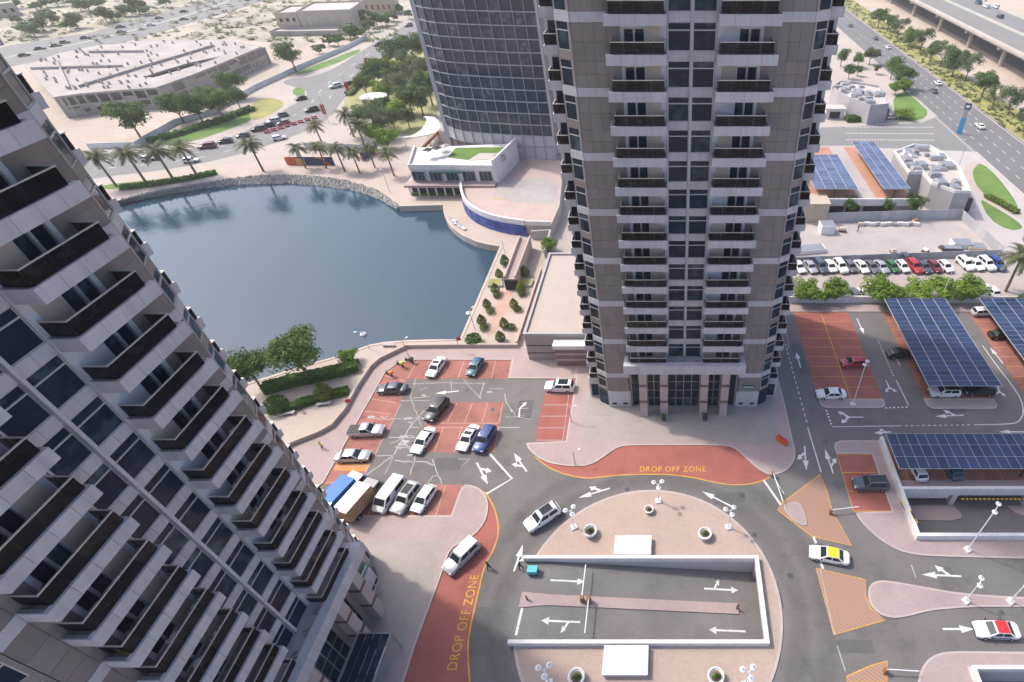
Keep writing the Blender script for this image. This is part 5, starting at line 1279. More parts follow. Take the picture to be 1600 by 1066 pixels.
for i in range(6): p, q = c4[0].lerp(c4[1], i / 6), c4[0].lerp(c4[1], (i + .98) / 6); g = MB(); g.wall([p, q], 0, 2.4, .08); obj('panel', g.mesh('panel', M_print), t)
for i in range(5): p, q = G(566, 252).lerp(G(592, 238), i / 5), G(566, 252).lerp(G(592, 238), (i + .98) / 5); g = MB(); g.wall([p, q], 0, 2.4, .08); obj('panel', g.mesh('panel', M_print), t)
for i in range(8): p, q = G(478, 234).lerp(G(590, 238), i / 8), G(478, 234).lerp(G(590, 238), (i + .98) / 8); g = MB(); g.wall([p, q], 0, 2.2, .08); obj('panel', g.mesh('panel', HB), t)
# ------------------------------------------------------------------ vegetation
def crown_mesh(name, rx, rz, zc_, n_lobes, n_leaf, size, m, seed, point=0.0, fill=.35):
    rn = random.Random(seed); g = MB(); lobes = []
    for _ in range(n_lobes):
        a = rn.uniform(0, 2 * math.pi); rr = rx * math.sqrt(rn.random()) * .72; h = rn.uniform(-.55, .62)
        k = math.sqrt(max(.1, 1 - h * h))
        lobes.append((Vector((rr * k * math.cos(a), rr * k * math.sin(a), zc_ + h * rz)), rx * rn.uniform(.26, .46), rz * rn.uniform(.28, .48)))
    for _ in range(n_leaf):
        c, lr, lz = lobes[rn.randrange(n_lobes)]
        d = Vector((rn.gauss(0, 1), rn.gauss(0, 1), rn.gauss(0, 1) + .25)); d.normalize()
        r_ = rn.random() ** fill
        p = c + Vector((d.x * lr, d.y * lr, d.z * lz)) * r_
        nrm = (d + Vector((rn.uniform(-1, 1), rn.uniform(-1, 1), rn.uniform(-.4, 1))) * .8).normalized()
        x = nrm.orthogonal().normalized(); ang = rn.uniform(0, 6.28); y = nrm.cross(x)
        u = x * math.cos(ang) + y * math.sin(ang); v = nrm.cross(u); s = size * rn.uniform(.6, 1.35)
        g.add([p - u * s * .5, p + v * s * .32, p + u * s * .6, p - v * s * .32], [(0, 1, 2, 3)])
    return g.mesh(name, m)
def trunk_mesh(name, h, r, spread, seed, limbs=5, top=None):
    rn = random.Random(seed); g = MB(); p = Vector((0, 0, -.1)); q = Vector((rn.uniform(-.15, .15) * h * .3, rn.uniform(-.15, .15) * h * .3, h)); g.tube(p, q, r, r * .7, 7, caps=False)
    for k in range(limbs):
        a = 6.28 * k / limbs + rn.uniform(-.4, .4); e = q + Vector((math.cos(a) * spread, math.sin(a) * spread, (top or h) * rn.uniform(.5, .9)))
        mid = q.lerp(e, .5) + Vector((0, 0, .12 * h)); g.tube(q - Vector((0, 0, .1)), mid, r * .5, r * .32, 5, caps=False); g.tube(mid, e, r * .32, r * .1, 5, caps=False)
    return g.mesh(name, M_bark)
# templates: (crown mesh, trunk mesh); built for a crown about 8 m wide (4 m radius), 7 m tall
TPL = {}
TPL['broad'] = [(crown_mesh('crown', 4, 2.6, 4.7, 22, 3400, .42, M_leaf, 11 + k), trunk_mesh('trunk', 2.2, .22, 1.8, 5 + k)) for k in range(3)]
TPL['bright'] = [(crown_mesh('crown', 4, 2.7, 3.6, 20, 3400, .45, M_leaf_bright, 31 + k), trunk_mesh('trunk', 1.6, .2, 1.6, 15 + k)) for k in range(2)]
TPL['grey'] = [(crown_mesh('crown', 4, 2.6, 4.6, 17, 2400, .36, M_leaf_grey, 51 + k, fill=.5), trunk_mesh('trunk', 2.0, .18, 1.9, 25 + k, 6)) for k in range(2)]
TPL['far'] = [(crown_mesh('crown', 4, 2.2, 3.0, 10, 520, .95, M_leaf_grey if k == 1 else M_leaf, 71 + k), trunk_mesh('trunk', 1.4, .2, 1.2, 35 + k, 3)) for k in range(3)]
TPL['garden'] = [(crown_mesh('crown', 4, 2.0, 5.0, 26, 6500, .30, M_leaf, 91 + k, fill=.45), trunk_mesh('trunk', 2.8, .2, 2.2, 45 + k, 6)) for k in range(2)]
def topiary_mesh(seed, n, size, m, prof):
    rn = random.Random(seed); g = MB()
    for _ in range(n):
        t = rn.random(); a = rn.uniform(0, 6.28)
        for i in range(len(prof) - 1):
            if prof[i][0] <= t <= prof[i + 1][0]:
                k = (t - prof[i][0]) / (prof[i + 1][0] - prof[i][0]); r_ = prof[i][1] * (1 - k) + prof[i + 1][1] * k; z = prof[i][2] * (1 - k) + prof[i + 1][2] * k; break
        r_ *= rn.uniform(.78, 1.08); p = Vector((r_ * math.cos(a), r_ * math.sin(a), z + rn.uniform(-.05, .05)))
        nrm = Vector((math.cos(a), math.sin(a), rn.uniform(-.2, .9))) + Vector((rn.uniform(-1, 1), rn.uniform(-1, 1), rn.uniform(-1, 1))) * .6; nrm.normalize()
        u = nrm.orthogonal().normalized(); v = nrm.cross(u); b = rn.uniform(0, 6.28); u, v = u * math.cos(b) + v * math.sin(b), v * math.cos(b) - u * math.sin(b); s = size * rn.uniform(.6, 1.3)
        g.add([p - u * s * .5, p + v * s * .35, p + u * s * .5, p - v * s * .35], [(0, 1, 2, 3)])
    return g.mesh('crown', m)
CONE = [(0, .25, .35), (.15, .8, .5), (.4, .92, 1.0), (.7, .62, 1.7), (.9, .25, 2.2), (1, .03, 2.45)]
BALL = [(0, .3, .1), (.25, .85, .3), (.55, .95, .7), (.8, .65, 1.05), (1, .05, 1.25)]
TPL['cone'] = [(topiary_mesh(3 + k, 1500, .2, M_leaf_olive, CONE), trunk_mesh('trunk', .6, .08, .2, 3, 3)) for k in range(2)]
TPL['ball'] = [(topiary_mesh(13 + k, 900, .2, M_leaf_olive, BALL), trunk_mesh('trunk', .25, .07, .2, 3, 3)) for k in range(2)]
TPL['greenball'] = [(topiary_mesh(23, 1300, .2, M_leaf_hedge, BALL), trunk_mesh('trunk', .25, .07, .2, 3, 3))]
def palm_meshes(seed, h, m=M_palm, nf=24, fl=2.4):
    rn = random.Random(seed); g = MB(); n_ = 7; lean = rn.uniform(-.05, .05)
    for i in range(n_):
        z0, z1 = h * i / n_, h * (i + 1) / n_; g.tube((lean * z0, 0, z0 - .05), (lean * z1, 0, z1), .26 - .012 * i, .22 - .012 * i, 8, caps=False)
    tr = g.mesh('trunk', M_bark); g = MB(); top = Vector((lean * h, 0, h))
    for k in range(nf):
        a = 6.28 * k / nf + rn.uniform(-.15, .15); el = rn.uniform(-.35, 1.15); L_ = fl * rn.uniform(.8, 1.1); prev = top.copy(); d = Vector((math.cos(a) * math.cos(el), math.sin(a) * math.cos(el), math.sin(el)))
        side = Vector((-math.sin(a), math.cos(a), 0))
        for s in range(6):
            d2 = (d + Vector((0, 0, -.22 * s))).normalized(); nx_ = prev + d2 * (L_ / 6); w_ = .36 * (1 - abs(s - 2) / 5.5) + .12
            for sg in (1, -1):
                for q in range(3):
                    p = prev.lerp(nx_, q / 3); tip = p + side * sg * w_ * 1.5 + d2 * .3 + Vector((0, 0, -.14)); g.add([p, p + d2 * .17, tip], [(0, 1, 2)])
            prev = nx_
    return g.mesh('crown', m), tr
TPL['palm'] = [palm_meshes(5 + k, 6.2, nf=40, fl=3.3) for k in range(3)]

_cnt = {}
def plant(kind, u, v, s, label, name='tree', cat='tree', group=None, sz=None, z=0.0, world=None):
    s = s * (1.3 if kind in ('broad', 'grey', 'bright', 'garden', 'palm') else 1.0)
    p = world if world is not None else G(u, v, z); tp = TPL[kind]; k = _cnt.get(kind, 0); _cnt[kind] = k + 1
    cm, tmh = tp[k % len(tp)]
    t = thing(name, label, cat, (p.x, p.y, z), RND.uniform(0, 6.28), group, (s, s, s * (sz or 1)))
    obj('crown', cm, t); obj('trunk', tmh, t); return t

# garden by the left tower
plant('garden', 483, 590, 1.0, 'large feathery grey-green tree behind the hedge by the lake')
plant('garden', 408, 606, .8, 'feathery tree half hidden by the left tower, by the lake')
plant('cone', 510, 622, 1.45, 'clipped conical tree between the two hedges by the lake', 'topiary_tree')
plant('greenball', 435, 640, 1.9, 'large round clipped bush beside the left tower edge', 'round_bush', 'bush')
plant('bright', 547, 566, .35, 'light green bush at the far end of the long hedge', 'round_bush', 'bush')
def hedge(label, pts, w_, h_, n_, m=M_leaf_hedge, size=.22, seed=1, z=0.0):
    rn = random.Random(seed); ln = GL(pts); t = thing('hedge', label, 'hedge'); g = MB(); g.wall(ln, z, z + h_ * .85, w_ * .8); obj('inner_growth', g.mesh('inner_growth', m), t)
    g = MB(); seg = [(b - a).length for a, b in zip(ln, ln[1:])]; tot = sum(seg)
    for _ in range(n_):
        s = rn.random() * tot; i = 0
        while s > seg[i] and i < len(seg) - 1: s -= seg[i]; i += 1
        d = (ln[i + 1] - ln[i]).normalized(); sd_ = Vector((-d.y, d.x, 0)); f = rn.random()
        if f < .45: off, zz, nrm = rn.uniform(-.5, .5) * w_, h_, Vector((0, 0, 1))
        else: sg = rn.choice((-1, 1)); off, zz, nrm = sg * .5 * w_, rn.random() * h_, sd_ * sg
        p = ln[i] + d * s + sd_ * off + Vector((rn.uniform(-.1, .1), rn.uniform(-.1, .1), zz + z + rn.uniform(-.12, .12)))
        nrm = (nrm + Vector((rn.uniform(-1, 1), rn.uniform(-1, 1), rn.uniform(-1, 1))) * .7).normalized(); u = nrm.orthogonal().normalized(); v = nrm.cross(u); k = size * rn.uniform(.6, 1.4)
        g.add([p - u * k, p + v * k * .7, p + u * k, p - v * k * .7], [(0, 1, 2, 3)])
    obj('leaf_cover', g.mesh('leaf_cover', m), t); return t
hedge('long clipped hedge under the feathery trees by the lake', [(415, 612), (455, 601), (500, 591), (535, 583), (560, 575)], 1.9, 1.3, 5200)
hedge('short narrow hedge nearer the wall, below the conical tree', [(438, 646), (475, 632), (510, 622), (545, 613)], 1.3, .8, 2600, seed=2)
hedge('clipped hedge in front of the small grey building', [(1322, 190), (1378, 187)], 2.4, 1.6, 900, size=.4, seed=3)
hedge('low hedge along the palm promenade on the far shore', [(190, 296), (240, 290), (290, 282), (338, 272)], 1.6, .9, 1100, size=.4, seed=4)
hedge('hedge strip along the boulevard by the park', [(545, 150), (565, 130), (592, 105), (612, 86)], 2.6, 1.3, 900, M_leaf_bright, .5, 5)
hedge('low hedge on the lawn edge below the unfinished building', [(235, 224), (290, 208), (340, 192), (395, 172)], 2.4, 1.2, 1100, size=.5, seed=6)
hedge('long low hedge between the lawns beside the grey building', [(1540, 308), (1560, 318), (1588, 334)], 1.6, .8, 500, M_leaf_olive, .35, 7)
# topiary promenade
cones = [(790, 415), (781, 434), (775, 458), (762, 481), (754, 507), (783, 533), (789, 512), (804, 481), (815, 457), (821, 432)]
where = ['nearest the lake terrace on the water side', 'second from the lake terrace on the water side', 'left of the walkway stair', 'fourth down on the water side', 'fifth down on the water side', 'at the near end on the hall side', 'second from the near end on the hall side', 'third from the near end on the hall side', 'right of the walkway stair', 'farthest up on the hall side']
for (u, v), wq in zip(cones, where): plant('cone', u, v, 1.0 + RND.uniform(-.1, .12), f'pointed topiary tree in the lakeside garden, {wq}', 'topiary_tree', group='pointed topiary trees')
plant('greenball', 741, 536, 1.5, 'large round topiary tree at the lake corner of the topiary garden', 'topiary_tree', group='pointed topiary trees')
for (u, v), wq in zip([(777, 464), (816, 462), (809, 486), (767, 489), (800, 514), (757, 515)], ['just below the left glass planter', 'just below the right glass planter', 'third from the walkway on the hall side', 'middle of the water side', 'near end of the hall side', 'near end of the water side']):
    plant('ball', u, v, .85, f'small clipped ball bush in the topiary garden, {wq}', 'ball_bush', 'bush', 'clipped ball bushes')
plant('bright', 858, 396, .45, 'bright green shrub at the far corner of the annex roof', 'shrub', 'bush')
# row of trees behind the solar car park
for k, (u, s, kd) in enumerate(((1259, .62, 'bright'), (1299, .6, 'bright'), (1374, .72, 'bright'), (1428, .64, 'bright'), (1468, .66, 'bright'), (1507, .68, 'bright'))):
    plant(kd, u, 469, s * 1.2, f'bushy bright green tree behind the solar car park, {ORD[k]} from the central tower', group='row of street trees behind the wall', sz=.72)
plant('bright', 1334, 470, .2, 'small yellow-green shrub between parked cars behind the wall', 'shrub', 'bush')
for k, (u, v) in enumerate(((1328, 336), (1383, 334), (1424, 337))):
    plant('broad', u, v, .5 + .1 * (k == 2), f'small round green tree before the parking deck, {ORD[k]} from the left', group='trees before the parking deck')
plant('palm', 1571, 455, 1.0, 'tall palm in the forecourt near the right edge', 'palm_tree', 'palm', 'palms')
plant('broad', 1604, 395, .5, 'green tree cut by the right edge, beside the lawn')
plant('greenball', 1602, 480, 2.2, 'round green shrub cut by the right edge behind the car port', 'round_bush', 'bush')
# avenue trees
for k, (u, v, s, kd) in enumerate(((1371, 44, 1.05, 'broad'), (1386, 50, .95, 'broad'), (1401, 60, 1.1, 'grey'), (1419, 73, 1.05, 'bright'), (1437, 82, 1.15, 'grey'), (1452, 96, .9, 'broad'), (1469, 104, 1.15, 'grey'), (1487, 120, 1.2, 'broad'), (1508, 126, 1.15, 'grey'), (1533, 152, 1.0, 'broad'), (1551, 165, .8, 'grey'), (1574, 180, 1.05, 'grey'), (1598, 206, .9, 'grey'))):
    c = {'broad': 'green', 'grey': 'grey-green', 'bright': 'light green'}[kd]
    plant(kd, u, v, s, f'{c} tree on the verge between avenue and sand, {ORD[k]} from the far end', group='trees on the avenue verge')
for k, (u, v, s, kd) in enumerate(((1313, 104, .75, 'broad'), (1340, 106, .65, 'broad'), (1358, 101, .75, 'broad'), (1325, 124, .6, 'broad'), (1339, 119, .45, 'broad'), (1369, 116, .4, 'broad'), (1391, 124, .9, 'broad'), (1408, 138, .95, 'broad'), (1398, 148, .6, 'bright'), (1412, 146, .7, 'bright'))):
    plant(kd, u, v, s, f'tree among the car park and verge left of the avenue, {ORD[k]} from the far end', group='trees left of the avenue')
plant('bright', 1411, 186, .8, 'yellow-green spreading bush on the curved verge', 'shrub', 'bush', sz=.5)
# upper left
for k, (u, v, s, kd) in enumerate(((222, 219, 1.3, 'broad'), (288, 192, 1.0, 'broad'), (318, 192, 1.1, 'broad'), (350, 188, 1.15, 'broad'), (336, 176, .9, 'broad'), (372, 154, 1.05, 'broad'), (376, 170, .8, 'broad'))):
    plant(kd, u, v, s, f'dark green tree on the lawn before the unfinished building, {ORD[k]} from the left', group='trees before the unfinished building')
plant('broad', 463, 112, 1.2, 'round green tree standing alone on the sand beside the boulevard')
park = [(625, 108, 1.3), (648, 98, 1.3), (668, 92, 1.4), (640, 118, 1.1), (606, 138, 1.2), (588, 140, 1.0), (622, 140, 1.3), (648, 142, 1.3), (575, 152, .9), (665, 130, 1.1), (602, 158, 1.0), (628, 158, 1.1), (645, 178, 1.0), (662, 182, 1.1), (625, 186, .8), (585, 178, .6), (676, 165, 1.2), (604, 176, .6), (590, 222, .8), (602, 215, 1.0), (577, 205, .9), (618, 205, .8), (608, 232, .8), (594, 200, .9), (640, 200, .7)]
for k, (u, v, s) in enumerate(park):
    plant(('broad', 'broad', 'bright', 'grey')[k % 4], u, v, s, f'leafy tree in the lakeside park left of the glass tower, {ORD[k] if k < 24 else "last"} along the mass', group='park trees left of the glass tower')
for k, (u, v, s) in enumerate(((182, 291, 1.0), (230, 288, 1.05), (272, 282, 1.05), (309, 276, 1.0), (412, 268, .95), (478, 263, .75), (510, 263, .75), (539, 268, .8), (562, 270, .75), (506, 230, .8), (572, 235, .95), (553, 214, .9), (616, 275, .8), (586, 262, .7))):
    plant('palm', u, v, s, f'palm on the far lake promenade, {ORD[k]} counted from the left tower', 'palm_tree', 'palm', 'promenade palms')
far = [(10, 18), (28, 14), (60, 18), (74, 12), (92, 10), (100, 3), (128, 18), (142, 20), (158, 14), (40, 52), (56, 58), (68, 50), (112, 48), (122, 44), (168, 36), (180, 34), (196, 26), (208, 26), (219, 22), (230, 24), (262, 12), (300, 4), (85, 40), (30, 38), (565, 38), (577, 50), (590, 42), (604, 40), (616, 34), (626, 22), (560, 62), (548, 60), (530, 72), (515, 72), (500, 84), (640, 30)]
for k, (u, v) in enumerate(far):
    side = 'scrubland at the upper left' if k < 24 else 'sand coloured hall'
    nth = ORD[k if k < 24 else k - 24]
    plant('far', u, v, (1.4 if k < 24 else 1.2) * RND.uniform(.7, 1.25), f'far hazy tree by the {side}, {nth} of its cluster', group='far trees', sz=RND.uniform(.8, 1.1))
# low scrub dotted over the waste land
rn = random.Random(77); g = MB()
for _ in range(900):
    u, v = (rn.uniform(-60, 330), rn.uniform(-20, 72)) if rn.random() < .5 else (rn.uniform(300, 620), rn.uniform(-10, 66))
    if rn.random() < .5 and v > 71 - u * .2 and u < 330: continue
    p = G(u, v); r_ = rn.uniform(.5, 1.8)
    for _k in range(7):
        d = Vector((rn.uniform(-1, 1), rn.uniform(-1, 1), rn.uniform(0, .7))) * r_; q = p + d; s = r_ * .6; a = rn.uniform(0, 6.28)
        g.add([q + Vector((math.cos(a) * s, math.sin(a) * s, 0)), q + Vector((-math.sin(a) * s, math.cos(a) * s, .3)), q - Vector((math.cos(a) * s, math.sin(a) * s, 0)), q + Vector((math.sin(a) * s, -math.cos(a) * s, .2))], [(0, 1, 2, 3)])
obj('scrub_growth', g.mesh('scrub_growth', M_leaf_olive), label='low olive scrub dotted over the waste ground in the distance', cat='scrub', kind='stuff')
rn = random.Random(78); g = MB()
for _ in range(700):
    p = V3(rn.uniform(112, 124), rn.uniform(140, 520)); r_ = rn.uniform(.3, 1.0)
    for _k in range(5):
        q = p + Vector((rn.uniform(-1, 1), rn.uniform(-1, 1), rn.uniform(0, .6))) * r_; s = r_ * .6; a = rn.uniform(0, 6.28)
        g.add([q + Vector((math.cos(a) * s, math.sin(a) * s, 0)), q + Vector((-math.sin(a) * s, math.cos(a) * s, .3)), q - Vector((math.cos(a) * s, math.sin(a) * s, 0)), q + Vector((math.sin(a) * s, -math.cos(a) * s, .2))], [(0, 1, 2, 3)])
obj('verge_shrubs', g.mesh('verge_shrubs', M_leaf_grey), label='low ground cover under the trees along the avenue verge', cat='ground cover', kind='stuff')
# ------------------------------------------------------------------ vehicles
def paint(name, col, rough=.25, metal=.0):
    m = mat(name, col, rough, .02, 2, 8, .01, metal=metal, spec=.5, local=True)
    b = m.node_tree.nodes['Principled BSDF']; b.inputs['Coat Weight'].default_value = .6; b.inputs['Coat Roughness'].default_value = .08
    return m
PAINT = {'white': paint('paint_white', (.78, .78, .77)), 'silver': paint('paint_silver', (.46, .47, .48), .3, .3), 'grey': paint('paint_grey', (.15, .155, .165), .3, .2), 'black': paint('paint_black', (.018, .018, .02)),
         'navy': paint('paint_navy', (.02, .03, .07)), 'blue': paint('paint_blue', (.022, .06, .20)), 'teal': paint('paint_teal', (.03, .12, .18)), 'red': paint('paint_red', (.42, .03, .035)), 'maroon': paint('paint_maroon', (.18, .03, .045)),
         'green': paint('paint_green', (.04, .15, .05)), 'beige': paint('paint_beige', (.66, .58, .46)), 'yellow': paint('paint_yellow', (.85, .70, .02)), 'taxired': paint('paint_taxi_red', (.65, .03, .03)), 'slate': paint('paint_slate', (.07, .085, .11))}
M_tyre = mat('tyre_rubber', (.02, .02, .02), .8, local=True); M_rim = mat('alloy_rim', (.45, .45, .46), .35, metal=.6, local=True)
M_lamp = mat('headlamp', (.75, .77, .8), .15, local=True); M_tail = mat('tail_lamp', (.35, .015, .015), .25, local=True); M_trim = mat('dark_trim', (.03, .03, .032), .6, local=True); M_plate = mat('number_plate', (.7, .7, .68), .5, local=True)
CAR_SPEC = {  # length, width, height, belt, hood height, cabin (rear glass foot, roof rear, roof front, screen foot), nose round
    'sedan': dict(L=4.8, W=1.84, H=1.45, belt=.92, hood=.88, cab=(-1.75, -1.05, .35, 1.15), boot=.98),
    'hatch': dict(L=4.2, W=1.78, H=1.5, belt=.95, hood=.9, cab=(-1.95, -1.55, .3, 1.1), boot=.98),
    'suv': dict(L=4.85, W=1.95, H=1.78, belt=1.12, hood=1.08, cab=(-2.3, -1.95, .45, 1.15), boot=1.1),
    'van': dict(L=5.3, W=1.95, H=2.05, belt=1.2, hood=1.15, cab=(-2.6, -2.5, 1.35, 2.15), boot=1.2),
    'pickup': dict(L=5.2, W=1.88, H=1.75, belt=1.1, hood=1.08, cab=(-.75, -.55, .5, 1.2), boot=1.1)}
_CAR = {}
def car_parts(kind):
    if kind in _CAR: return _CAR[kind]
    c = CAR_SPEC[kind]; L, Wd, H, belt, hood = c['L'], c['W'] / 2, c['H'], c['belt'], c['hood']; x0, x1 = -L / 2, L / 2; cr, rr, rf, cf = c['cab']
    # lower body loft
    g = MB(); N_ = 15; ring = []
    for i in range(N_):
        t = i / (N_ - 1); x = x0 + L * t; e = min(t, 1 - t) * L
        w_ = Wd * (1 - .20 * max(0, 1 - e / .55) ** 2)
        if x > cf: top = hood - (.16 if kind != 'van' else .22) * ((x - cf) / (x1 - cf)) ** 2
        elif x < cr: top = c['boot'] - .05 * ((cr - x) / max(.1, cr - x0))
        else: top = belt
        top -= .10 * max(0, 1 - e / .25)
        zb = .26 + .10 * max(0, 1 - e / .5)
        sec = [(-w_ * .93, zb), (-w_, zb + .2), (-w_ * 1.0, top - .28), (-w_ * .95, top - .06), (-w_ * .80, top + .015), (0, top + .045), (w_ * .80, top + .015), (w_ * .95, top - .06), (w_ * 1.0, top - .28), (w_, zb + .2), (w_ * .93, zb)]
        ring.append([(x, y, z) for y, z in sec])
    k = len(ring[0]); vs_ = [p for r_ in ring for p in r_]
    fs = [(i * k + j, i * k + j + 1, (i + 1) * k + j + 1, (i + 1) * k + j) for i in range(N_ - 1) for j in range(k - 1)] + [(i * k + k - 1, i * k, (i + 1) * k, (i + 1) * k + k - 1) for i in range(N_ - 1)]
    fs = [f[::-1] for f in fs]; fs += [tuple(range(k)), tuple(reversed(range((N_ - 1) * k, N_ * k)))]
    g.add(vs_, fs)
    # cabin shell
    wb, wr = Wd * .93, Wd * .74; zb = belt - .03
    if kind == 'van': wr = Wd * .86
    B = [(cr, -wb, zb), (cf, -wb, zb), (cf, wb, zb), (cr, wb, zb)]; T_ = [(rr, -wr, H - .06), (rf, -wr, H - .05), (rf, wr, H - .05), (rr, wr, H - .06)]; T2 = [(rr + .18, -wr * .8, H), (rf - .2, -wr * .8, H), (rf - .2, wr * .8, H), (rr + .18, wr * .8, H)]
    g.add(B + T_ + T2, [(0, 1, 5, 4), (1, 2, 6, 5), (2, 3, 7, 6), (3, 0, 4, 7), (4, 5, 9, 8), (5, 6, 10, 9), (6, 7, 11, 10), (7, 4, 8, 11), (8, 9, 10, 11)])
    body = g.mesh('body', PAINT['white'], 35)
    V = lambda a: Vector(a)
    def quad(p, q, r_, s_, name, out, m=M_cglass, u=(.06, .94), v=(.12, .9)):
        p, q, r_, s_ = V(p), V(q), V(r_), V(s_); f = lambda a, b: (p.lerp(q, a)).lerp(s_.lerp(r_, a), b) + V(out) * .012
        g = MB(); g.add([f(u[0], v[0]), f(u[1], v[0]), f(u[1], v[1]), f(u[0], v[1])], [(0, 1, 2, 3)]); return g.mesh(name, m)
    P_ = []
    P_.append(('windscreen', quad(B[1], B[2], T_[2], T_[1], 'windscreen', (.7, 0, .7)), None))
    if kind != 'van': P_.append(('rear_window', quad(B[3], B[0], T_[0], T_[3], 'rear_window', (-.7, 0, .5)), None))
    for s, (a, b, c_, d) in ((-1, (B[0], B[1], T_[1], T_[0])), (1, (B[2], B[3], T_[3], T_[2]))):
        spl = ((.10, .50), (.54, .88)) if kind not in ('pickup', 'van') else (((.15, .85),) if kind == 'pickup' else ((.76, .94), (.1, .5)))
        for (u0, u1) in spl:
            uu = (u0, u1) if s < 0 else (1 - u1, 1 - u0)
            P_.append(('side_window', quad(a, b, c_, d, 'side_window', (0, s, .3), u=uu), None))
    g = MB(); g.tube((0, -.11, 0), (0, .11, 0), .33, .33, 16); wh = g.mesh('wheel', M_tyre, 40)
    g = MB(); g.tube((0, -.12, 0), (0, .12, 0), .2, .2, 10); rim = g.mesh('rim', M_rim)
    wx = L * .295
    for sx_ in (-1, 1):
        for sy in (-1, 1): P_.append(('wheel', wh, (sx_ * wx, sy * (Wd - .09), .33), rim))
    for sy in (-1, 1):
        g = MB(); g.box(x1 - .2, x1 - .03, sy * Wd * .66 - .18, sy * Wd * .66 + .18, hood - .36, hood - .2); P_.append(('headlight', g.mesh('headlight', M_lamp), None))
        g = MB(); g.box(x0 + .0, x0 + .12, sy * Wd * .66 - .16, sy * Wd * .66 + .16, c['boot'] - .36, c['boot'] - .18); P_.append(('tail_light', g.mesh('tail_light', M_tail), None))
        g = MB(); g.box(cf - .28, cf - .12, sy * (Wd + .08) - .09, sy * (Wd + .08) + .09, belt - .02, belt + .12); P_.append(('wing_mirror', g.mesh('wing_mirror', M_trim), None))
    g = MB(); g.box(x1 - .06, x1 + .015, -Wd * .45, Wd * .45, .42, .62); P_.append(('grille', g.mesh('grille', M_trim), None))
    _CAR[kind] = (body, P_); return _CAR[kind]
def set_paint(o, m):
    o.material_slots[0].link = 'OBJECT'; o.material_slots[0].material = m
def car(kind, color, x, y, head, label, group=None, z=0.0, extras=(), name=None, detail=True):
    body, P_ = car_parts(kind); t = thing(name or ('parked_car' if group and 'park' in group else 'car'), label, 'van' if kind == 'van' else 'car', (x, y, z), R(head), group)
    b = obj('body', body, t); set_paint(b, PAINT[color])
    for p in P_:
        if not detail and p[0] in ('grille', 'wing_mirror'): continue
        o = obj(p[0], p[1], t, p[2] or (0, 0, 0))
        if len(p) > 3 and detail: obj('rim', p[3], o)
    c = CAR_SPEC[kind]; rr, rf = c['cab'][1], c['cab'][2]; H = c['H']; wr = c['W'] * .3
    for e in extras:
        g = MB()
        if e == 'sunroof': g.box(rr + .5, rf - .35, -wr, wr, H, H + .012); obj('glass_roof', g.mesh('glass_roof', M_cglass), t)
        elif e == 'rails':
            for s in (-1, 1): g = MB(); g.box(rr + .2, rf - .2, s * wr * 1.05 - .03, s * wr * 1.05 + .03, H, H + .07); obj('roof_rail', g.mesh('roof_rail', M_metal), t)
        elif e == 'whiteroof': g.box(rr - .15, rf - .1, -wr * 1.25, wr * 1.25, H - .01, H + .06); obj('roof', g.mesh('roof', PAINT['white']), t)
        elif e == 'yellowroof' or e == 'redroof':
            m = PAINT['yellow' if e[0] == 'y' else 'taxired']
            g.box(rr + .06, rf - .08, -wr * 1.16, wr * 1.16, H - .04, H + .015); obj('roof', g.mesh('roof', m), t)
            g = MB(); g.box(-.5, -.3, -.35, .35, H + .01, H + .16); obj('roof_sign', g.mesh('roof_sign', m), t)
        elif e == 'sidebands':
            for s in (-1, 1): g = MB(); g.add([(-2.45, s * .93, 1.25), (1.2, s * .93, 1.25), (1.2, s * .865, 1.85), (-2.45, s * .865, 1.85)], [(0, 1, 2, 3)]); obj('side_window', g.mesh('side_window', M_cglass), t)
        elif e == 'cover': g.box(-2.45, -.72, -.82, .82, c['belt'] - .02, c['belt'] + .1); obj('bed_cover', g.mesh('bed_cover', M_trim), t)
        elif e == 'darkroof': g.box(rr + .05, rf - .08, -wr * 1.2, wr * 1.2, H - .03, H + .015); obj('roof', g.mesh('roof', PAINT['black']), t)
        elif e == 'stripe':
            for s in (-1, 1): g = MB(); g.box(-1.2, 1.0, s * c['W'] * .502 - .01, s * c['W'] * .502 + .01, .62, .82); obj('door_stripe', g.mesh('door_stripe', PAINT['blue']), t)
    return t
def carp(kind, color, u, v, head, label, group=None, **k):
    p = G(u, v, .5); return car(kind, color, p.x, p.y, head, label, group, **k)

LOT = 'cars parked in the old car park by the lake'
carp('sedan', 'white', 682, 574, -100, 'white saloon with dark glass roof in the top row of the lakeside car park', LOT, extras=('sunroof',))
carp('hatch', 'teal', 743, 574, -100, 'teal hatchback in the top row of the lakeside car park', LOT)
carp('sedan', 'slate', 613, 608, 182, 'dark blue saloon parked sideways at the upper left of the lakeside car park', LOT)
carp('suv', 'black', 683, 641, -106, 'black estate alone in the upper middle row of the lakeside car park', LOT)
carp('pickup', 'silver', 573, 674, 3, 'silver pickup with dark bed cover at the left edge of the car park', LOT, extras=('cover',))
carp('sedan', 'silver', 552, 713, 3, 'silver saloon beside the orange stall at the left edge of the car park', LOT)
carp('sedan', 'white', 662, 689, -102, 'white saloon at the left end of the middle row, lakeside car park', LOT)
carp('sedan', 'white', 732, 685, -102, 'white saloon beside the blue car in the middle row', LOT, extras=('sunroof',))
carp('suv', 'blue', 758, 687, -102, 'bright dark blue car at the right end of the middle row', LOT)
carp('van', 'white', 610, 775, -105, 'white panel van beside the box truck in the bottom row', LOT)
carp('suv', 'silver', 636, 779, -107, 'silver car with dark glass roof beside the white van', LOT, extras=('sunroof', 'rails'))
carp('hatch', 'white', 663, 780, -105, 'small white hatchback at the right of the bottom row', LOT)
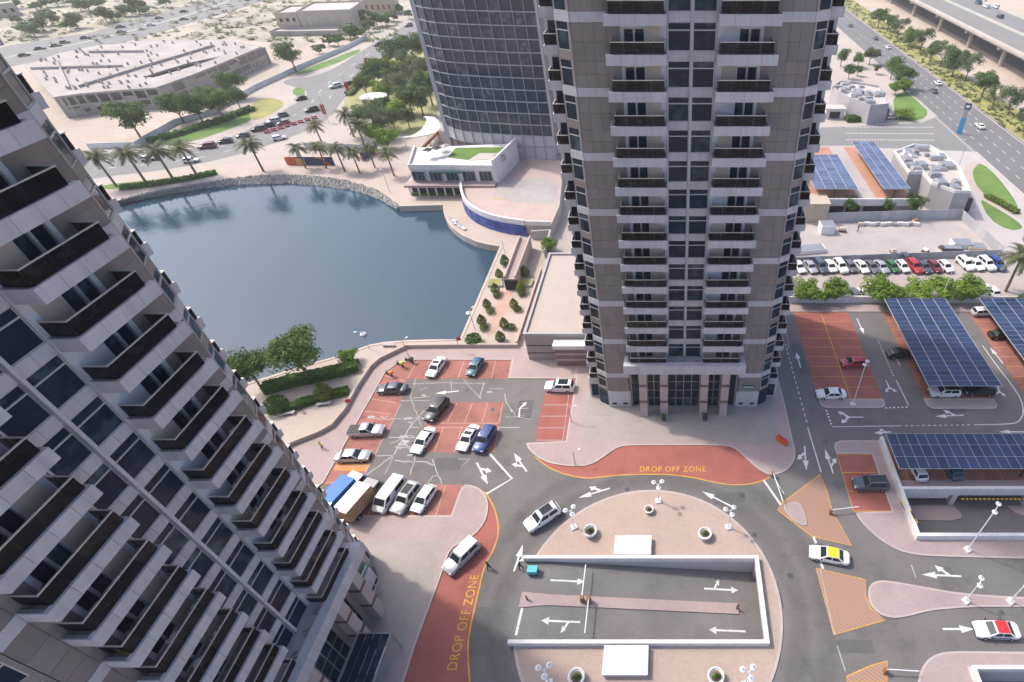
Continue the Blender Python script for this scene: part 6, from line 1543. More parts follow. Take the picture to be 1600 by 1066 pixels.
carp('suv', 'white', 875, 605, 178, 'white car with dark roof panels beside the central tower base', LOT, extras=('sunroof',))
carp('suv', 'silver', 722, 870, -124, 'silver car with white roof and dark windows stopped on the red drop off zone', extras=('whiteroof', 'rails'))
carp('suv', 'white', 848, 809, -140, 'white car with black glass roof driving round the roundabout', extras=('sunroof', 'rails'))
carp('sedan', 'white', 1295, 868, 168, 'white taxi with yellow roof entering the roundabout', extras=('yellowroof',), name='taxi')
carp('sedan', 'white', 1556, 985, 178, 'white taxi with red roof on the lower right road', extras=('redroof', 'stripe'), name='taxi')
carp('suv', 'slate', 1360, 757, 180, 'dark grey off-road car with black roof in the red bay by the ramp wall', extras=('darkroof', 'rails'), name='parked_car')
RB = 'cars parked in the red bays at the right'
carp('hatch', 'red', 1333, 567, 185, 'red car parked in the open red bays at the right', RB)
carp('sedan', 'white', 1298, 616, 180, 'white saloon parked at the near end of the open red bays', RB)
carp('suv', 'white', 1475, 613, 180, 'white car with black roof at the near end under the solar car port', RB, extras=('darkroof',))
carp('suv', 'black', 1529, 611, 180, 'black car at the near end under the solar car port', RB)
carp('hatch', 'black', 1404, 553, 5, 'dark car half hidden under the left edge of the solar car port', RB)
carp('sedan', 'black', 1565, 523, 5, 'black car showing under the car port at the right edge', RB)
carp('hatch', 'white', 1535, 488, 5, 'white car nose at the far left of the right edge car port', RB)
carp('hatch', 'white', 1432, 733, 95, 'pale car mostly hidden under the wide solar car port', RB)
carp('hatch', 'teal', 1486, 731, 95, 'blue-green car mostly hidden under the wide solar car port', RB)
# row along the hoarding
ROW = 'row of cars parked before the hoarding'
rowc = [(1248, 'sedan', 'white'), (1266, 'sedan', 'silver'), (1282, 'suv', 'slate'), (1297, 'hatch', 'white'), (1313, 'suv', 'white'), (1329, 'hatch', 'grey'), (1346, 'sedan', 'white'), (1362, 'sedan', 'grey'), (1377, 'sedan', 'silver'), (1394, 'hatch', 'green'), (1410, 'hatch', 'white'), (1428, 'suv', 'red'), (1443, 'sedan', 'slate'), (1460, 'hatch', 'maroon'), (1477, 'hatch', 'white'), (1508, 'suv', 'white'), (1524, 'sedan', 'white'), (1541, 'suv', 'white'), (1557, 'suv', 'blue')]
CN = {'white': 'white', 'silver': 'silver', 'slate': 'blue-grey', 'grey': 'dark grey', 'green': 'green', 'red': 'bright red', 'maroon': 'dark red', 'blue': 'bright blue', 'black': 'black', 'teal': 'teal', 'navy': 'navy', 'beige': 'beige'}
for k, (u, kd, c) in enumerate(rowc):
    carp(kd, c, u, 417 if k < 15 else 413, -78, f'{CN[c]} car in the row before the hoarding, {ORD[k]} from the central tower', ROW, detail=False)
carp('hatch', 'slate', 1416, 405, -78, 'dark red car just behind the bright red one in the row before the hoarding', ROW, detail=False)
for k, (u, v, c) in enumerate(((1318, 461, 'white'), (1334, 459, 'grey'), (1350, 460, 'white'), (1404, 460, 'white'), (1530, 452, 'white'), (1548, 454, 'white'))):
    carp('hatch', c, u, v, 100, f'{CN[c]} car between the street trees behind the wall, {ORD[k]} from the left', 'cars between the street trees', detail=False)
# far traffic
far_c = [(1387, 74, 'white', 90), (1409, 94, 'white', 90), (1465, 130, 'white', 90), (1459, 142, 'grey', 90), (1531, 197, 'white', 90), (1329, 40, 'grey', 90), (1368, 60, 'grey', 90), (1372, 84, 'black', 90), (1393, 183, 'white', 20)]
for k, (u, v, c, h) in enumerate(far_c): carp('sedan', c, u, v, h, f'{CN[c]} car on the avenue at the upper right, {ORD[k]} listed from the far end', 'cars on the avenue', detail=False)
bl = [(524, 135, 'white', 228), (543, 131, 'black', 228), (571, 104, 'black', 230), (487, 172, 'black', 225), (470, 154, 'black', 225), (440, 180, 'grey', 215), (428, 190, 'silver', 215), (418, 196, 'black', 215), (443, 192, 'grey', 215), (405, 202, 'black', 205), (380, 212, 'grey', 205), (352, 221, 'black', 200), (324, 229, 'maroon', 200), (436, 216, 'white', 35), (604, 73, 'grey', 230), (591, 70, 'black', 230), (612, 62, 'white', 230), (606, 108, 'grey', 230), (638, 40, 'grey', 230), (298, 251, 'white', 20), (232, 248, 'white', 20)]
for k, (u, v, c, h) in enumerate(bl): carp('hatch' if k % 3 else 'suv', c, u, v, h, f'{CN[c]} car on the boulevard beyond the lake, {ORD[k]} along the traffic', 'cars on the boulevard', detail=False)
hwc = [(37, 86, 'black'), (62, 76, 'black'), (87, 71, 'grey'), (100, 66, 'grey'), (133, 59, 'black'), (188, 42, 'black'), (189, 50, 'grey'), (235, 39, 'white'), (248, 28, 'grey'), (287, 18, 'black'), (287, 30, 'grey')]
for k, (u, v, c) in enumerate(hwc): carp('sedan', c, u, v, 40, f'{CN[c]} car on the highway at the upper left, {ORD[k]} from the left', 'cars on the highway', detail=False)
for k, (u, v, c, z) in enumerate(((1540, 12, 'white', 9.45), (1556, 13, 'white', 9.45), (1562, 28, 'navy', 9.45), (1528, 6, 'teal', 9.45), (1536, 3, 'beige', 9.45))):
    p = G(u, v, z); car('van' if k in (0, 3) else 'suv', c, p.x, p.y, 90, f'{CN[c]} vehicle on the elevated highway, {ORD[k]} in the corner', 'vehicles on the viaduct', z=z, detail=False, name='car')

# box truck and blue covered truck
def truck(u, v, head, label, box_m, side_m, cab):
    p = G(u, v, 1.0); t = thing('box_truck', label, 'truck', (p.x, p.y, 0), R(head))
    g = MB(); g.box(-3.0, 1.4, -1.05, 1.05, .95, 3.1); obj('cargo_box', g.mesh('cargo_box', side_m), t)
    g = MB(); g.box(-3.03, 1.43, -1.08, 1.08, 3.1, 3.16); obj('box_roof', g.mesh('box_roof', box_m), t)
    g = MB(); g.add([(1.6, -1, .5), (3.2, -1, .5), (3.2, 1, .5), (1.6, 1, .5), (1.6, -1, 2.3), (2.7, -.95, 2.3), (2.7, .95, 2.3), (1.6, 1, 2.3), (3.2, -1, 1.35), (3.2, 1, 1.35)], [(0, 1, 8, 5, 4), (2, 3, 7, 6, 9), (4, 5, 6, 7), (5, 8, 9, 6), (1, 2, 9, 8), (3, 0, 4, 7)]); obj('cab', g.mesh('cab', PAINT[cab]), t)
    g = MB(); g.add([(3.17, -.85, 1.42), (3.17, .85, 1.42), (2.74, .82, 2.25), (2.74, -.82, 2.25)], [(0, 1, 2, 3)]); g.v = [(x + .02, y, z + .01) for x, y, z in g.v]; obj('windscreen', g.mesh('windscreen', M_cglass), t)
    for s in (-1, 1): g = MB(); g.add([(1.75, s * 1.012, 1.45), (2.9, s * 1.012, 1.45), (2.6, s * .985, 2.15), (1.75, s * 1.012, 2.15)], [(0, 1, 2, 3)]); obj('side_window', g.mesh('side_window', M_cglass), t)
    g = MB(); g.box(-3, 1.5, -.5, .5, .6, .95); obj('chassis', g.mesh('chassis', M_trim), t)
    for x in (-1.9, 2.4):
        for s in (-1, 1):
            g = MB(); g.tube((x, s * .78, .42), (x, s * 1.02, .42), .42, .42, 14); w_ = obj('wheel', g.mesh('wheel', M_tyre), t)
            g = MB(); g.tube((x, s * .80, .42), (x, s * 1.03, .42), .22, .22, 10); obj('rim', g.mesh('rim', M_rim), w_)
    for s in (-1, 1): g = MB(); g.box(3.15, 3.24, s * .75 - .15, s * .75 + .15, .7, .9); obj('headlight', g.mesh('headlight', M_lamp), t)
    return t
M_bluep = mat('blue_tarp', (.02, .16, .50), .5, .1, .6, 3, .06); M_brownbox = mat('brown_box', (.33, .21, .12), .7, .1, .6, 3, .06)
tb = truck(566, 783, 72, 'white roofed box truck with brown sides at the left of the bottom row', PAINT['white'], M_brownbox, 'grey')
tb = truck(541, 772, 70, 'blue truck partly hidden by the left tower, beside the box truck', M_bluep, M_bluep, 'white')

# ------------------------------------------------------------------ street furniture
def island_lamp(x, y, label, n_, h, group, z=.12, arms=.62):
    t = thing('street_lamp', label, 'lamp', (x, y, z), RND.uniform(0, 1), group)
    g = MB(); g.box(-.38, .38, -.38, .38, 0, .22); obj('base', g.mesh('base', M_white), t)
    g = MB(); g.tube((0, 0, .2), (0, 0, h), .075, .06, 10); obj('pole', g.mesh('pole', M_wmetal), t)
    for k in range(n_):
        a = 2 * math.pi * k / n_ + .5; ex, ey = arms * math.cos(a), arms * math.sin(a)
        g = MB(); g.tube((0, 0, h - .15), (ex, ey, h), .04); arm = obj('arm', g.mesh('arm', M_wmetal), t)
        g = MB(); g.lathe([(.05, h - .02), (.29, h + .0), (.32, h + .08), (.2, h + .18), (.02, h + .24)], 16, c=(ex, ey)); hd = obj('lamp_head', g.mesh('lamp_head', M_wmetal, 50), t)
        g = MB(); g.lathe([(.03, h + .245), (.10, h + .25), (.08, h + .31), (0, h + .32)], 10, c=(ex, ey)); obj('finial', g.mesh('finial', M_metal), hd)
RL = 'triple lamps on the roundabout'
p = G(1029, 784); island_lamp(p.x, p.y, 'white triple-headed lamp at the far tip of the roundabout', 3, 3.9, RL)
p = G(897, 825); island_lamp(p.x, p.y, 'white triple-headed lamp by the left far planter of the roundabout', 3, 3.9, RL)
p = G(1138, 825); island_lamp(p.x, p.y, 'white triple-headed lamp by the right far planter of the roundabout', 3, 3.9, RL)
p = G(850, 1047, 4.0); island_lamp(p.x, p.y, 'white triple-headed lamp at the lower left of the roundabout', 3, 3.9, RL)
p = G(1170, 1050, 4.0); island_lamp(p.x, p.y, 'white triple-headed lamp at the lower right of the roundabout', 3, 3.9, RL)
for (u, v, lab) in ((1508, 940, 'white twin-headed lamp on the long median, left one'), (1577, 941, 'white twin-headed lamp on the long median, right one')):
    p = G(u, v); island_lamp(p.x, p.y, lab, 2, 4.7, 'twin lamps on the median', arms=.5)
p = G(1511, 860); island_lamp(p.x, p.y, 'tall white twin-headed lamp on the pavement beside the sunken road', 2, 9.3, 'tall lamps', arms=.7)
p = G(1332, 633); island_lamp(p.x, p.y, 'tall white lamp at the near end of the open red bays', 2, 9.0, 'tall lamps', arms=.5)
p = G(1466, 478); island_lamp(p.x, p.y, 'tall white lamp behind the solar car port by the tree row', 2, 8.5, 'tall lamps', arms=.5)
def pole_lamp(u, v, h, label, group='slim poles', m=M_metal, arm=.8):
    p = G(u, v); t = thing('lamp_post', label, 'lamp post', (p.x, p.y, 0), RND.uniform(0, 6), group)
    g = MB(); g.tube((0, 0, 0), (0, 0, h), .07, .05, 8); obj('pole', g.mesh('pole', m), t)
    g = MB(); g.tube((0, 0, h - .05), (arm, 0, h + .1), .035); obj('arm', g.mesh('arm', m), t)
    g = MB(); g.box(arm - .1, arm + .35, -.1, .1, h + .05, h + .15); obj('lamp_head', g.mesh('lamp_head', M_wmetal), t)
for (u, v, h, lab) in ((742, 515, 4.5, 'slim lamp post on the quay beside the topiary'), (640, 560, 4, 'slim lamp post on the wall by the parked motorbikes'), (577, 545, 4, 'slim lamp post on the promenade at the lake corner'), (790, 400, 4, 'slim lamp post where the quay meets the terrace'), (609, 300, 6, 'slim lamp post on the terrace before the restaurant'), (514, 192, 9, 'lamp post with banner beside the boulevard near the palms'), (547, 152, 9, 'lamp post at the corner of the park hedge'), (579, 112, 9, 'lamp post in the middle of the park hedge'), (607, 88, 9, 'lamp post at the far end of the park hedge'), (376, 197, 8, 'lamp post on the lawn before the unfinished building'), (1398, 100, 8, 'lamp post left of the avenue'), (1495, 268, 9, 'lamp post by the lawn beside the grey building'), (899, 727, 3.0, 'slim post on the pink pavement left of the drop off lay-by'), (893, 660, 3.5, 'slim post beside the red stalls of the central tower')):
    pole_lamp(u, v, h, lab)
M_redc = mat('red_fabric', (.50, .03, .03), .7)
def banner(u, v, h, label, z=0.0, small=False):
    p = G(u, v, z); t = thing('banner_pole', label, 'banner', (p.x, p.y, z), R(20), 'red banners')
    g = MB(); g.tube((0, 0, 0), (0, 0, h), .05); obj('pole', g.mesh('pole', M_metal), t)
    w_ = .7 if small else 1.2; hh = .8 if small else 3.2
    g = MB(); g.box(.05, w_, -.03, .03, h - hh, h - .05); obj('cloth', g.mesh('cloth', M_redc), t)
banner(718, 545, 2.6, 'small red flag on the wall of the lakeside car park', .8, True); banner(547, 641, 2.4, 'small red flag on the wall below the short hedge', .8, True)
for k, (u, v) in enumerate(((510, 192), (546, 155), (576, 115), (604, 90))): banner(u, v, 6, f'tall red banner along the boulevard, {ORD[k]} from the palms')
for k in range(8):
    p = G(418 + k * 10.5, 208 - k * 3.2); t = thing('road_barrier', f'small red and white barrier beside the boulevard, {ORD[k]} from the left', 'barrier', tuple(p), R(30), 'road barriers')
    g = MB(); g.box(-.9, .9, -.2, .2, 0, .9); obj('block', g.mesh('block', M_redc), t); g = MB(); g.box(-.95, .95, -.22, .22, .35, .55); obj('stripe', g.mesh('stripe', M_wmetal), t)
# planters on the roundabout
TPLP = crown_mesh('foliage', .55, .3, .98, 8, 420, .16, M_leaf_olive, 5)
for (u, v, lab) in ((923, 835, 'large white bowl planter left of the far vent block'), (1101, 839, 'large white bowl planter right of the far vent block'), (1014, 800, 'white bowl planter at the far tip of the roundabout'), (902, 1062, 'large white bowl planter left of the near vent block'), (1118, 1061, 'large white bowl planter right of the near vent block')):
    p = G(u, v); t = thing('bowl_planter', lab, 'planter', (p.x, p.y, .124), 0, 'bowl planters', .72 if v == 800 else 1.0)
    g = MB(); g.lathe([(.45, 0), (.62, .12), (.86, .55), (.90, .80), (.86, .88), (.70, .88), (.66, .74), (.6, .72)], 28); obj('bowl', g.mesh('bowl', M_white, 40), t)
    g = MB(); g.lathe([(.66, .70), (.4, .76), (0, .8)], 16); obj('soil', g.mesh('soil', M_bark), t); obj('foliage', TPLP, t)
for (u, v, lab) in ((1037, 658, 'dark potted plant left of the central entrance'), (1101, 657, 'dark potted plant right of the central entrance'), (590, 1012, 'dark potted shrub beside the left tower porch')):
    p = G(u, v); t = thing('potted_plant', lab, 'plant', (p.x, p.y, .13)); g = MB(); g.lathe([(.3, 0), (.38, .6), (.33, .62), (0, .55)], 14); obj('pot', g.mesh('pot', M_steel), t); obj('foliage', crown_mesh('foliage', .5, .55, 1.1, 8, 260, .2, M_leaf, 8), t)
# ramp barriers and bollards
for (x, y, d, lab) in ((-10.2, 28.25, 1, 'white barrier arm across the inbound lane of the ramp'), (-9.4, 28.25, -1, 'white barrier arm across the outbound lane of the ramp')):
    z = rz(x) + .14; t = thing('barrier_gate', lab, 'barrier', (x, y, z)); g = MB(); g.box(-.2, .2, -.2, .2, 0, 1.1); obj('cabinet', g.mesh('cabinet', M_timber), t)
    g = MB(); g.box(-.05, .05, .2 if d > 0 else -3.9, 3.9 if d > 0 else -.2, .95, 1.07); obj('arm', g.mesh('arm', M_wmetal), t)
for (x, lab) in ((-16.6, 'striped bollard at the open end of the ramp median'), (8.0, 'striped bollard at the closed end of the ramp median')):
    t = thing('bollard', lab, 'bollard', (x, 28.25, rz(x) + .14)); g = MB(); g.tube((0, 0, 0), (0, 0, .9), .11, .1, 12); obj('post', g.mesh('post', M_steel), t); g = MB(); g.tube((0, 0, .5), (0, 0, .66), .115, .115, 12); obj('band', g.mesh('band', M_yellow_paint), t)
p = G(1424, 815); t = thing('hazard_board', 'yellow and black striped board on the corner of the ramp wall', 'sign', (p.x, p.y, .13), R(100)); g = MB(); g.box(-.9, .9, -.06, .06, .3, 1.1); obj('board', g.mesh('board', M_hazard), t); g = MB(); g.box(-.05, .05, -.05, .05, 0, .3); obj('post', g.mesh('post', M_steel), t)
p = G(1415, 800); t = thing('notice_board', 'pale yellow panel leaning on the ramp wall', 'board', (p.x, p.y, .13), R(96)); g = MB(); g.box(-1.6, 1.6, -.05, .05, .1, .95); obj('board', g.mesh('board', mat('pale_yellow', (.8, .74, .42), .7)), t); g = MB(); g.box(-1.5, 1.5, .05, .12, 0, .1); obj('foot', g.mesh('foot', M_steel), t)
p = G(1221, 692); t = thing('road_barrier', 'orange plastic barrier on the pink pavement right of the lay-by', 'barrier', (p.x, p.y, .13), R(-45)); g = MB(); g.box(-.9, .9, -.25, .25, 0, .85); obj('block', g.mesh('block', M_orange_p if False else mat('orange_barrier', (.6, .10, .03), .5)), t); g = MB(); g.box(-.8, .8, -.18, .18, .85, .98); obj('top_rib', g.mesh('top_rib', M_redc), t)
for (u, v, lab) in ((1207, 745, 'white barrier post at the right end of the lay-by'), (1297, 803, 'white barrier post by the hatched splitter island'), (1382, 1051, 'white barrier post at the bottom hatched island')):
    p = G(u, v); t = thing('barrier_gate', lab, 'barrier', (p.x, p.y, .0)); g = MB(); g.box(-.18, .18, -.18, .18, 0, 1.0); obj('cabinet', g.mesh('cabinet', M_timber), t)
    q = {1207: (1222, 790), 1297: (1340, 798), 1382: (1432, 1054)}[u]; e = G(*q) - p; g = MB(); g.tube((0, 0, .95), (e.x, e.y, .95), .06); obj('arm', g.mesh('arm', M_wmetal), t)
# benches on the promenade
for (u, v, a, lab) in ((507, 633, 12, 'grey bench below the short hedge'), (450, 648, 14, 'grey bench near the large round bush'), (608, 541, 0, 'grey bench on the promenade by the lake corner')):
    p = G(u, v); t = thing('bench', lab, 'bench', (p.x, p.y, -.02), R(a)); g = MB(); g.box(-1.1, 1.1, -.28, .28, .38, .48); obj('seat', g.mesh('seat', M_greyw), t)
    for x in (-.8, .8): g = MB(); g.box(x - .12, x + .12, -.24, .24, 0, .38); obj('leg', g.mesh('leg', M_greyw), t)
# pylon sign and buoys
p = G(1498, 209); t = thing('pylon_sign', 'tall blue pylon sign at the junction by the avenue', 'sign', (p.x, p.y, 0), R(-25), None, (.8, .8, .85))
g = MB(); g.box(-1.0, 1.0, -.3, .3, 0, 6); obj('lower_panel', g.mesh('lower_panel', M_cyan), t); g = MB(); g.box(-.8, .8, -.25, .25, 6, 9); obj('mast', g.mesh('mast', M_metal), t); g = MB(); g.box(-1.2, 1.2, -.32, .32, 9, 11.2); obj('upper_panel', g.mesh('upper_panel', PAINT['navy']), t)
g = MB(); g.box(-.7, .7, -.36, -.32, 9.6, 10.6); obj('emblem', g.mesh('emblem', M_wmetal), t)
for (u, v, lab) in ((568, 523, 'white fountain float on the lake near the lamp post'), (733, 490, 'white float on the lake beside the topiary quay')):
    p = G(u, v, -1.5); t = thing('water_float', lab, 'float', (p.x, p.y, -1.52)); g = MB(); g.lathe([(.5, 0), (.6, .15), (.45, .35), (.1, .5), (0, .5)], 14); obj('hull', g.mesh('hull', M_wmetal, 50), t); g = MB(); g.tube((0, 0, .4), (0, 0, .8), .06); obj('nozzle', g.mesh('nozzle', M_steel), t)
# scooters by the wall
def scooter(u, v, a, box_m, label):
    p = G(u, v); t = thing('delivery_scooter', label, 'motorbike', (p.x, p.y, .01), R(a), 'delivery scooters')
    for x in (-.62, .62): g = MB(); g.tube((x, -.06, .28), (x, .06, .28), .28, .28, 14); obj('wheel', g.mesh('wheel', M_tyre), t)
    g = MB(); g.tube((-.6, 0, .45), (.1, 0, .35), .13, .12); g.tube((.1, 0, .35), (.5, 0, .8), .09, .07); g.tube((.62, 0, .28), (.45, 0, 1.0), .04); obj('frame', g.mesh('frame', PAINT['grey']), t)
    g = MB(); g.box(-.45, .15, -.14, .14, .62, .75); obj('seat', g.mesh('seat', M_trim), t)
    g = MB(); g.tube((.45, -.34, 1.0), (.45, .34, 1.0), .025); obj('handlebar', g.mesh('handlebar', M_trim), t)
    g = MB(); g.box(-.95, -.42, -.28, .28, .75, 1.25); obj('delivery_box', g.mesh('delivery_box', box_m), t)
scooter(609, 587, 150, mat('orange_box', (.62, .22, .05), .6), 'delivery scooter with orange box nearest the dark saloon')
scooter(626, 572, 150, mat('yellow_box', (.68, .50, .08), .6), 'delivery scooter with yellow box in the car park corner')
scooter(640, 566, 160, mat('dark_box', (.05, .04, .04), .6), 'delivery scooter with dark box beside the top row')

# ------------------------------------------------------------------ people
def person(u, v, head, label, top, legs, skin=(.30, .19, .13), z=0.0, step=.18, h=1.74, reach=False):
    p = G(u, v, z); s = h / 1.74
    J = {'pel': (0, 0, .95), 'che': (.02, 0, 1.30), 'nec': (.03, 0, 1.50), 'hed': (.05, 0, 1.66), 'top': (.05, 0, 1.76)}
    for sd_, k in ((1, 'l'), (-1, 'r')):
        st = step * sd_
        J['hip' + k] = (0, .10 * sd_, .90); J['kne' + k] = (st * .6 + .03, .11 * sd_, .50); J['ank' + k] = (st - .02, .11 * sd_, .08); J['toe' + k] = (st + .16, .12 * sd_, .04)
        J['sho' + k] = (.02, .20 * sd_, 1.43); J['elb' + k] = (-st * .5 + (.2 if reach else 0), .27 * sd_, 1.16); J['wri' + k] = (-st * .8 + (.45 if reach else .08), .26 * sd_, .92 + (.15 if reach else 0)); J['han' + k] = (-st * .8 + (.53 if reach else .12), .26 * sd_, .84 + (.2 if reach else 0))
    rad = {'pel': (.17, .13), 'che': (.18, .13), 'nec': (.065, .065), 'hed': (.10, .09), 'top': (.07, .07), 'hip': (.10, .10), 'kne': (.07, .07), 'ank': (.05, .05), 'toe': (.045, .035), 'sho': (.07, .07), 'elb': (.05, .05), 'wri': (.035, .035), 'han': (.045, .03)}
    names = list(J); idx = {n_: i for i, n_ in enumerate(names)}
    E_ = [('pel', 'che'), ('che', 'nec'), ('nec', 'hed'), ('hed', 'top')]
    for k in 'lr': E_ += [('pel', 'hip' + k), ('hip' + k, 'kne' + k), ('kne' + k, 'ank' + k), ('ank' + k, 'toe' + k), ('che', 'sho' + k), ('sho' + k, 'elb' + k), ('elb' + k, 'wri' + k), ('wri' + k, 'han' + k)]
    me = bpy.data.meshes.new('body'); me.from_pydata([Vector(J[n_]) * s for n_ in names], [(idx[a], idx[b]) for a, b in E_], [])
    o = bpy.data.objects.new('body', me); COL.objects.link(o); sk = o.modifiers.new('skin', 'SKIN'); sb = o.modifiers.new('sub', 'SUBSURF'); sb.levels = 1; sb.render_levels = 1
    for n_, i in idx.items():
        r_ = rad[n_[:3]]; me.skin_vertices[0].data[i].radius = (r_[0] * s, r_[1] * s); me.skin_vertices[0].data[i].use_root = n_ == 'pel'
    dg = bpy.context.evaluated_depsgraph_get(); m2 = bpy.data.meshes.new_from_object(o.evaluated_get(dg)); bpy.data.objects.remove(o); bpy.data.meshes.remove(me)
    ms = [mat('shirt', top, .9, local=True), mat('trousers', legs, .9, local=True), mat('skin', skin, .6, local=True), mat('hair', (.02, .015, .012), .8, local=True)]
    m2.materials.clear()
    for m_ in ms: m2.materials.append(m_)
    for f in m2.polygons:
        c = f.center / s
        f.material_index = 3 if c.z > 1.70 or (c.z > 1.60 and c.x < .02) else 2 if c.z > 1.49 or (abs(c.y) > .20 and c.z < 1.0) else 0 if c.z > .92 else (1 if c.z > .1 else 3); f.use_smooth = True
    return obj('person', m2, None, (p.x, p.y, z), R(head), label=label, cat='person')
person(505, 702, 60, 'person in a yellow vest walking on the pink path by the left tower', (.70, .62, .05), (.03, .03, .04))
person(765, 889, 200, 'person in dark clothes standing at the edge of the red drop off zone', (.06, .06, .07), (.04, .04, .05))
person(814, 889, 0, 'person in dark clothes pushing a turquoise cart at the mouth of the ramp', (.05, .04, .05), (.05, .045, .04), reach=True)
person(665, 571, 90, 'person in dark clothes on the promenade path near the long hedge', (.04, .04, .05), (.03, .03, .03), z=0) if False else None
person(563, 571, 90, 'person in dark clothes on the promenade near the long hedge', (.04, .04, .05), (.03, .03, .03))
person(470, 643, 180, 'person in dark clothes by the bench near the round bush', (.05, .05, .06), (.03, .03, .03))
person(1340, 362, 180, 'person in dark clothes standing in the fenced yard', (.06, .03, .03), (.03, .03, .03))
p = G(834, 895); t = thing('hand_cart', 'turquoise cart pushed into the basement ramp', 'cart', (p.x, p.y, 0)); g = MB(); g.box(-.62, .55, -.42, .42, .35, 1.0); obj('bin', g.mesh('bin', mat('turquoise_plastic', (.08, .45, .48), .5)), t); g = MB(); g.box(-.95, -.6, -.35, .35, .92, .98); obj('handle', g.mesh('handle', M_steel), t)
for x in (-.4, .4):
    for y in (-.35, .35): g = MB(); g.tube((x, y - .04, .15), (x, y + .04, .15), .15, .15, 10); obj('wheel', g.mesh('wheel', M_tyre), t)

# ------------------------------------------------------------------ things left on the balconies
def on_balcony(tower, s, i, dx, depth):
    x = s * dx; z = Z_FIRST + FH * i + .43; y = -depth
    if tower == 'c': return (2.12 + x, 58.62 + y, z), 0.0
    return (-34.81 - y, 20.6 + x, z), R(90)
def chair(pos, m, label):
    (x, y, z), r0 = pos; t = thing('balcony_chair', label, 'chair', (x, y, z), r0 + RND.uniform(-1, 1), 'balcony chairs')
    g = MB(); g.box(-.26, .26, -.26, .26, .4, .46); obj('seat', g.mesh('seat', m), t); g = MB(); g.box(-.26, .26, .2, .26, .46, .95); obj('backrest', g.mesh('backrest', m), t)
    for a in (-.22, .22):
        for b in (-.22, .22): g = MB(); g.box(a - .03, a + .03, b - .03, b + .03, 0, .4); obj('leg', g.mesh('leg', m), t)
def cloth(pos, m, label, w_=.5):
    (x, y, z), r0 = pos; t = thing('laundry_rack', label, 'laundry', (x, y, z), r0, 'laundry racks')
    g = MB(); g.tube((-w_, 0, 0), (-w_, .3, 1.05), .02); g.tube((w_, 0, 0), (w_, .3, 1.05), .02); g.tube((-w_, .3, 1.05), (w_, .3, 1.05), .02); g.tube((-w_, .6, 0), (-w_, .3, 1.05), .02); g.tube((w_, .6, 0), (w_, .3, 1.05), .02); obj('rack', g.mesh('rack', M_wmetal), t)
    for k in range(3): g = MB(); g.box(-w_ + .05 + k * w_ * .65, -w_ + k * w_ * .65 + w_ * .55, .27, .33, .35 + .1 * k, 1.07); obj('cloth', g.mesh('cloth', m if k != 1 else M_wmetal), t)
M_tealc = mat('teal_cloth', (.08, .35, .38), .9); M_pinkc = mat('pink_cloth', (.55, .12, .16), .9); M_tanc = mat('tan_wicker', (.50, .34, .16), .9); M_rattan = mat('dark_rattan', (.05, .045, .04), .9)
fl = lambda i: ['first', 'second', 'third', 'fourth', 'fifth', 'sixth', 'seventh', 'eighth', 'ninth', 'tenth', 'eleventh', 'twelfth', 'thirteenth', 'fourteenth'][i]
for (s, i, dx, m, cn) in ((-1, 9, 6.8, M_wmetal, 'white'), (-1, 6, 7.0, M_wmetal, 'white'), (-1, 4, 7.2, M_tanc, 'tan'), (1, 8, 7.4, M_tanc, 'tan'), (1, 9, 7.2, M_tanc, 'tan'), (1, 5, 7.0, M_rattan, 'dark'), (-1, 2, 6.9, M_rattan, 'dark'), (1, 3, 7.2, M_wmetal, 'white'), (-1, 7, 6.6, M_tanc, 'tan')):
    chair(on_balcony('c', s, i, dx, .9), m, f'{cn} chair on a {"left" if s < 0 else "right"} balcony of the central tower, {fl(i)} slab above the canopy')
for (s, i, dx, m, cn) in ((1, 8, 3.4, M_tealc, 'teal'), (1, 4, 4.0, M_pinkc, 'pink'), (-1, 5, 5.0, M_tealc, 'teal and white'), (-1, 2, 4.2, M_pinkc, 'pink and white')):
    cloth(on_balcony('l', s, i, dx, 1.3), m, f'{cn} laundry on a {"far" if s > 0 else "near"} balcony of the left tower, {fl(i)} slab up')
for (s, i, dx, m, cn) in ((1, 9, 7.0, M_wmetal, 'white'), (1, 6, 7.2, M_rattan, 'dark'), (1, 5, 6.8, M_wmetal, 'white'), (1, 3, 7.0, M_tanc, 'tan'), (-1, 7, 6.2, M_tanc, 'tan'), (-1, 6, 7.0, M_rattan, 'dark'), (-1, 4, 6.4, M_rattan, 'dark'), (-1, 3, 6.0, M_wmetal, 'white')):
    chair(on_balcony('l', s, i, dx, 1.0), m, f'{cn} chair on a {"far" if s > 0 else "near"} side balcony of the left tower, {fl(i)} slab above its canopy')

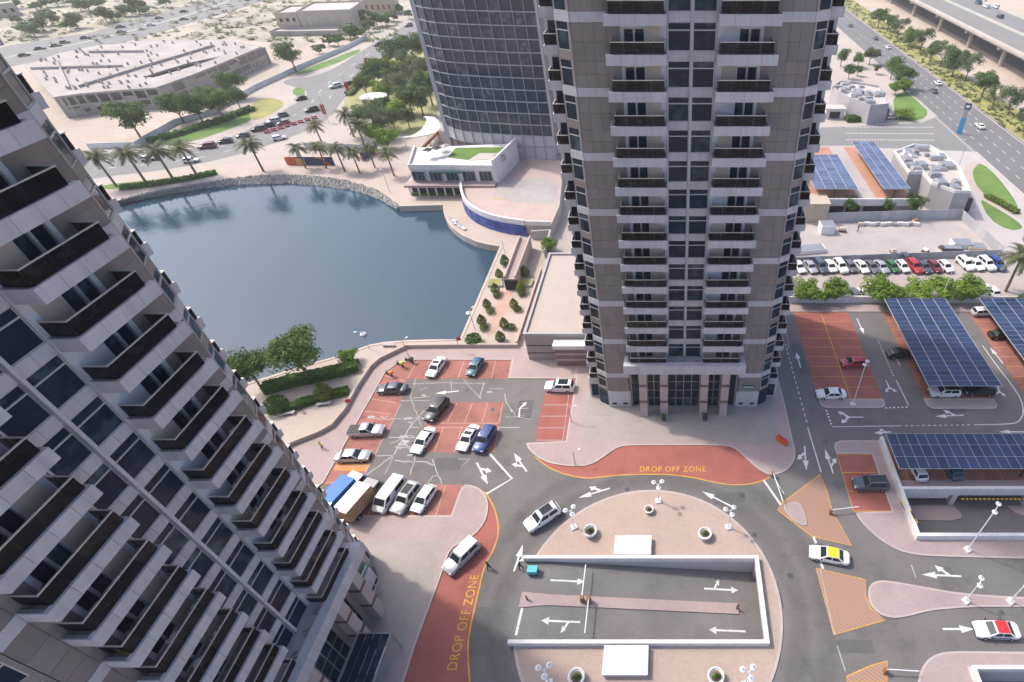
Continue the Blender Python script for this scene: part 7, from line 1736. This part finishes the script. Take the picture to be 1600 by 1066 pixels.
# more everyday clutter on the balconies
def plantpot(pos, label):
    (x, y, z), r0 = pos; t = thing('balcony_plant', label, 'plant', (x, y, z), RND.uniform(0, 6), 'balcony plants')
    g = MB(); g.lathe([(.18, 0), (.24, .42), (.2, .44), (0, .4)], 12); obj('pot', g.mesh('pot', M_tanc), t); obj('foliage', POTF, t)
def table(pos, m, label):
    (x, y, z), r0 = pos; t = thing('balcony_table', label, 'table', (x, y, z), r0, 'balcony tables')
    g = MB(); g.lathe([(.42, .70), (.42, .74), (0, .745)], 16); obj('top', g.mesh('top', m), t); g = MB(); g.tube((0, 0, .03), (0, 0, .7), .04); obj('stem', g.mesh('stem', M_steel), t); g = MB(); g.lathe([(.26, 0), (.22, .04), (0, .05)], 12); obj('foot', g.mesh('foot', M_steel), t)
POTF = crown_mesh('foliage', .42, .42, .8, 7, 220, .18, M_leaf, 12)
rb_ = random.Random(21)
for tw in 'cl':
    for i in range(0, 13):
        for s in (-1, 1):
            side = (('left' if s < 0 else 'right') + ' balcony of the central tower') if tw == 'c' else (('near' if s < 0 else 'far') + ' balcony of the left tower')
            wh = f'on a {side}, {fl(i)} slab up'
            if rb_.random() < .42: plantpot(on_balcony(tw, s, i, rb_.choice((3.0, 7.6)), 1.2 if tw == 'l' else .7), 'potted plant ' + wh)
            if rb_.random() < .38: table(on_balcony(tw, s, i, rb_.uniform(5.0, 6.4), 1.0), rb_.choice((M_wmetal, M_tanc, M_rattan)), 'small round table ' + wh)
            if rb_.random() < .25: cloth(on_balcony(tw, s, i, rb_.uniform(3.6, 4.4), 1.3), rb_.choice((M_tealc, M_pinkc, M_tanc, M_redc)), 'hanging laundry ' + wh)

# ------------------------------------------------------------------ haze: one closed box of thin air round everything
hz = bpy.data.materials.new('haze'); hz.use_nodes = True; _n = hz.node_tree
for nd in list(_n.nodes):
    if nd.type == 'BSDF_PRINCIPLED': _n.nodes.remove(nd)
_v = _n.nodes.new('ShaderNodeVolumePrincipled'); _v.inputs['Color'].default_value = (.93, .94, .96, 1); _v.inputs['Density'].default_value = .00022; _v.inputs['Anisotropy'].default_value = .2
_n.links.new(_v.outputs[0], _n.nodes['Material Output'].inputs['Volume'])
g = MB(); g.box(-1600, 1600, -450, 1900, -6, 96)
obj('haze', g.mesh('haze', hz), kind='stuff', label='thin pale haze filling the air over the whole district', cat='haze')
